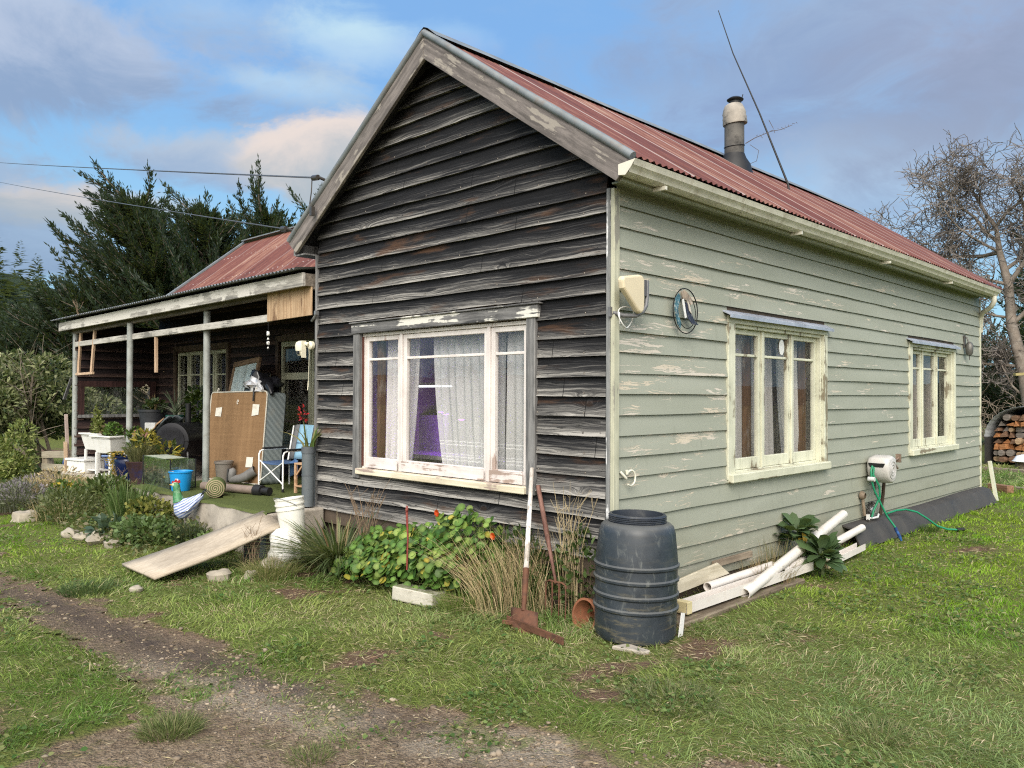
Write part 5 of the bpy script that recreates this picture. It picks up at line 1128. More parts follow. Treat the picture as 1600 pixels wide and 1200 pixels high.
# roof things
t = empty('radio_aerial', 'long thin black rod aerial leaning from the red roof', 'aerial', (-1.20,5.34,4.17))
mb = MB(); mb.tube([(0,0,-.03),(-.03,.0,.18),(-.42,-.02,1.2),(-.80,-.03,2.1),(-1.02,-.04,2.76)], [.016,.015,.011,.008,.006], 8); mb.build('rod', M['black'], t, smooth=60); mb = MB(); mb.lathe([(.05,-.02),(.045,.01),(.02,.03)], 12); mb.build('foot', plain('pale_foot', (.5,.45,.42), .6), t)
mb = MB(); mb.tube([(0,0,0),(.10,.05,.06),(.26,.15,.13),(.38,.2,.14),(.48,.30,.20)], [.006,.005,.004,.004,.003], 5); mb.tube([(.3,.15,.16),(.24,.15,.28)], .004, 4); mb.tube([(.05,.02,-.02),(.14,.08,-.1),(.1,.1,-.22),(0.02,.04,-.26)], .004, 4)
for k in range(12): q = k/12; mb.tube([(.12+.45*q,.05+.25*q,.08+.15*q),(.14+.45*q+.02*math.sin(k*2),.05+.25*q,.06+.15*q+.03*math.cos(k*3))], .003, 4)
tag(mb.build('twiggy_stay', plain('dead_twig', (.10,.08,.07), .8), loc=(-1.50,4.72,4.80)), 'scraggly twig-like stay between the chimney and the aerial', 'stay')
# power wires and insulators
ins = plain('dark_porcelain', (.05,.045,.04), .3); wr_ = plain('grey_cable', (.07,.075,.085), .5)
for label, a, far, sag in (('upper power cable running from the gable barge to the left', (-3.46,-.26,3.755), (-31.03,3.47,10.24), .10), ('lower power cable running from the gable barge tip to the left', (-4.06,-.26,3.33), (-31.03,3.48,9.57), .16)):
    t = empty('power_cable', label, 'cable', a); A = Vector(a); B = A + (Vector(far)-A)*2.4
    mb = MB(); mb.tube([A.lerp(B, q)-A-Vector((0,0,sag*4*q*(1-q))) for q in np.linspace(0,1,60)], .009 if sag < .12 else .007, 6); mb.build('cable', wr_, t, smooth=60)
    mb = MB(); mb.tube([(.02,0,0),(-.07,.0,.01)], .028, 10); mb.tube([(.03,.0,0),(.05,.06,-.02)], .016, 8); mb.build('insulator', ins, t, smooth=60)
    if sag < .12: mb = MB(); mb.tube([(-.09,0,.02),(-.10,.0,-.12),(-.13,0,-.24),(-.115,.01,-.30),(-.09,.02,-.33)], .006, 6); mb.bx(-.12,-.08,-.01,.03,-.36,-.27); mb.build('drop_wire', ins, t)
# ---------------------------------------------------------------- woodshed
WX, WY, WA_ = -1.02, 16.9, R_(-12.5)
t = empty('wood_shelter', 'arched corrugated-iron firewood shelter behind the far end of the house', 'shelter', (WX,WY,.02), WA_)
mb = MB(); n = 60; vs = []
for y in (0, 1.3):
    for i in range(n+1):
        a_ = PI*i/n; r = .90+.008*math.sin(i*PI*.62); vs.append((r*math.cos(a_), y, .62+r*.82*math.sin(a_)))
mb.add(vs, [(i, i+1, n+2+i, n+1+i) for i in range(n)]); mb.build('arched_roof', plain('dull_iron', (.30,.31,.32), .55, .4, .2, 4, (.12,.10,.09), .5), t, smooth=60, solid=.006)
mb = MB(); mb.bx(-.90,-.86,.0,1.3,0,.62); mb.bx(.86,.90,0,1.3,0,.62); mb.bx(-.9,.9,1.26,1.3,0,1.3); mb.build('wall', plain('dark_shed', (.03,.028,.026), .8), t)
rd = random.Random(21); wmats = [wood('split_wood_%s' % k, a_, b_, 'x', None, 0, .85, 1.0) for k, a_, b_ in (('orange', (.25,.10,.035), (.46,.21,.09)), ('tan', (.26,.16,.09), (.46,.33,.21)), ('brown', (.10,.055,.035), (.22,.13,.08)), ('grey', (.12,.10,.085), (.25,.215,.185)))]
C0 = Matrix.Rotation(WA_, 4, 'Z'); k = 0
kinds = ['orange-brown', 'tan', 'dark brown', 'grey']
z = .04
for row in range(8):
    hw = .80 if z < .6 else math.sqrt(max(.05, .78**2-((z-.55)/.85)**2)); x = -hw+rd.uniform(0,.05); rowh = rd.uniform(.13,.165)
    while x < hw-.05:
        wlog = rd.uniform(.11,.22); mi = rd.choice([0,0,0,1,1,2,2,3] if row > 1 else [2,3,3,1]); y0 = rd.uniform(.02,.22)
        sh = rd.random(); h_ = rowh*rd.uniform(.7,1.12)
        if sh < .40: pts = [(-wlog*rd.uniform(.3,.5),rd.uniform(0,.04)),(wlog/2,rd.uniform(0,.05)),(wlog*rd.uniform(-.1,.5),h_),(-wlog*rd.uniform(.1,.55),h_*rd.uniform(.4,.9))]
        elif sh < .8: pts = [(-wlog/2,0),(wlog/2,.02),(wlog*rd.uniform(-.2,.3),h_)]
        else: pts = [(wlog/2*math.cos(q), h_/2+h_/2*math.sin(q)) for q in np.linspace(0,2*PI,10)[:-1]]
        mb = MB(); mb.prism([(px_, 0, pz) for px_, pz in pts], (0,.35,0))
        loc = C0 @ Vector((x+wlog/2, y0, z)) + Vector((WX,WY,.02))
        o = mb.build('firewood_log', wmats[mi], loc=loc, rot=(0,0,WA_+rd.uniform(-.15,.15)), bevel=.006)
        tag(o, '%s split firewood log in the stack under the arched shelter' % kinds[mi], 'firewood', 'firewood stacked under the shelter'); x += wlog+rd.uniform(.0,.02); k += 1
    z += rowh*.93
    if z > 1.02: break
t = empty('stump', 'sawn tree stump standing beside the firewood with a white basin on it', 'stump', (-.78,15.75,.0))
mb = MB(); mb.lathe([(.22,0),(.19,.06),(.18,.20)], 14, capt=True); mb.build('stump', wood('stump_bark', (.10,.075,.055), (.24,.19,.14), 'z'), t, smooth=40)
t = empty('basin', 'white enamel basin upturned on the stump by the firewood', 'basin', (-.74,15.72,.20))
mb = MB(); mb.lathe([(.27,0),(.285,.01),(.26,.03),(.20,.12),(.10,.155),(0,.16)], 26, capb=True); mb.build('basin', plain('white_enamel', (.72,.73,.74), .3), t, smooth=45)
mb = MB(); mb.blob((0,0,.20), (.16,.16,.22), 3, .08, 12, 8); tag(mb.build('grey_tub', plain('grey_white_tub', (.42,.41,.39), .5), loc=(-1.62,14.9,.0), smooth=60), 'rounded grey tub half hidden by the far corner of the house', 'tub')
mb = MB(); mb.bx(-.9,1.6,-.05,.05,0,.07); tag(mb.build('edging_plank', wood('edging_timber', (.13,.11,.08), (.28,.24,.18), 'x'), loc=(-.85,15.2,.0), rot=(0,0,R_(-10)), bevel=.006), 'grey edging plank in front of the firewood shelter', 'plank')
mb = MB(); mb.bx(-1.0,1.8,-.06,.06,0,.06); tag(mb.build('edging_plank', wood('edging_timber', (.13,.11,.08), (.28,.24,.18), 'x'), loc=(.15,11.5,-.01), rot=(0,0,R_(-16)), bevel=.006), 'low timber edging in the lawn just past the house corner', 'plank')
mb = MB(); mb.bx(-.20,.20,-.07,.07,0,.13); tag(mb.build('timber_block', wood('end_grain_block', (.16,.08,.045), (.34,.20,.12), 'x'), loc=(-.12,10.9,.0), rot=(0,0,R_(-30)), bevel=.006), 'brown timber block on the ground at the far house corner', 'block')
mb = MB(); mb.bx(-.02,.02,-.04,.04,0,.62); tag(mb.build('leaning_lath', M['cream'], loc=(.14,9.55,.0), rot=(R_(-6),R_(-10),0)), 'thin cream lath leaning on the far corner of the green wall', 'lath')
mb = MB(); mb.bx(-.55,.6,-.07,.07,-.035,.035); tag(mb.build('tree_board', wood('lichened_board', (.22,.18,.07), (.40,.34,.16), 'x'), loc=(-1.25,19.3,2.20), rot=(0,R_(-3),R_(38)), bevel=.006), 'yellowish lichened board fixed across the bare tree trunk', 'board')
# ---------------------------------------------------------------- fence by the shrub
t = empty('rail_fence', 'short weathered three-rail timber fence at the left end of the porch', 'fence', (-12.3,-.12,0), R_(9))
fm = wood('fence_timber', (.22,.19,.14), (.42,.38,.30), 'x', None, 0, .85); fz = wood('fence_post_timber', (.20,.165,.12), (.40,.34,.26), 'z')
mb = MB(); mb.bx(-.055,.055,-.05,.05,-.1,.58); mb.build('post', fz, t, bevel=.008); mb = MB(); mb.bx(-.17,-.09,-.03,.05,-.1,.54); mb.build('post', fz, t, bevel=.008)
for z in (.04,.25,.46):
    mb = MB(); mb.prism([(-.09,-.075,z),(1.0,-.075,z+.02+.03*(z > .4)),(1.0,-.075,z+.145+.03*(z > .4)),(-.09,-.075,z+.115)], (0,.025,0)); mb.build('rail', fm, t, bevel=.004)
t = empty('kayak', 'blue plastic tub-like boat lying behind the rail fence', 'boat', (-11.9,.45,.12), R_(12))
secs = [(-.75,.06,.16,.24),(-.6,.18,.06,.27),(-.2,.24,.0,.27),(.3,.24,.0,.27),(.65,.16,.06,.28),(.8,.05,.18,.27)]; vs = []; n = 12
for x, hw, zb, zt in secs:
    for j in range(n): a_ = 2*PI*j/n; c_ = math.sin(a_); vs.append((x, hw*math.cos(a_), (zb+zt+.12)/2+(zt+.12-zb)/2*c_))
mb = MB(); mb.add(vs, [(i*n+j, i*n+(j+1) % n, (i+1)*n+(j+1) % n, (i+1)*n+j) for i in range(5) for j in range(n)] + [tuple(range(n-1,-1,-1)), tuple(5*n+j for j in range(n))]); mb.build('hull', plain('faded_blue_plastic', (.10,.20,.55), .45, 0, .12, 3, (.3,.35,.5), .4), t, smooth=50)
mb = MB(); mb.tube([(-.7,.1,.38),(-.4,.22,.40),(.3,.25,.41),(.7,.1,.40)], .02, 8); mb.tube([(-.7,-.1,.38),(-.4,-.22,.40),(.3,-.25,.41),(.7,-.1,.40)], .02, 8); mb.build('rim', plain('pale_blue_rim', (.22,.33,.62), .45), t, smooth=60)
# ================================================================== GROUND
CAM = np.array([3.4955, -4.6092, 1.62]); YAW = .7731
FX = np.array([-40,-12,-5.1,-3.2,-1.5,0,1.29,1.9,2.5,3.5,6,40]); FY = np.array([-6.6,-3.5,-2.55,-2.38,-2.2,-1.98,-1.58,-1.25,-.92,-.15,1.4,20.5])
GX = np.array([-40,-12,-3.5,-1.6,-1.2,-.7,-.5]); GY = np.array([-7.4,-4.3,-2.95,-2.84,-2.85,-3.02,-9.])
def wob(x, y): return (fbm(x, y, 2.2, 3)-.5)*.38 + (fbm(x, y, 7, 9)-.5)*.16
def drive(x, y):
    """>0 inside the driveway (metres from its edge)"""
    w = wob(x, y); a = np.interp(x, FX, FY)-y+w; gi = y-np.interp(x, GX, GY)+w*.8
    isl = np.minimum(-gi, -.62-x+w)          # >0 inside the grass island on the camera side
    return np.minimum(a, -isl)
def gh(x, y):
    x = np.asarray(x, float); y = np.asarray(y, float)
    z = (fbm(x, y, .9, 1)-.5)*.05 + (fbm(x, y, 4, 2)-.5)*.022
    d = drive(x, y); z = z - .035*sstep(-.15, .25, d) + (fbm(x, y, 9, 6)-.5)*.02*sstep(0, .3, d)
    bed = sstep(-1.75, -.7, y)*sstep(.6, -.2, y)*sstep(-12.5, -10.5, x)*sstep(-4.2, -5.2, x); z = z + .13*bed
    return z
def inside(x, y, m=.0):
    return ((x > -3.86-m) & (x < .02+m) & (y > .02-m) & (y < 9.2+m)) | ((x > -11.5) & (x < -3.8) & (y > -.15) & (y < 5.2)) | ((x > -6.9) & (x < -3.45) & (y > -.68) & (y < 1))
def soilpatch(x, y): return (1-.9*sstep(1.0, 1.5, x))*sstep(.585, .69, fbm(x, y, 1.7, 21, 5)*.75 + fbm(x, y, 6, 5)*.25 + .03*np.exp(-((x-.2)**2+(y+1.3)**2)/2.5) + .07*np.exp(-((x+2.4)**2+(y+1.5)**2)/1.2))
def dens(x, y):
    d = drive(x, y); a = sstep(.12, -.16, d); pat = 1-.92*soilpatch(x, y)
    sparse = .42*sstep(.46, .64, fbm(x, y, 2.6, 31, 4))*sstep(.9, .2, d)*sstep(-2.4, -.6, x) + .85*sstep(.40, .58, fbm(x, y, 3.1, 44, 4))*sstep(-2.5, -3.0, y)*sstep(1.0, -.2, x)
    v = a*pat + (1-a)*np.clip(sparse, 0, 1)
    return np.where(inside(x, y), 0, v)
GVX = np.array([-3.5,-1.2,-.75,-.45,-.02,.6,1.6]); GVY = np.array([-2.75,-2.45,-2.38,-2.25,-2.15,-1.95,-1.3])
def gravelmask(x, y): return np.exp(-((y-(np.interp(x, GVX, GVY)-.12))/.30)**2)*sstep(-2.6, -.7, x)*sstep(2.6, 1.2, x)*sstep(.30, .62, fbm(x, y, 2.4, 61, 4)+.12)
def mudmask(x, y):
    e = np.interp(x, FX, FY)-y; return np.exp(-((e-.20)/.2)**2)*sstep(1.6, -.6, x)
ax_ = np.concatenate([-np.geomspace(700, 13, 26), np.arange(-12.6, 8, .16), np.geomspace(8.3, 700, 26)])
ay_ = np.concatenate([-np.geomspace(700, 9.5, 24), np.arange(-9.2, 3, .16), np.arange(3.2, 20, .6), np.geomspace(21, 700, 22)])
X, Y = np.meshgrid(ax_, ay_); Z = gh(X, Y); nx, ny = len(ax_), len(ay_)
far = np.hypot(X-3, Y+4); Z = Z*sstep(60, 25, far)
idx = np.arange(nx*ny).reshape(ny, nx); quads = np.stack([idx[:-1,:-1], idx[:-1,1:], idx[1:,1:], idx[1:,:-1]], -1).reshape(-1, 4)
def gcol(x, y): return np.stack([dens(x, y), gravelmask(x, y)*sstep(-.05, .2, drive(x, y)), np.maximum(mudmask(x, y)*sstep(-.05, .15, drive(x, y)), 0)], -1)
m, g = newmat('soil_and_turf'); o_ = g.pos(); ms = g.sep(g.n('ShaderNodeVertexColor', layer_name='Col').outputs[0])
n1 = g.noise(o_, 3, 6, .65); n2 = g.noise(o_, 34, 5, .7); n3 = g.noise(o_, 9, 6, .7); vs_ = g.voro(o_, 70); vc = g.n('ShaderNodeTexVoronoi', {'Vector': o_, 'Scale': 70.0}).outputs['Color']
soil = g.mix(n2, (.060,.037,.026), (.21,.135,.092)); soil = g.mix(g.math('MULTIPLY', g.ss(n3, .5, .7), .6), soil, (.23,.13,.085))
n4 = g.noise(o_, 130, 4, .75); dr = g.mix(g.ss(g.math('ADD', g.math('MULTIPLY', n2, .5), g.math('MULTIPLY', n4, .5)), .36, .64), (.075,.052,.034), (.31,.235,.16)); dr = g.mix(g.math('MULTIPLY', g.ss(n1, .42, .66), .55), dr, (.125,.088,.058)); dr = g.mix(g.math('MULTIPLY', g.ss(n3, .52, .7), .45), dr, (.34,.265,.185)); mossy = g.math('MULTIPLY', g.ss(g.noise(o_, 5, 6, .7), .54, .66), .5); dr = g.mix(mossy, dr, g.mix(n2, (.06,.062,.02), (.15,.145,.055)))
stn = g.mix(.5, vc, (.5,.5,.5)); pale = g.mix(g.sep(stn)[0], (.16,.13,.095), (.43,.36,.275))
dr = g.mix(g.math('MULTIPLY', ms[1], g.ss(g.math('ADD', n3, ms[1]), .75, 1.1)), dr, pale); dr = g.mix(g.math('MULTIPLY', ms[2], g.mr(n3, .3, .65, .45, 1)), dr, g.mix(n2, (.030,.022,.018), (.105,.080,.066)))
turf = g.mix(n2, (.06,.075,.018), (.18,.205,.055))
isd = g.ss(g.math('ADD', ms[0], g.math('MULTIPLY', g.math('SUBTRACT', n3, .5), .5)), .25, .6)
drv = g.n('ShaderNodeVertexColor', layer_name='Dr').outputs[0]
bare = g.mix(g.sep(drv)[0], soil, dr); c = g.mix(isd, bare, turf)
hh = g.math('ADD', g.math('MULTIPLY', n2, .6), g.math('ADD', g.math('MULTIPLY', vs_, -.35), g.math('MULTIPLY', n3, .8)))
g.out(g.pbr(c, .92, g.bump(hh, .9, .035), 0, .2)); M['ground'] = m
def second(o, x, y):
    a = o.data.color_attributes.new('Dr', 'FLOAT_COLOR', 'POINT'); d = np.ones((len(x), 4), np.float32); d[:, :3] = sstep(-.1, .12, drive(x, y))[:, None]; a.data.foreach_set('color', d.ravel())
xs, ys = X.ravel(), Y.ravel()
o = npm('ground', np.stack([xs, ys, Z.ravel()], -1), [quads], M['ground'], gcol(xs, ys), smooth=True); second(o, xs, ys); tag(o, 'flat lawn and bare soil around the farmhouse', 'ground', kind='structure')
dx_ = np.arange(-13, 6.5, .055); dy_ = np.arange(-7, 2.6, .055); X, Y = np.meshgrid(dx_, dy_); keep = drive(X, Y) > -.02; nx, ny = len(dx_), len(dy_)
idx = np.arange(nx*ny).reshape(ny, nx); q = np.stack([idx[:-1,:-1], idx[:-1,1:], idx[1:,1:], idx[1:,:-1]], -1).reshape(-1, 4); q = q[keep.ravel()[q].all(1)]
used, inv = np.unique(q, return_inverse=True); xs, ys = X.ravel()[used], Y.ravel()[used]
o = npm('driveway', np.stack([xs, ys, gh(xs, ys)+.010], -1), [inv.reshape(q.shape)], M['ground'], gcol(xs, ys), smooth=True); second(o, xs, ys); tag(o, 'muddy gravel wheel track curving past the house', 'driveway', kind='structure')

# stones ---------------------------------------------------------------
def stones(n, x, y, r, cols):
    cube = np.array([(a, b, c) for c in (-1, 1) for a, b in ((-1,-1),(1,-1),(1,1),(-1,1))], float)*.7
    extra = np.array([(0,0,1.05),(0,0,-1),(1.05,0,0),(-1.05,0,0),(0,1.05,0),(0,-1.05,0)]); t = np.concatenate([cube, extra])
    F = [(4,5,8),(5,6,8),(6,7,8),(7,4,8),(1,0,9),(2,1,9),(3,2,9),(0,3,9),(1,2,10),(2,6,10),(6,5,10),(5,1,10),(3,0,11),(0,4,11),(4,7,11),(7,3,11),(2,3,12),(3,7,12),(7,6,12),(6,2,12),(0,1,13),(1,5,13),(5,4,13),(4,0,13)]
    V = t[None]*(1+(rng.random((n, 14, 3))-.5)*.5); V *= r[:, None, None]*np.stack([rng.uniform(.8,1.5,n), rng.uniform(.7,1.2,n), rng.uniform(.4,.8,n)], -1)[:, None]
    a = rng.uniform(0, 6.3, n); c, s = np.cos(a)[:, None], np.sin(a)[:, None]; V = np.stack([V[..., 0]*c-V[..., 1]*s, V[..., 0]*s+V[..., 1]*c, V[..., 2]], -1)
    V += np.stack([x, y, gh(x, y)+.010+r*.12], -1)[:, None]
    return V.reshape(-1, 3), [(np.array(F)[None]+(np.arange(n)*14)[:, None, None]).reshape(-1, 3)], rcol(n, cols, .2, 14)
M['stone'] = foliage('stone_grit', .85, 0.0, .2)
x = rng.uniform(-6, 4.5, 300000); y = rng.uniform(-4, 1.2, 300000); gm_ = gravelmask(x, y); k = (drive(x, y) > -.03) & (rng.random(len(x)) < .045 + .34*gm_**1.3); x, y, gm_ = x[k], y[k], gm_[k]
r = np.clip(rng.gamma(1.3, .0022, len(x))+.002, .002, .02)
v, f, c = stones(len(x), x, y, r, [(.12,.092,.065),(.20,.155,.11),(.33,.27,.20),(.17,.13,.095),(.27,.21,.145),(.10,.075,.055)]); tag(npm('gravel', v, f, M['stone'], c), 'loose pale stones scattered along the wheel track', 'gravel', kind='stuff')

# grass ---------------------------------------------------------------
M['grass'] = foliage('grass_blades', .6, .35, .25)
def sample(n, d0, d1, pw):
    """points in front of the camera, polar"""
    d = (d0**(2-pw) + rng.random(n)*(d1**(2-pw)-d0**(2-pw)))**(1/(2-pw)); a = YAW + rng.uniform(-1.08, 1.08, n)
    return CAM[0]-d*np.sin(a), CAM[1]+d*np.cos(a), d
GP = []
bed_ = lambda x, y: sstep(-1.75, -1.3, y + .0*x)*sstep(.3, -.2, y)*sstep(-12.5, -11, x)*sstep(-4.3, -4.9, x)
x, y, d = sample(790000, 2.2, 21, 1.5)
D = dens(x, y); k = (rng.random(len(x)) < D*(1-.75*bed_(x, y)) * np.where(D > .3, .35+.65*fbm(x, y, 5, 77, 3)*1.4, 1)); x, y, d, D = x[k], y[k], d[k], D[k]
n = len(x); f1 = fbm(x, y, 1.1, 12, 4); f2 = fbm(x, y, 3.2, 14, 4); f3 = fbm(x, y, .45, 18, 3)
lawn = sstep(.3, 2.6, y)*sstep(-.3, .2, x)*1.0; lawn = np.maximum(lawn, sstep(-4.6, -6.2, x)*sstep(-1.3, -1.6, y))   # mown, greener
H = (.018 + .050*sstep(.40, .68, f2)*sstep(.3, .6, fbm(x, y, 6, 33, 2)) + .055*rng.random(n)**2.2)*(1-.45*lawn)*np.where(D < .3, .6, 1); H *= (1 + .035*np.clip(d-5, 0, 12)); edge = np.exp(-(np.clip(-y-.03, 0, 9)/.35)**2)*((x > -3.6) & (x < .3)); H *= 1+.6*edge
Wd = .0036*(1 + np.clip(d-3.6, 0, 30)*.26)*rng.uniform(.7, 1.3, n)
ang = fbm(x, y, 1.6, 52, 3)*4*PI + rng.normal(0, 1.0, n); la = H*rng.uniform(.4, 2.0, n)*(1-.4*lawn)
lean = np.stack([np.cos(ang), np.sin(ang)], -1)*la[:, None]
t1 = np.clip((f1-.35)/.35 + rng.normal(0, .22, n), 0, 1)[:, None]; g1 = np.array((.115,.215,.030)); g2 = np.array((.310,.365,.100)); g3 = np.array((.215,.300,.125))
c = g1*(1-t1)+g2*t1; t2 = np.clip((f3-.45)*2.5 + rng.normal(0, .2, n), 0, .8)[:, None]; c = c*(1-t2)+g3*t2
lv = (lawn*.85)[:, None]; c = c*(1-lv) + (np.array((.145,.300,.014))*(1-t1)+np.array((.280,.430,.030))*t1)*lv
dry = (rng.random(n) < .07 + .30*sstep(.5, .7, fbm(x, y, 2.2, 91, 4))*(1-lawn))[:, None]; c = np.where(dry, np.array((.47,.42,.24))*rng.uniform(.7, 1.15, (n, 1)), c*rng.uniform(.72, 1.3, (n, 1)))
v, f, k = blades(np.stack([x, y, gh(x, y)-.004], -1), H, Wd, lean); tag(npm('grass', v, f, M['grass'], np.repeat(c, k, 0)), 'rough green and straw-coloured grass over the yard', 'grass', kind='stuff')
# clover, plantain and dead thatch between the blades
x, y, d = sample(120000, 2.3, 13, 1.5); k = (rng.random(len(x)) < dens(x, y)*sstep(.48, .66, fbm(x, y, 1.9, 71, 4))*.85*(1-bed_(x, y))) & (dens(x, y) > .12); x, y, d = x[k], y[k], d[k]; n = len(x)
v, f, k = leaves(np.stack([x, y, gh(x, y)+rng.uniform(.006, .035, n)], -1), rdir(n, -.2, .35), rdir(n, .55, 1), rng.uniform(.012, .034, n)*(1+.05*d), rng.uniform(.010, .020, n)*(1+.05*d), T_OVAL)
tag(npm('lawn_weeds', v, f, M['grass'], rcol(n, [(.055,.12,.03),(.10,.17,.045),(.16,.22,.07),(.20,.20,.08)], .25, k)), 'low clover and flat weeds in patches through the grass', 'weeds', kind='stuff')
x, y, d = sample(145000, 2.3, 11, 1.5); sp_ = soilpatch(x, y); dd = drive(x, y); k = rng.random(len(x)) < np.where(dd > .1, .10, .22+.5*sp_)*~inside(x, y); x, y, d = x[k], y[k], d[k]; n = len(x)
v, f, k = leaves(np.stack([x, y, gh(x, y)+rng.uniform(.004, .016, n)+.008*(drive(x, y) > 0)], -1), rdir(n, -.12, .25), rdir(n, .6, 1), rng.uniform(.02, .075, n), .0032*(1+.14*d), T_DIAM)
tag(npm('dead_thatch', v, f, M['grass'], rcol(n, [(.42,.35,.20),(.30,.22,.12),(.20,.13,.08),(.50,.43,.28)], .25, k)), 'flattened dead straw and litter on the soil', 'thatch', kind='stuff')
# distinct tussocks along the edge of the track
def tuft(label, loc, n, r, h, w, cols, sp=1.0, name='grass_tuft', cat='grass tuft', group=None, lift=0.0, dirb=None):
    a = rng.uniform(0, 2*PI, n); q = np.sqrt(rng.random(n))*r; P = np.stack([q*np.cos(a), q*np.sin(a), np.full(n, -.01)], -1)
    hh = h*rng.uniform(.55, 1.1, n); a2 = a + rng.normal(0, .5, n); ll = hh*sp*rng.uniform(.25, 1.1, n)*(.4+.6*q/r)
    lean = np.stack([np.cos(a2), np.sin(a2)], -1)*ll[:, None]
    if dirb is not None: lean = lean + np.array(dirb)[None]*hh[:, None]
    v, f, k = blades(P, hh, w*rng.uniform(.7, 1.2, n), lean, 4)
    return tag(npm(name, v, f, M['grass'], rcol(n, cols, .2, k), loc=(loc[0], loc[1], float(gh(loc[0], loc[1]))+lift)), label, cat, group)
gc = [(.08,.12,.032),(.13,.17,.055),(.19,.21,.085),(.30,.27,.14)]
tuft('round grass tussock alone on the gravel at the bottom left', (-.42,-2.95), 900, .13, .11, .0045, gc, 1.1)
tuft('grass tussock at the very bottom edge of the track', (.30,-2.62), 420, .10, .07, .004, gc, 1.1)
tuft('large combed grass tussock below the barrel', (1.10,-.95), 700, .26, .085, .0045, [(.09,.12,.045),(.16,.18,.08),(.25,.24,.13)], 1.2)
tuft('grass tussock at the right end of the track edge', (2.05,-.62), 500, .16, .085, .0045, gc, 1.2)
tuft('grass tussock bordering the mud by the ramp', (-3.6,-2.30), 700, .20, .11, .005, [(.06,.10,.035),(.10,.15,.06)], 1.1)
tuft('bright long grass tuft beside the mossy block', (-1.02,-.52), 520, .16, .20, .005, [(.12,.19,.03),(.18,.25,.06),(.24,.27,.1)], 1.0)
tuft('yellowish grass tuft between the ramp and the white sack', (-3.05,-.95), 600, .22, .22, .005, [(.22,.22,.08),(.14,.18,.05),(.34,.29,.15)], 1.2)

# ================================================================== PLANTS
M['leaf'] = foliage('leaves', .5, .3, .35); M['dryleaf'] = foliage('dry_stems', .8, .15, .15); M['petal'] = foliage('petals', .5, .35, .3); M['bark'] = wood('twig_bark', (.075,.058,.042), (.22,.18,.14), 'z')
def cluster(n, ext, L, W, T, cols, up=.35, shell=.5, c0=(0,0,0), jit=.5, nz=.6, lump=0):
    """leaves filling an ellipsoid, pointing outward"""
    d = rdir(n); rr = rng.random(n)**(1/3)*(1-shell) + shell*rng.uniform(.75, 1.0, n); P = d*rr[:, None]*np.array(ext)
    if lump:
        P = P*(1+(fbm(np.arctan2(d[:, 1], d[:, 0])*2+7, d[:, 2]*3+3, lump, 5, 3)-.5)[:, None]*.9)
    D = d*np.array([1, 1, .6]) + np.array([0, 0, up]) + rng.normal(0, jit, (n, 3)); N = d*.6 + np.array([0, 0, nz]) + rng.normal(0, .35, (n, 3))
    v, f, k = leaves(P + np.array(c0), D, N, L*rng.uniform(.65, 1.25, n), W*rng.uniform(.7, 1.2, n), T); return v, f, rcol(n, cols, .22, k)
def plant(name, label, cat, loc, parts, mat='leaf', group=None, parent=None, pname='foliage'):
    v, f, c = join(parts); o = npm(name, v, f, M[mat], c, loc=loc); return tag(o, label, cat, group)
def stems(n, base_r, h, w, cols, spread=.5, segs=3, bias=(0,0)):
    a = rng.uniform(0, 2*PI, n); q = np.sqrt(rng.random(n))*base_r; P = np.stack([q*np.cos(a), q*np.sin(a), 0*a], -1); hh = h*rng.uniform(.6, 1.05, n)
    lean = np.stack([np.cos(a), np.sin(a)], -1)*(hh*spread*rng.uniform(.1, 1, n))[:, None] + np.array(bias)[None]*hh[:, None]
    v, f, k = blades(P, hh, w*rng.uniform(.7, 1.2, n), lean, segs); return v, f, rcol(n, cols, .2, k)
GREEN = [(.045,.085,.02),(.075,.13,.03),(.11,.17,.045)]
# nasturtium
n = 1900; x = rng.uniform(-2.62, -.95, n); top = np.interp(x, [-2.75,-2.4,-2.0,-1.6,-1.35,-1.1,-.9], [.22,.46,.56,.66,.88,.80,.36])*(.92+.2*(fbm(x, x*0, 4, 3)-.5)*2)
s = rng.random(n); depth = np.interp(x, [-2.75,-2.2,-1.2,-.9], [.55,.68,.55,.3]); y = -.06-depth*(s**.8); zt = top*np.sqrt(np.clip(1-((-.06-y)/(depth+.05))**2.2, .02, 1)); z = zt*(.25+.75*rng.random(n)**.6)*(1-.25*fbm(x*1.0, y*2, 7, 88, 2))
P = np.stack([x, y, z], -1); D = rng.normal(0, 1, (n, 3))*np.array([1, .6, .5]) + np.array([0,-.4,-.35]); N = np.stack([rng.normal(0, .5, n), -1.0-.4*rng.random(n), .75+.8*rng.random(n)], -1)
Lf = rng.uniform(.032, .085, n); v, f, k = leaves(P, D, N, Lf, Lf, T_DISC); c = rcol(n, [(.035,.085,.018),(.060,.130,.024),(.095,.175,.034),(.16,.22,.05)], .25, k); c = c.reshape(n, k, 3); yl = rng.random(n) < .06; c[yl] = np.array((.36,.30,.05))*rng.uniform(.6,1.1,(yl.sum(),1,1)); c = c.reshape(-1, 3); c[::k] = np.minimum(c[::k]*1.9, .5)
t = empty('nasturtium', 'lush round-leaved nasturtium with orange flowers under the front window', 'plant', (-1.8,-.3,0)); off = np.array([1.8,.3,0])
st_ = np.stack([x, y, z], -1)[::3]; vb, fb, kb = leaves(st_, np.stack([rng.normal(0,.3,len(st_)), np.full(len(st_), .5), -1.0+0*st_[:, 0]], -1), rdir(len(st_)), .22, .005, T_DIAM); vv, ff, cc = join([(v+off, f, c), (vb+off, fb, rcol(len(st_), [(.14,.20,.06),(.2,.24,.1)], .2, kb))])
npm('foliage', vv, ff, M['leaf'], cc, parent=t)
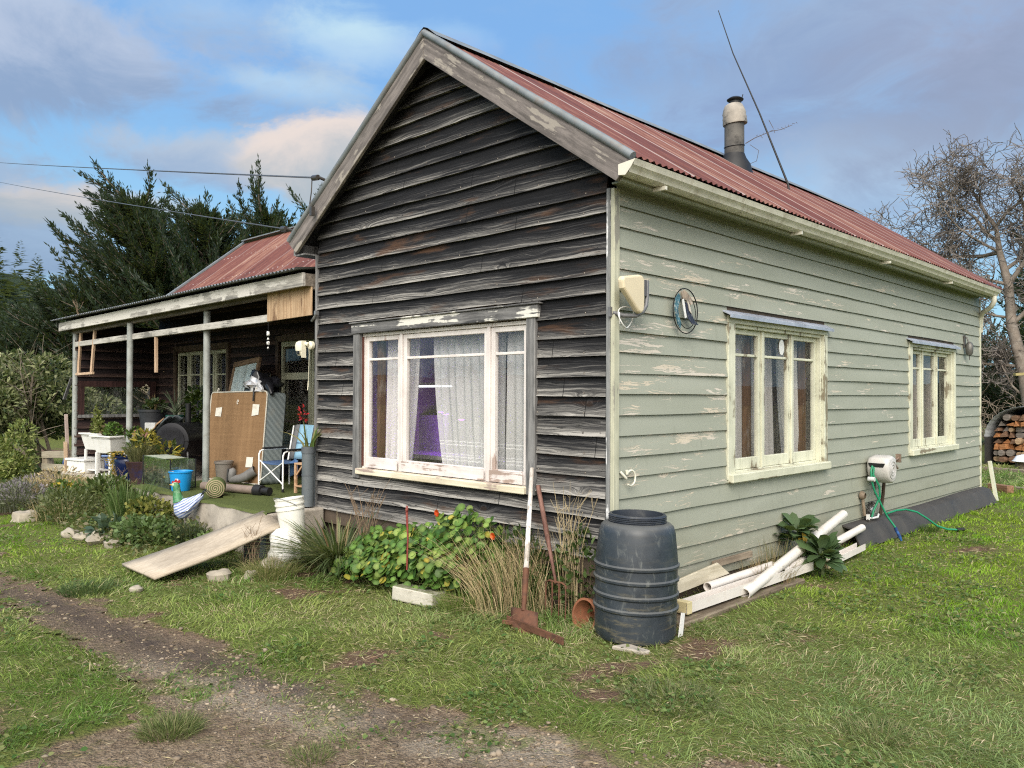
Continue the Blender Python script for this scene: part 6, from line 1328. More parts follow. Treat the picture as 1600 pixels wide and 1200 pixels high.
for fx, fy, fz in ((-1.48,-.36,.66),(-.98,-.22,.52),(-1.2,-.40,.36)):
    q = 7; a = np.arange(q)*2*PI/q; D = np.stack([np.cos(a), -.5+0*a, np.sin(a)], -1); v, f, k = leaves(np.tile([[fx+1.8, fy+.3, fz]], (q, 1)), D, np.tile([[0,-1,.2]], (q, 1)), .034, .032, T_OVAL); npm('flower', v, f, M['petal'], rcol(q, [(.62,.07,.01),(.75,.13,.012)], .1, k), parent=t)
# strappy clump
n = 560; a = rng.uniform(0, 2*PI, n); q = np.sqrt(rng.random(n))*.20; P = np.stack([q*np.cos(a), q*np.sin(a)*.8, 0*a+.02], -1); H = rng.uniform(.36, .66, n); ll = H*rng.uniform(.5, 1.8, n)
v, f, k = blades(P, H, rng.uniform(.016, .026, n), np.stack([np.cos(a), np.sin(a)*.85], -1)*ll[:, None], 6)
plant('strap_leaf_clump', 'dark arching strap-leaved clump at the left end of the front wall bed', 'plant', (-2.72,-.48,.0), [(v, f, rcol(n, [(.04,.065,.022),(.075,.11,.038),(.13,.16,.07),(.22,.22,.11)], .25, k)), stems(26, .12, .62, .012, [(.3,.24,.13),(.2,.12,.06)], 1.0)])
mb = MB(); mb.tube([(0,0,0),(.01,0,.25),(-.005,0,.45)], [.008,.007,.011], 7); mb.blob((-.005,0,.47), (.013,.013,.03), 3, .1, 8, 6)
tag(mb.build('red_flower_spike', plain('dark_red_stem', (.20,.035,.03), .55, 0, .4, 14, (.35,.18,.12), .4), loc=(-1.52,-.64,.24), smooth=60), 'dark red flower spike rising out of the nasturtium leaves', 'flower spike')
# dead stalks at left of window
def twigs(name, label, loc, n, h, sp, mat, r=.0035, cat='dead stalks', seed=1, heads=False):
    rd = random.Random(seed); mb = MB()
    for i in range(n):
        a = rd.uniform(0, 6.3); L_ = h*rd.uniform(.6, 1); dx, dy = sp*L_*math.cos(a), sp*L_*math.sin(a)*.6; b = Vector((rd.uniform(-.1,.1), rd.uniform(-.06,.06), 0)); P = [b + Vector((dx*q*q, dy*q*q, L_*q)) + Vector((rd.uniform(-.012,.012), rd.uniform(-.012,.012), 0)) for q in (0,.3,.6,.85,1)]
        mb.tube(P, [r, r, r*.8, r*.6, r*.4], 4)
        for j in range(rd.randint(1, 4)):
            q = P[rd.choice((2,3))]; mb.tube([q, q+Vector((rd.uniform(-.08,.08), rd.uniform(-.05,.05), rd.uniform(.03,.11)))], r*.5, 4)
        if heads: mb.blob(P[-1], (.012,.012,.03), i, .3, 6, 4)
    return tag(mb.build(name, mat, loc=loc), label, cat)
dt = plain('dead_stalk', (.20,.14,.09), .85, 0, .35, 9); dt2 = plain('straw_stalk', (.40,.32,.19), .85, 0, .3, 9)
twigs('dead_stalks', 'dead brown seed stalks above the strap-leaved clump', (-2.60,-.25,.12), 16, .75, .35, dt, seed=3)
twigs('dead_stalks', 'pale thin dead stalks against the dark boards beside the garden fork', (-.30,-.10,.15), 22, .85, .25, dt2, .0025, seed=8)
twigs('dead_stalks', 'thin dry weeds growing in front of the white pail beside the ramp', (-3.42,-.95,.05), 14, .42, .5, dt, .0025, seed=11)
# dry grass clump
straw = [(.40,.31,.17),(.52,.42,.25),(.32,.24,.13),(.46,.39,.22)]
plant('dry_grass_clump', 'big clump of straw-coloured dead grass beside the shovel', 'dry grass', (-.80,-.22,.0),
      [stems(420, .30, .66, .0055, straw, .55, 4, (-.25,-.05)), stems(170, .34, .80, .0045, straw, .35, 4, (-.62,-.15)), stems(200, .42, .34, .005, straw, 1.6, 4, (-.5,-.5)), stems(90, .3, .75, .0035, straw, .3, 4, (.1,0)), stems(150, .3, .5, .008, GREEN, .4, 3)], 'dryleaf')
plant('weeds', 'leafy green weeds growing between the garden fork and the barrel', 'weeds', (-.22,-.02,.02), [cluster(520, (.26,.14,.34), .055, .03, T_OVAL, [(.03,.06,.015),(.06,.105,.025),(.10,.15,.05)], .5, .4, (0,-.05,.30)), stems(40, .2, .75, .004, straw, .3)])
plant('weeds', 'low green weeds under the dead grass left of the shovel', 'weeds', (-1.0,-.12,.02), [cluster(420, (.36,.14,.30), .06, .03, T_OVAL, [(.03,.06,.015),(.055,.10,.025)], .5, .4, (.15,.0,.28))])
# broad-leaved plants
def rosette(label, loc, n, r, L, W, cols, hz):
    a = rng.uniform(0, 2*PI, n); e = rng.uniform(-.35, 1.15, n); D = np.stack([np.cos(a)*np.cos(e), np.sin(a)*np.cos(e), np.sin(e)], -1); P = D*r*.35 + np.array([0,0,hz])*rng.uniform(.45, 1, n)[:, None]
    N = np.array([0,0,1.])+D*.5+rng.normal(0, .2, (n, 3)); v, f, k = leaves(P, D + np.array([0,0,-.1]), N, L*rng.uniform(.7, 1.15, n), W*rng.uniform(.8, 1.15, n), T_LONG)
    t = empty('broad_leaf_plant', label, 'plant', loc); npm('foliage', v, f, M['leaf'], rcol(n, cols, .18, k), parent=t, smooth=True)
    mb = MB(); mb.tube([(0,0,-.02),(0.01,0,hz*.6),(0,0,hz)], [.016,.013,.008], 7); mb.build('stem', plain('green_stem', (.10,.13,.05), .6), t); return t
bl = [(.045,.085,.034),(.07,.12,.048),(.10,.155,.07)]
t = rosette('tall dark broad-leaved plant with one yellow leaf against the green wall', (.17,2.60,.06), 42, .18, .19, .12, bl, .36)
v, f, k = leaves([(.08,-.06,.30),(.06,-.10,.26)], [(.3,-.5,-.4),(.5,-.2,-.5)], [(1,-.4,.3),(1,-.4,.4)], .11, .07, T_LONG); npm('yellow_leaf', v, f, M['leaf'], rcol(2, [(.50,.33,.04)], .1, k), parent=t)
rosette('low rounded dark broad-leaved plant drooping over the white pipes', (.44,2.50,.04), 64, .18, .17, .11, bl, .19)
tuft('tuft of brown dry grass along the foot of the green wall', (.16,1.95), 420, .25, .22, .004, [(.30,.20,.12),(.38,.28,.16),(.14,.16,.06)], .8, 'dry_grass_tuft', 'dry grass', lift=.04)
tuft('thin wiry grass behind the tall broad-leaved plant', (.12,2.25), 160, .18, .34, .004, [(.16,.18,.07),(.3,.24,.13)], .5, 'dry_grass_tuft', 'dry grass', lift=.04)
tuft('weedy tuft under the loose hose on the charcoal sheet', (.33,5.75), 160, .1, .12, .006, GREEN, .8)
# ---------------------------------------------------------------- garden bed by the porch
def gz(x, y): return float(gh(x, y))
def bush(name, label, cat, x, y, parts, mat='leaf'): return plant(name, label, cat, (x, y, gz(x, y)), parts, mat)
lav = [(.15,.15,.12),(.22,.205,.18),(.10,.115,.07)]
bush('lavender', 'grey-mauve lavender bush at the far left of the garden bed', 'lavender', -8.95, -1.42, [stems(900, .50, .30, .011, lav, .9, 3), cluster(620, (.70,.40,.10), .06, .020, T_DIAM, [(.24,.20,.25),(.20,.175,.20),(.30,.27,.27)], .8, .6, (0,0,.22)), cluster(800, (.75,.45,.17), .07, .02, T_DIAM, [(.10,.12,.07),(.15,.16,.10)], .6, .4, (0,0,.16))])
bush('lavender', 'second smaller lavender bush nearer the rail fence', 'lavender', -9.55, -1.05, [stems(500, .4, .30, .011, lav, .8, 3), cluster(420, (.5,.35,.10), .06, .020, T_DIAM, [(.25,.22,.25),(.2,.18,.2)], .8, .6, (0,0,.22))])
bush('dry_perennial', 'tall straw-brown dead perennial in front of the white storage tub', 'dry plant', -9.15, -.85, [stems(520, .36, .40, .009, straw, .6, 3), cluster(260, (.42,.3,.14), .06, .02, T_DIAM, straw, .7, .4, (0,0,.28))], 'dryleaf')
bush('yellow_flowers', 'small patch of yellow flowers in front of the dry perennial', 'flowers', -8.55, -.98, [cluster(46, (.16,.12,.07), .04, .03, T_OVAL, [(.55,.40,.03),(.42,.36,.06)], .6, .5, (0,0,.24)), cluster(280, (.28,.2,.16), .07, .03, T_OVAL, GREEN, .5, .4, (0,0,.14))])
bush('green_perennial', 'mid-green leafy perennial mound along the lower porch slab', 'plant', -7.95, -.62, [cluster(900, (.5,.30,.20), .09, .03, T_LONG, [(.05,.085,.02),(.08,.12,.035),(.14,.17,.06)], .7, .5, (0,0,.16), lump=2)])
bush('green_perennial', 'low grey-green trailing perennial at the front of the garden bed', 'plant', -7.5, -1.25, [cluster(1100, (.62,.32,.22), .08, .022, T_DIAM, [(.10,.125,.045),(.15,.17,.07),(.07,.09,.03)], .5, .5, (0,0,.12), lump=2), stems(120, .4, .35, .006, straw, .8)])
bush('iris_clump', 'upright blade-leaved clump in the middle of the garden bed', 'plant', -6.28, -.98, [stems(260, .19, .56, .016, [(.055,.105,.025),(.095,.155,.042),(.15,.20,.075)], .42, 4)])
bush('yellow_green_herb', 'yellow-green leafy herb beside the rooster ornament', 'plant', -5.85, -.92, [cluster(560, (.34,.24,.15), .055, .035, T_OVAL, [(.16,.17,.03),(.22,.21,.05),(.09,.12,.03)], .6, .5, (0,0,.16), lump=2)])
bush('leafy_herb', 'crinkled dark green herb mound left of the ramp', 'plant', -5.25, -1.2, [cluster(1000, (.46,.28,.15), .06, .042, T_OVAL, [(.055,.10,.028),(.10,.16,.05),(.15,.21,.085)], .5, .5, (0,0,.08), lump=2)])
bush('rosemary', 'small dark spiky herb between the rooster and the ramp', 'plant', -4.72, -.95, [stems(260, .14, .26, .008, [(.03,.045,.02),(.05,.07,.035)], .6), cluster(220, (.15,.12,.12), .04, .01, T_DIAM, [(.035,.055,.025),(.06,.075,.04)], .8, .3, (0,0,.12))])
bush('groundcover_herb', 'bright green low herb at the foot of the upper porch slab', 'plant', -4.35, -.86, [cluster(380, (.34,.18,.12), .05, .035, T_OVAL, [(.07,.125,.03),(.11,.17,.04)], .6, .5, (0,0,.06))])
bush('broad_leaf_seedling', 'blue-green broad-leaved seedling in front of the iris clump', 'plant', -5.8, -1.38, [cluster(70, (.22,.14,.10), .12, .07, T_OVAL, [(.08,.13,.09),(.11,.16,.11)], .6, .4, (0,0,.08))])
x = rng.uniform(-11.8, -4.3, 9000); y = rng.uniform(-1.62, -.15, 9000); k = (rng.random(9000) < bed_(x, y)) & ~inside(x, y); x, y = x[k], y[k]; n = len(x)
v, f, k = leaves(np.stack([x, y, gh(x, y)+rng.uniform(0, .13, n)], -1), rdir(n, -.1, .9), rdir(n, .3, 1), rng.uniform(.03, .07, n), rng.uniform(.02, .04, n), T_OVAL); tag(npm('groundcover', v, f, M['leaf'], rcol(n, [(.05,.085,.02),(.09,.13,.035),(.15,.17,.06),(.2,.17,.09)], .25, k)), 'mixed weeds and groundcover filling the garden bed', 'groundcover', kind='stuff')
twigs('dead_stalks', 'reddish dead stalks in the garden bed before the lower porch slab', (-7.9,-.42,.10), 14, .5, .5, dt, .004, seed=5)
twigs('dead_stalks', 'dead twigs sprouting from the left end of the porch roof edge', (-10.55,-.22,2.84), 4, .26, .6, dt, .003, seed=17)
rs = plain('garden_rock', (.34,.30,.24), .9, 0, .3, 4, (.14,.14,.08), .5, .5)
for i, (x, y, r, lb) in enumerate(((-6.35,-1.58,.09,'pale garden rock at the left end of the bed edging'),(-6.05,-1.55,.07,'small rounded rock between two larger bed edging rocks'),(-5.72,-1.50,.11,'largest upright rock in the bed edging'),(-5.35,-1.48,.08,'flat grey rock at the bed edge nearest the ramp'),(-3.28,-1.32,.085,'round cream stone lying in the grass beside the ramp'),(-3.10,-1.12,.06,'small round stone behind the cream stone beside the ramp'),(-3.30,-2.02,.05,'half-buried stone in the grass in front of the ramp'),(-7.9,-1.62,.12,'weathered rock under the lavender'),(-4.55,-.78,.05,'small pinkish stone below the upper slab'))):
    mb = MB(); mb.blob((0,0,r*.35), (r*1.25,r,r*.75), 30+i, .16, 12, 8); tag(mb.build('rock', rs, loc=(x, y, gz(x, y)), rot=(0,0,i*1.1), smooth=50), lb, 'rock')
# ---------------------------------------------------------------- pot plants
def potplant(name, label, loc, parts, mat='leaf'): return plant(name, label, 'plant', loc, parts, mat)
cols_y = [(.10,.14,.03),(.17,.20,.05),(.22,.23,.08)]
P_ = []
for sx, h in ((-.20,.30),(-.11,.46),(-.02,.38),(.07,.26)): P_.append(cluster(130, (.045,.045,h*.55), .05, .03, T_OVAL, cols_y, .5, .3, (sx,0,h*.5)))
potplant('upright_herb', 'tall yellow-green upright herb in the left white planter', (-10.54,.12,ZL+.63), P_)
potplant('parsley', 'bushy bright parsley in the right white planter', (-9.54,-.01,ZL+.63), [cluster(420, (.17,.12,.13), .05, .035, T_OVAL, [(.05,.11,.02),(.09,.17,.035),(.13,.2,.05)], .5, .4, (.03,0,.10)), cluster(60, (.12,.1,.12), .05, .03, T_OVAL, [(.12,.09,.04)], .5, .4, (-.2,0,.08))])
mb = MB(); mb.tube([(0,0,0),(0,0,.22)], .010, 6); mb.bx(-.02,.02,-.012,.012,.18,.23); tag(mb.build('garden_stake', M['black'], loc=(-9.74,-.02,ZL+.625)), 'short black stake standing in the right white planter', 'stake')
suc = [(.30,.20,.03),(.22,.19,.05),(.36,.24,.04),(.14,.15,.05)]
n = 260; a = rng.uniform(0, 6.3, n); rr = rng.uniform(.1, .30, n); Pq = np.stack([rr*np.cos(a), rr*np.sin(a), .08-np.clip(rr-.2, 0, 1)*1.6*rng.random(n)], -1)
v, f, k = leaves(Pq, np.stack([np.cos(a), np.sin(a), -.3+.6*rng.random(n)], -1), rdir(n, .2, 1), .05, .03, T_OVAL)
n2 = 170; dr_ = rng.random(n2); v2, f2, k2 = leaves(np.stack([-.26-.10*dr_+rng.normal(0,.04,n2), -.08+rng.normal(0,.06,n2), .05-.36*dr_], -1), rdir(n2), rdir(n2, .1, 1), .05, .028, T_OVAL)
potplant('trailing_succulent', 'golden succulent spilling over the left of the cobalt pot', (-8.80,-.03,ZL+.37), [(v, f, rcol(n, suc, .2, k)), (v2, f2, rcol(n2, [(.36,.25,.04),(.26,.2,.05)], .2, k2)), cluster(110, (.12,.1,.2), .08, .04, T_OVAL, [(.06,.11,.025),(.1,.15,.04)], .6, .4, (.03,.03,.25))])
potplant('bushy_herb', 'thin-leaved yellow-green herb in the brown glazed pot', (-8.52,.0,ZL+.31), [stems(520, .14, .36, .009, [(.13,.14,.06),(.2,.19,.09),(.09,.10,.045)], .7, 3), cluster(160, (.2,.16,.14), .08, .03, T_OVAL, [(.36,.30,.05),(.22,.22,.06)], .6, .5, (-.05,.1,.32))])
potplant('yellow_croton', 'yellow and green leafy plant behind the aquarium', (-8.45,.36,ZL+.42), [cluster(46, (.26,.12,.10), .13, .04, T_LONG, [(.48,.36,.05),(.30,.28,.06),(.12,.15,.04)], .5, .5, (0,0,.04)), cluster(60, (.3,.14,.12), .10, .04, T_OVAL, [(.04,.07,.02),(.08,.11,.03)], .5, .5, (0,0,.06))])
potplant('dark_shrub', 'dark leafy pot plant below the pink table', (-9.3,.35,ZL+.30), [cluster(260, (.20,.16,.22), .07, .045, T_OVAL, [(.03,.06,.018),(.06,.10,.03)], .5, .4, (0,0,.12))])
potplant('begonia', 'white-flowered begonia in the large black tub', (-9.95,.76,ZL+.717+.31), [cluster(150, (.20,.16,.10), .07, .05, T_OVAL, [(.03,.05,.02),(.05,.08,.03)], .5, .4, (.08,0,.07)), cluster(34, (.07,.05,.05), .035, .03, T_OVAL, [(.62,.55,.42)], .3, .4, (-.22,-.05,.36)), stems(16, .05, .40, .012, [(.3,.22,.1)], .5, 3, (-.45,0))], 'petal')
n = 26; a = np.linspace(0, 6.3, n)+rng.normal(0, .1, n); e = rng.uniform(.25, 1.3, n); v, f, k = blades(np.zeros((n, 3)), .42*np.sin(e)+.12, np.full(n, .034), np.stack([np.cos(a), np.sin(a)], -1)*(.48*np.cos(e))[:, None], 5); potplant('aloe', 'grey-green spiky aloe in the green pot', (-9.48,.92,ZL+.80+.15), [(v, f, rcol(n, [(.10,.13,.085),(.14,.17,.11)], .15, k))])
potplant('rubber_plant', 'dark glossy climbing plant by the porch window behind the barbecue', (-9.3,1.18,ZL+.72), [cluster(230, (.26,.14,.34), .10, .055, T_OVAL, [(.02,.045,.012),(.045,.085,.02),(.10,.15,.03)], .3, .4, (0,0,.38))])
potplant('red_flower', 'red flower with long green leaves above the standing grey pipe', (-3.78,-.13,1.04), [stems(16, .05, .34, .03, [(.07,.12,.03),(.16,.18,.05),(.26,.24,.1)], .9, 4), cluster(26, (.035,.035,.08), .045, .02, T_OVAL, [(.50,.02,.03),(.42,.03,.05)], .5, .3, (-.12,0,.36))])
potplant('seedling', 'sparse seedling in the terracotta pot inside the aquarium', (-6.40,-.36,ZH+.16), [stems(16, .06, .16, .012, [(.12,.16,.06),(.2,.22,.1)], .6)])
# ================================================================== SHRUBS AND TREES
def blobby(n, lobes, L, W, T, cols, jit=.5, up=.3, shell=.75):
    parts = []; tot = sum(l[3]**2 for l in lobes)
    for (x, y, z, r, sq) in lobes: parts.append(cluster(max(20, int(n*r*r/tot)), (r, r, r*sq), L, W, T, cols, up, shell, (x, y, z), jit))
    return parts
def branches(mb, p, d, L_, r, depth, rd, spread=.7, up=.1, nseg=4, jitter=.22, sides=5, minr=.004, shrink=.72):
    P = [p]; R = [r]; q = p
    for i in range(nseg):
        d = (d + Vector((rd.gauss(0, jitter), rd.gauss(0, jitter), rd.gauss(0, jitter)*.7+up*.25))).normalized(); q = q + d*(L_/nseg); P.append(q); R.append(max(minr*.7, r*(1-.5*(i+1)/nseg)))
    mb.tube(P, R, sides, cap=False)
    if depth <= 0: return
    for i in range(1, nseg+1):
        for _ in range(2 if i == nseg or rd.random() < .55 else 1):
            ax = Vector((rd.gauss(0,1), rd.gauss(0,1), rd.gauss(0,1))); ax = (ax - d*ax.dot(d)).normalized(); base = (P[i]-P[i-1]).normalized()
            nd = (base*(1-spread*.5) + ax*spread*rd.uniform(.6,1.1)).normalized()
            branches(mb, P[i], nd, L_*shrink*rd.uniform(.7,1.1), max(minr, R[i]*rd.uniform(.5,.7)), depth-1, rd, spread, up, max(2, nseg-(depth < 3)), jitter, max(3, sides-1), minr, shrink)
# evergreen shrub at left
t = empty('evergreen_shrub', 'large pale-leaved evergreen shrub at the left of the porch', 'shrub', (-14.2,.4,0)); rd = random.Random(9)
lobes = [(rd.uniform(-1.5,.55), rd.uniform(-1.0,1.1), rd.uniform(.95,2.0), rd.uniform(.32,.58), .75) for _ in range(22)] + [(.35,-.1,2.05,.42,.7),(-.3,-.5,2.05,.5,.7),(-1.2,-.6,1.9,.6,.7),(.55,.1,1.5,.38,.8),(-.8,-.8,1.1,.5,.8)]
v, f, c = join(blobby(14500, lobes, .12, .044, T_OVAL, [(.04,.062,.022),(.10,.128,.045),(.19,.21,.095),(.30,.31,.16)], .6, .35, .7)); npm('foliage', v, f, M['leaf'], c, parent=t)
mb = MB()
for a_, b_ in (((.6,-.5,.4),(-.9,-.5,1.6)),((.6,-.5,.35),(-.4,-.9,1.3)),((-.2,.1,.0),(.3,-.6,1.8)),((-.4,.1,0),(-1.2,-.6,1.5)),((.1,.1,0),(.2,.2,1.9))):
    a_ = Vector(a_); b_ = Vector(b_); branches(mb, a_, (b_-a_).normalized(), (b_-a_).length*.8, .045, 2, rd, .6, .1, 4, .12, 6)
mb.build('branches', plain('shrub_bark', (.17,.135,.10), .85, 0, .3, 8, (.3,.28,.24), .4), t, smooth=60)
plant('young_bush', 'small lime-green bush in front of the rail fence', 'bush', (-12.7,-.55,0), blobby(1500, [(0,0,.5,.36,1.1),(.12,.1,.9,.22,1),(-.25,-.1,.35,.3,1),(.25,0,.3,.25,1)], .10, .036, T_LONG, [(.16,.21,.05),(.26,.30,.09),(.34,.35,.14),(.07,.11,.03)], .5, .4, .6))
plant('dark_bush', 'dark shadowy bush at the left edge behind the lavender', 'bush', (-13.6,-1.2,0), blobby(2600, [(0,0,.6,.65,1),(-.6,.3,.8,.6,1),(.3,-.2,.3,.45,1)], .10, .04, T_OVAL, [(.018,.03,.012),(.035,.055,.02)], .6, .3, .6))

def conifer(label, base, H, R, seed, lean=(0,0), nl=105, cols=None, group='dark macrocarpa trees beyond the porch', bare=.02, plume=1.0):
    r_ = np.random.default_rng(seed); t = empty('macrocarpa_tree', label, 'tree', base, 0, group); P = []; D = []; Ls = []; mb = MB()
    def tp(h): return np.array([lean[0]*(h/H)**1.5*H, lean[1]*(h/H)**1.5*H, h])
    mb.tube([tuple(tp(H*q)) for q in np.linspace(0, .96, 9)], [.28*(1-q)+.02 for q in np.linspace(0,1,9)], 7)
    def plume_(p, d, L_, r0, rise, wid):
        n = max(6, int(L_/.20)); pts = [p]
        for k in range(n):
            d = unit(d + np.array([lean[0]*.45, lean[1]*.45, rise*(.4+1.2*k/n)]) + r_.normal(0, .07, 3)); p = p + d*(L_/n); pts.append(p); q = (k+1)/n
            if q < .10: continue
            for s_ in range(5):
                ax = unit(np.cross(d, r_.normal(0, 1, 3))); sd = unit(d*(.55+.6*q) + ax*.75 + np.array([0,0,.10])); sl = wid*((1-q)**.75+.10)*r_.uniform(.6, 1.25)
                nn = max(3, int(10*(1-q)+3)); ts = np.linspace(.05, 1, nn)[:, None]; P.append(p + sd*sl*ts + r_.normal(0, .03, (nn, 3))); D.append(unit(sd + d*.5 + r_.normal(0, .30, (nn, 3)))); Ls.append(np.full(nn, .23))
        nn = 5; P.append(p + d*np.linspace(0, .3, nn)[:, None]); D.append(unit(np.tile(d, (nn, 1)) + r_.normal(0, .12, (nn, 3)))); Ls.append(np.full(nn, .22))
        mb.tube([tuple(x_) for x_ in pts[::2]], [max(.006, r0*(1-k/len(pts[::2]))) for k in range(len(pts[::2]))], 4, cap=False)
    for i in range(nl):
        u = bare+(1-bare)*r_.random()**.9; h = H*u*.90; prof = (1-u)**.62*(.70+.30*min(1, u/.15)); L_ = max(.6, R*prof*r_.uniform(.5, 1.25)); a = r_.uniform(0, 2*PI); el = r_.uniform(-.02, .30)+.32*u
        plume_(tp(h), np.array([math.cos(a)*math.cos(el), math.sin(a)*math.cos(el), math.sin(el)]), L_, .05, .085, .40*plume)
    for i in range(nl//7):      # long upswept plumes make the ragged outline
        h = H*r_.uniform(.42, .93); a = r_.uniform(0, 2*PI) if i % 2 else math.atan2(-.698, -.716)+r_.normal(0, .5)*(1 if r_.random() < .7 else 4); el = r_.uniform(.25, .80)+.25*max(0, h/H-.75); plume_(tp(h), np.array([math.cos(a)*math.cos(el), math.sin(a)*math.cos(el), math.sin(el)]), H*r_.uniform(.15, .27), .06, .06, .50*plume)
    plume_(tp(H*.78), np.array([lean[0], lean[1], 1.0]), H*.20, .0, .05, .75*plume)
    P = np.concatenate(P); D = np.concatenate(D); Ls = np.concatenate(Ls); n = len(P)
    v, f, k = leaves(P, D, rdir(n, .0, 1), Ls*r_.uniform(.55, 1.1, n), .05*r_.uniform(.6, 1.3, n), T_DIAM); sh = fbm(P[:, 0]+seed, P[:, 2]*1.3+P[:, 1], 1.2, seed, 3)[:, None]
    c = np.array((.007,.015,.010))*(1-sh) + np.array((.034,.054,.028))*sh; c = c*r_.uniform(.6, 1.5, (n, 1)); npm('crown', v, f, M['leaf'], np.repeat(c, k, 0), parent=t); mb.build('trunk', M['bark'], t, smooth=60); return t
conifer('windswept dark macrocarpa, leftmost of the big trees, with a leaning spiky top', (-27.6,8.4,-.2), 9.8, 6.4, 3, (-.10,-.12), 190)
conifer('tall dark macrocarpa with a pointed top behind the wing roof', (-29.2,10.8,-.2), 10.2, 6.0, 4, (-.02,-.02), 180)
conifer('dark macrocarpa with forked upswept branches behind the wing roof ridge', (-30.2,13.2,-.2), 10.6, 6.0, 5, (.07,.05), 170)
conifer('dark macrocarpa partly hidden by the gable, right of the wing ridge', (-29.6,16.6,-.2), 10.9, 5.4, 6, (.03,.03), 150)
conifer('lower bushy macrocarpa at the left end of the row', (-29.5,6.2,-.2), 5.9, 5.0, 7, (-.08,-.12), 150)
conifer('shortest macrocarpa sloping down towards the far forest', (-30.0,3.6,-.2), 4.0, 3.8, 8, (-.05,-.07), 120)
conifer('dark macrocarpa standing behind the bare tree on the right', (-3.2,32.5,-.2), 8.6, 4.6, 9, (.02,0), 120, group='dark evergreens at the right')
conifer('low dark evergreen behind the firewood shelter', (-5.4,26.0,-.2), 4.2, 3.8, 10, (0,0), 120, group='dark evergreens at the right')
conifer('dark evergreen at the right edge behind the firewood shelter', (-1.2,25.5,-.2), 5.0, 3.8, 12, (0,0), 120, group='dark evergreens at the right')
# bare tree
t = empty('bare_tree', 'tall leafless grey tree behind the far end of the house', 'tree', (-1.55,20.0,0)); rd = random.Random(14); mb = MB(); tw = MB()
trunk = [(0,0,-.1),(.02,0,1.2),(-.15,0,2.3),(-.42,.0,3.5),(-.50,.05,4.6),(-.72,.1,5.5),(-.80,.1,6.2)]; mb.tube(trunk, [.23,.18,.155,.135,.11,.08,.05], 9)
limbs = [((-.72,.1,5.5),(-1,.1,.26),2.55,.075),((-.78,.1,5.8),(-.9,.2,.55),2.2,.065),((-.80,.1,6.2),(-.2,0,1),2.0,.07),((-.80,.1,6.2),(.5,.1,.9),2.0,.06),((-.50,.05,4.6),(.75,.0,.75),2.6,.09),((-.50,.05,4.6),(-1,-.3,.12),2.1,.06),((-.42,0,3.7),(-1,.2,.15),1.7,.05),((-.15,0,2.4),(-1,.0,.12),1.5,.07),((-.2,0,2.6),(.9,.2,.5),2.3,.10),((-.05,0,1.6),(-1,-.2,.55),1.2,.05),((-.6,.1,5.0),(.3,.5,.9),2.4,.07),((-.42,0,3.5),(.8,-.3,.8),2.4,.08),((-.1,0,2.0),(1,-.1,.35),2.0,.07),((-.72,.1,5.5),(-1,-.4,.05),2.1,.05)]
for p, d, L_, r in limbs:
    r *= .8; P = [Vector(p)]; dv = Vector(d).normalized(); R = [r]
    for i in range(5): dv = (dv + Vector((rd.gauss(0,.26), rd.gauss(0,.26), rd.gauss(0,.24)+.05))).normalized(); P.append(P[-1]+dv*L_/5); R.append(r*(1-.13*(i+1)))
    mb.tube(P, R, 7)
    for i in range(1, 6):
        for _ in range((1 if rd.random() < .25 else 2) if i < 5 else 3):
            ax = Vector((rd.gauss(0,1), rd.gauss(0,1), rd.gauss(0,1)+.2)); nd = ((P[i]-P[i-1]).normalized()*.55+ax.normalized()*.75).normalized(); branches(tw, P[i], nd, L_*.42*rd.uniform(.7,1.2), R[i]*.5, 2, rd, .9, .06, 5, .30, 4, .0105, .64)
bk = plain('pale_lichen_bark', (.20,.165,.135), .85, 0, .35, 4, (.36,.33,.29), .5, .4); mb.build('trunk', bk, t, smooth=60); tw.build('crown', plain('grey_twigs', (.145,.125,.11), .85, 0, .3, 3, (.27,.25,.23), .5), t)
twt = MB(); rd = random.Random(31)
for i in range(26): branches(twt, Vector((rd.uniform(-1.3,1.0), rd.uniform(-.4,.4), rd.uniform(0,.4))), Vector((rd.gauss(0,.5), rd.gauss(0,.3), 1)).normalized(), rd.uniform(.5,1.0), .012, 2, rd, .9, .0, 3, .35, 3, .006, .7)
tag(twt.build('bramble', plain('dead_bramble', (.24,.19,.14), .85), loc=(-2.1,18.9,.2)), 'tangle of bare pale brambles left of the firewood shelter', 'bramble')
# ================================================================== HILLS AND FAR FOREST
m, g = newmat('bush_clad_hill'); o_ = g.pos(); a_ = g.noise(o_, .12, 6, .7); b_ = g.noise(o_, .9, 4, .7); g.out(g.pbr(g.mix(g.math('MULTIPLY', g.math('ADD', a_, b_), .5), (.012,.024,.012), (.05,.066,.028)), .9, g.bump(b_, 1.0, .8), 0, .1))
az = np.linspace(0, 2*PI, 181); rad = np.array([95,125,160,200,250,330,450]); A, Rr = np.meshgrid(az, rad, indexing='ij')
def hillh(a): # a: angle measured left of +y
    d = np.abs((a-1.36+PI) % (2*PI)-PI); return 6.5 + 5*(fbm(np.cos(a)*3+5, np.sin(a)*3+5, 1.3, 4, 4)-.5)*2 + 27*np.exp(-(d/.20)**2)
Hh = hillh(A)*sstep(95, 260, Rr)*1.0 + .3*(fbm(A*20, Rr*.1, 1, 3)-.5)*sstep(95,130,Rr) - .4
idx = np.arange(181*7).reshape(181, 7); q = np.stack([idx[:-1,:-1], idx[1:,:-1], idx[1:,1:], idx[:-1,1:]], -1).reshape(-1, 4)
tag(npm('hills', np.stack([CAM[0]-Rr*np.sin(A), CAM[1]+Rr*np.cos(A), Hh], -1).reshape(-1, 3), [q], m, smooth=True), 'low bush-clad hills around the farm', 'hills', kind='structure')
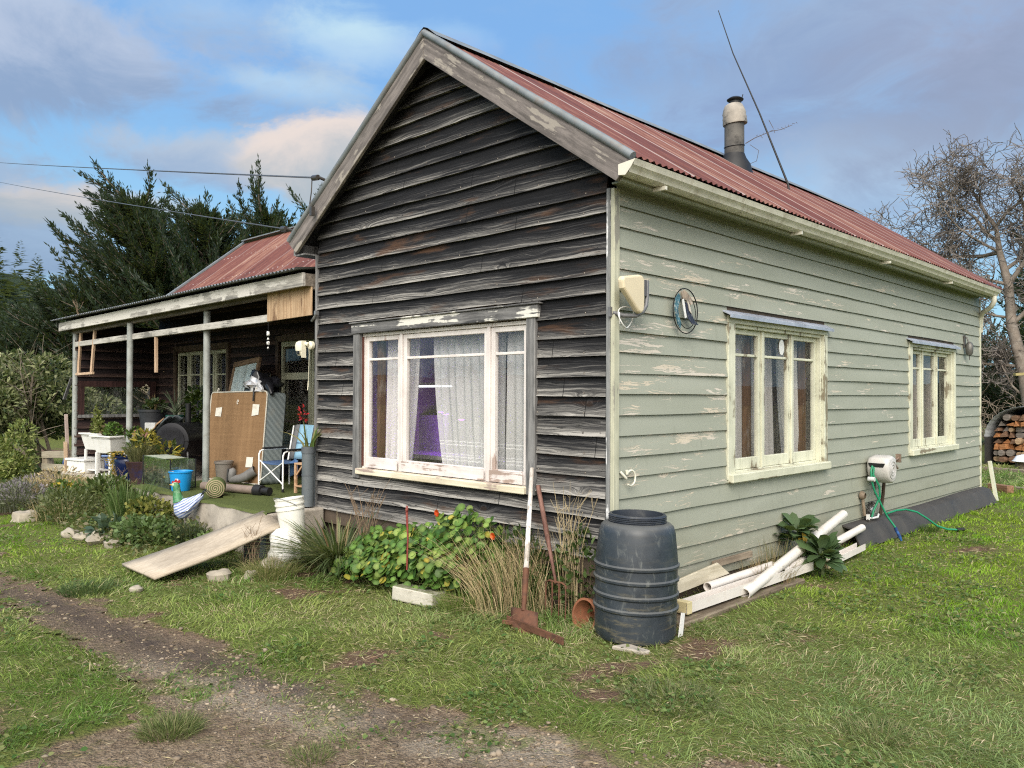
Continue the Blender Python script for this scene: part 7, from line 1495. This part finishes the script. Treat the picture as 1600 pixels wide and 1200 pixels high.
def forest(n, a0, a1, r0, r1, hm, seed):
    r_ = np.random.default_rng(seed); parts = []
    for i in range(n):
        a = r_.uniform(a0, a1); r = r_.uniform(r0, r1); x, y = CAM[0]-r*math.sin(a), CAM[1]+r*math.cos(a); z = float(hillh(np.array(a))*sstep(95, 260, r))-.6; h = hm*r_.uniform(.7, 1.25); k = 70
        u = r_.random(k)**.8; an = r_.uniform(0, 6.3, k); P = np.stack([x+0*u, y+0*u, z+h*u], -1); D = np.stack([np.cos(an), np.sin(an), -.15+.5*u], -1)
        v, f, kk = leaves(P, D, np.array([[0,0,1.]])+r_.normal(0,.3,(k,3)), h*.30*(1-u)**.8+.25, h*.10*(1-u)+.12, T_DIAM); sh = r_.uniform(.6, 1.3); parts.append((v, f, rcol(k, [(.022*sh,.038*sh,.024*sh),(.045*sh,.062*sh,.036*sh)], .25, kk)))
    return parts
v, f, c = join(forest(420, 1.20, 1.62, 105, 200, 10.5, 3)+forest(260, 1.55, 3.9, 120, 240, 7, 4)); tag(npm('far_forest', v, f, M['leaf'], c), 'distant dark conifer forest on the hillside', 'forest', kind='stuff')
# ================================================================== SKY, SUN, CAMERA
EXP = 0.90; SKS = .085
w = bpy.data.worlds.new('World'); scene.world = w; w.use_nodes = True; g = NT(w.node_tree)
SUN_EL, SUN_AZ = R_(38), R_(143)      # azimuth clockwise from +y: behind the camera, slightly right
sky = g.n('ShaderNodeTexSky', sky_type='NISHITA', sun_disc=False, sun_elevation=SUN_EL, sun_rotation=SUN_AZ, air_density=1.0, dust_density=.6, ozone_density=1.5).outputs[0]
d = g.n('ShaderNodeTexCoord').outputs['Generated']; s3 = g.sep(d)
az = g.n('ShaderNodeMath', {0: g.math('MULTIPLY', s3[0], -1.0), 1: s3[1]}, operation='ARCTAN2').outputs[0]; el = g.n('ShaderNodeMath', {0: s3[2]}, operation='ARCSINE').outputs[0]
wv = g.noise(g.scale(d, (1,1,1.6)), 3.2, 7, .58, .3); wf = g.noise(g.vm('ADD', g.scale(d, (1,1,2.2)), (4,2,1)), 6.5, 10, .66, .6); wl = g.noise(g.vm('ADD', g.scale(d, (1,1,1.8)), (1,7,3)), 1.7, 4, .5)
K = 1.0/(2**EXP)/SKS
def lin(r, g_, b): return tuple(((v+.055)/1.055)**2.4*K if v > .04 else v/12.92*K for v in (r, g_, b))
col = g.mix(.86, g.vm('MULTIPLY', sky, (1.0,1.0,1.0)), g.mix(g.ss(el, .05, .42), lin(.64,.86,.97), lin(.52,.72,.94)))
f0 = g.math('ADD', g.math('MULTIPLY', wv, .62), g.math('MULTIPLY', wf, .38))
# general thin broken cloud over the whole dome
gen = g.math('MULTIPLY', g.ss(g.math('ADD', g.math('MULTIPLY', f0, .75), g.math('MULTIPLY', wl, .35)), .60, .80), .45)
col = g.mix(gen, col, g.mix(g.ss(wf, .35, .65), lin(.57,.68,.81), lin(.68,.77,.88)))
def blob(px, py, wx, wy, c1, c2, op, tilt=0.0, edge=.55):
    """a cloud at a fixed bearing and height; wx, wy angular half sizes"""
    global col
    a0 = .7731-math.atan((px-800)/1261); e0 = math.atan((616-py)/1261*math.cos(math.atan((px-800)/1261)))
    u = g.math('DIVIDE', g.math('SUBTRACT', az, a0), wx/1261); v = g.math('DIVIDE', g.math('SUBTRACT', el, e0), wy/1261)
    if tilt: v = g.math('ADD', v, g.math('MULTIPLY', u, tilt))
    r = g.math('SQRT', g.math('ADD', g.math('MULTIPLY', u, u), g.math('MULTIPLY', v, v)))
    r = g.math('ADD', r, g.math('MULTIPLY', g.math('SUBTRACT', f0, .5), 5.2)); msk = g.math('MULTIPLY', g.ss(r, 1.0+edge*.4, 1.0-edge), op)
    sh = g.ss(g.math('ADD', v, g.math('MULTIPLY', g.math('SUBTRACT', wf, .5), 3.5)), -.8, .9)
    col = g.mix(msk, col, g.mix(sh, lin(*c1), lin(*c2)))
LAV, LAV2, CRM, WHT = (0.569,0.663,0.796), (0.695,0.757,0.858), (0.890,0.848,0.817), (0.789,0.904,0.970)
blob(1330, 60, 430, 200, (0.574,0.650,0.783), (0.652,0.723,0.828), .85, 0, .8)
blob(1040, 205, 170, 70, (0.547,0.629,0.788), (0.610,0.723,0.868), .75, .3, .8)
blob(1400, 330, 330, 110, (0.631,0.734,0.859), (0.715,0.807,0.909), .75, 0, .9)
blob(1560, 90, 180, 120, (0.589,0.640,0.748), (0.641,0.681,0.788), .8, 0, .9)
blob(130, 95, 270, 90, LAV, (0.736,0.789,0.879), .95, .10, .5)
blob(300, 30, 150, 50, (0.611,0.716,0.848), (0.736,0.841,0.942), .6, 0, .9)
blob(10, 350, 190, 105, (0.559,0.653,0.775), (0.642,0.737,0.848), .95, -.20, .5)
blob(310, 250, 190, 48, (0.611,0.705,0.827), (0.736,0.789,0.858), .95, -.05, .5)
blob(500, 262, 130, 58, (0.712,0.754,0.790), (0.925,0.875,0.850), 1.0, .08, .5)
blob(170, 325, 150, 34, (0.702,0.744,0.780), (0.880,0.840,0.810), .85, .18, .6)
blob(420, 130, 120, 22, (0.715,0.841,0.953), (0.778,0.893,0.970), .6, -.2, .9)
blob(545, 62, 100, 34, (0.736,0.852,0.953), (0.841,0.946,0.970), .75, 0, .9)
blob(700, 60, 80, 24, (0.702,0.806,0.953), (0.736,0.872,0.970), .4, 0, .9)
# unseen bright patch around the sun, added to the sky for soft fill light
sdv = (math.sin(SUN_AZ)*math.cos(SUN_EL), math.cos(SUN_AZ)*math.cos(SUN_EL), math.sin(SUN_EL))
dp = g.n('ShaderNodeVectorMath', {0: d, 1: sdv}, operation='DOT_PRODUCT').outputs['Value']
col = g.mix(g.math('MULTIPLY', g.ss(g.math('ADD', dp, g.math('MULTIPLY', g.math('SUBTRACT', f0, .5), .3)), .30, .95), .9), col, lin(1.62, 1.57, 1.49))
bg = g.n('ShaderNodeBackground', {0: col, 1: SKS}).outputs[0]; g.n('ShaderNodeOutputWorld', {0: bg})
sl = bpy.data.lights.new('sun', 'SUN'); sl.energy = 1.6; sl.angle = R_(34); sl.color = (1.0,.965,.91); so = bpy.data.objects.new('sun', sl); COL.objects.link(so)
sd = Vector((math.sin(SUN_AZ)*math.cos(SUN_EL), math.cos(SUN_AZ)*math.cos(SUN_EL), math.sin(SUN_EL)))
so.rotation_euler = sd.to_track_quat('Z', 'Y').to_euler()
cam = bpy.data.cameras.new('camera'); co = bpy.data.objects.new('camera', cam); COL.objects.link(co)
cam.sensor_width = 36; cam.lens = 36*1261/1600; cam.clip_end = 3000; cam.clip_start = .05
yaw, pit, rol = .7731, .0125, .0042
F = Vector((-math.sin(yaw)*math.cos(pit), math.cos(yaw)*math.cos(pit), math.sin(pit))); Rr_ = Vector((math.cos(yaw), math.sin(yaw), 0)); U = Rr_.cross(F)
R2 = Rr_*math.cos(rol)+U*math.sin(rol); U2 = U*math.cos(rol)-Rr_*math.sin(rol)
mt = Matrix((R2, U2, -F)).transposed().to_4x4(); mt.translation = Vector((3.4955,-4.6092,1.62)); co.matrix_world = mt
scene.camera = co
vs = scene.view_settings; vs.view_transform = 'Standard'; vs.look = 'None'; vs.exposure = EXP; vs.gamma = 1.0; vs.use_curve_mapping = False
cy = scene.cycles; cy.max_bounces = 8; cy.diffuse_bounces = 3; cy.glossy_bounces = 3; cy.transparent_max_bounces = 16; cy.transmission_bounces = 4; cy.caustics_reflective = False; cy.caustics_refractive = False; cy.use_denoising = False; cy.pixel_filter_type = 'BLACKMAN_HARRIS'; cy.filter_width = 1.15; cy.sample_clamp_indirect = 4
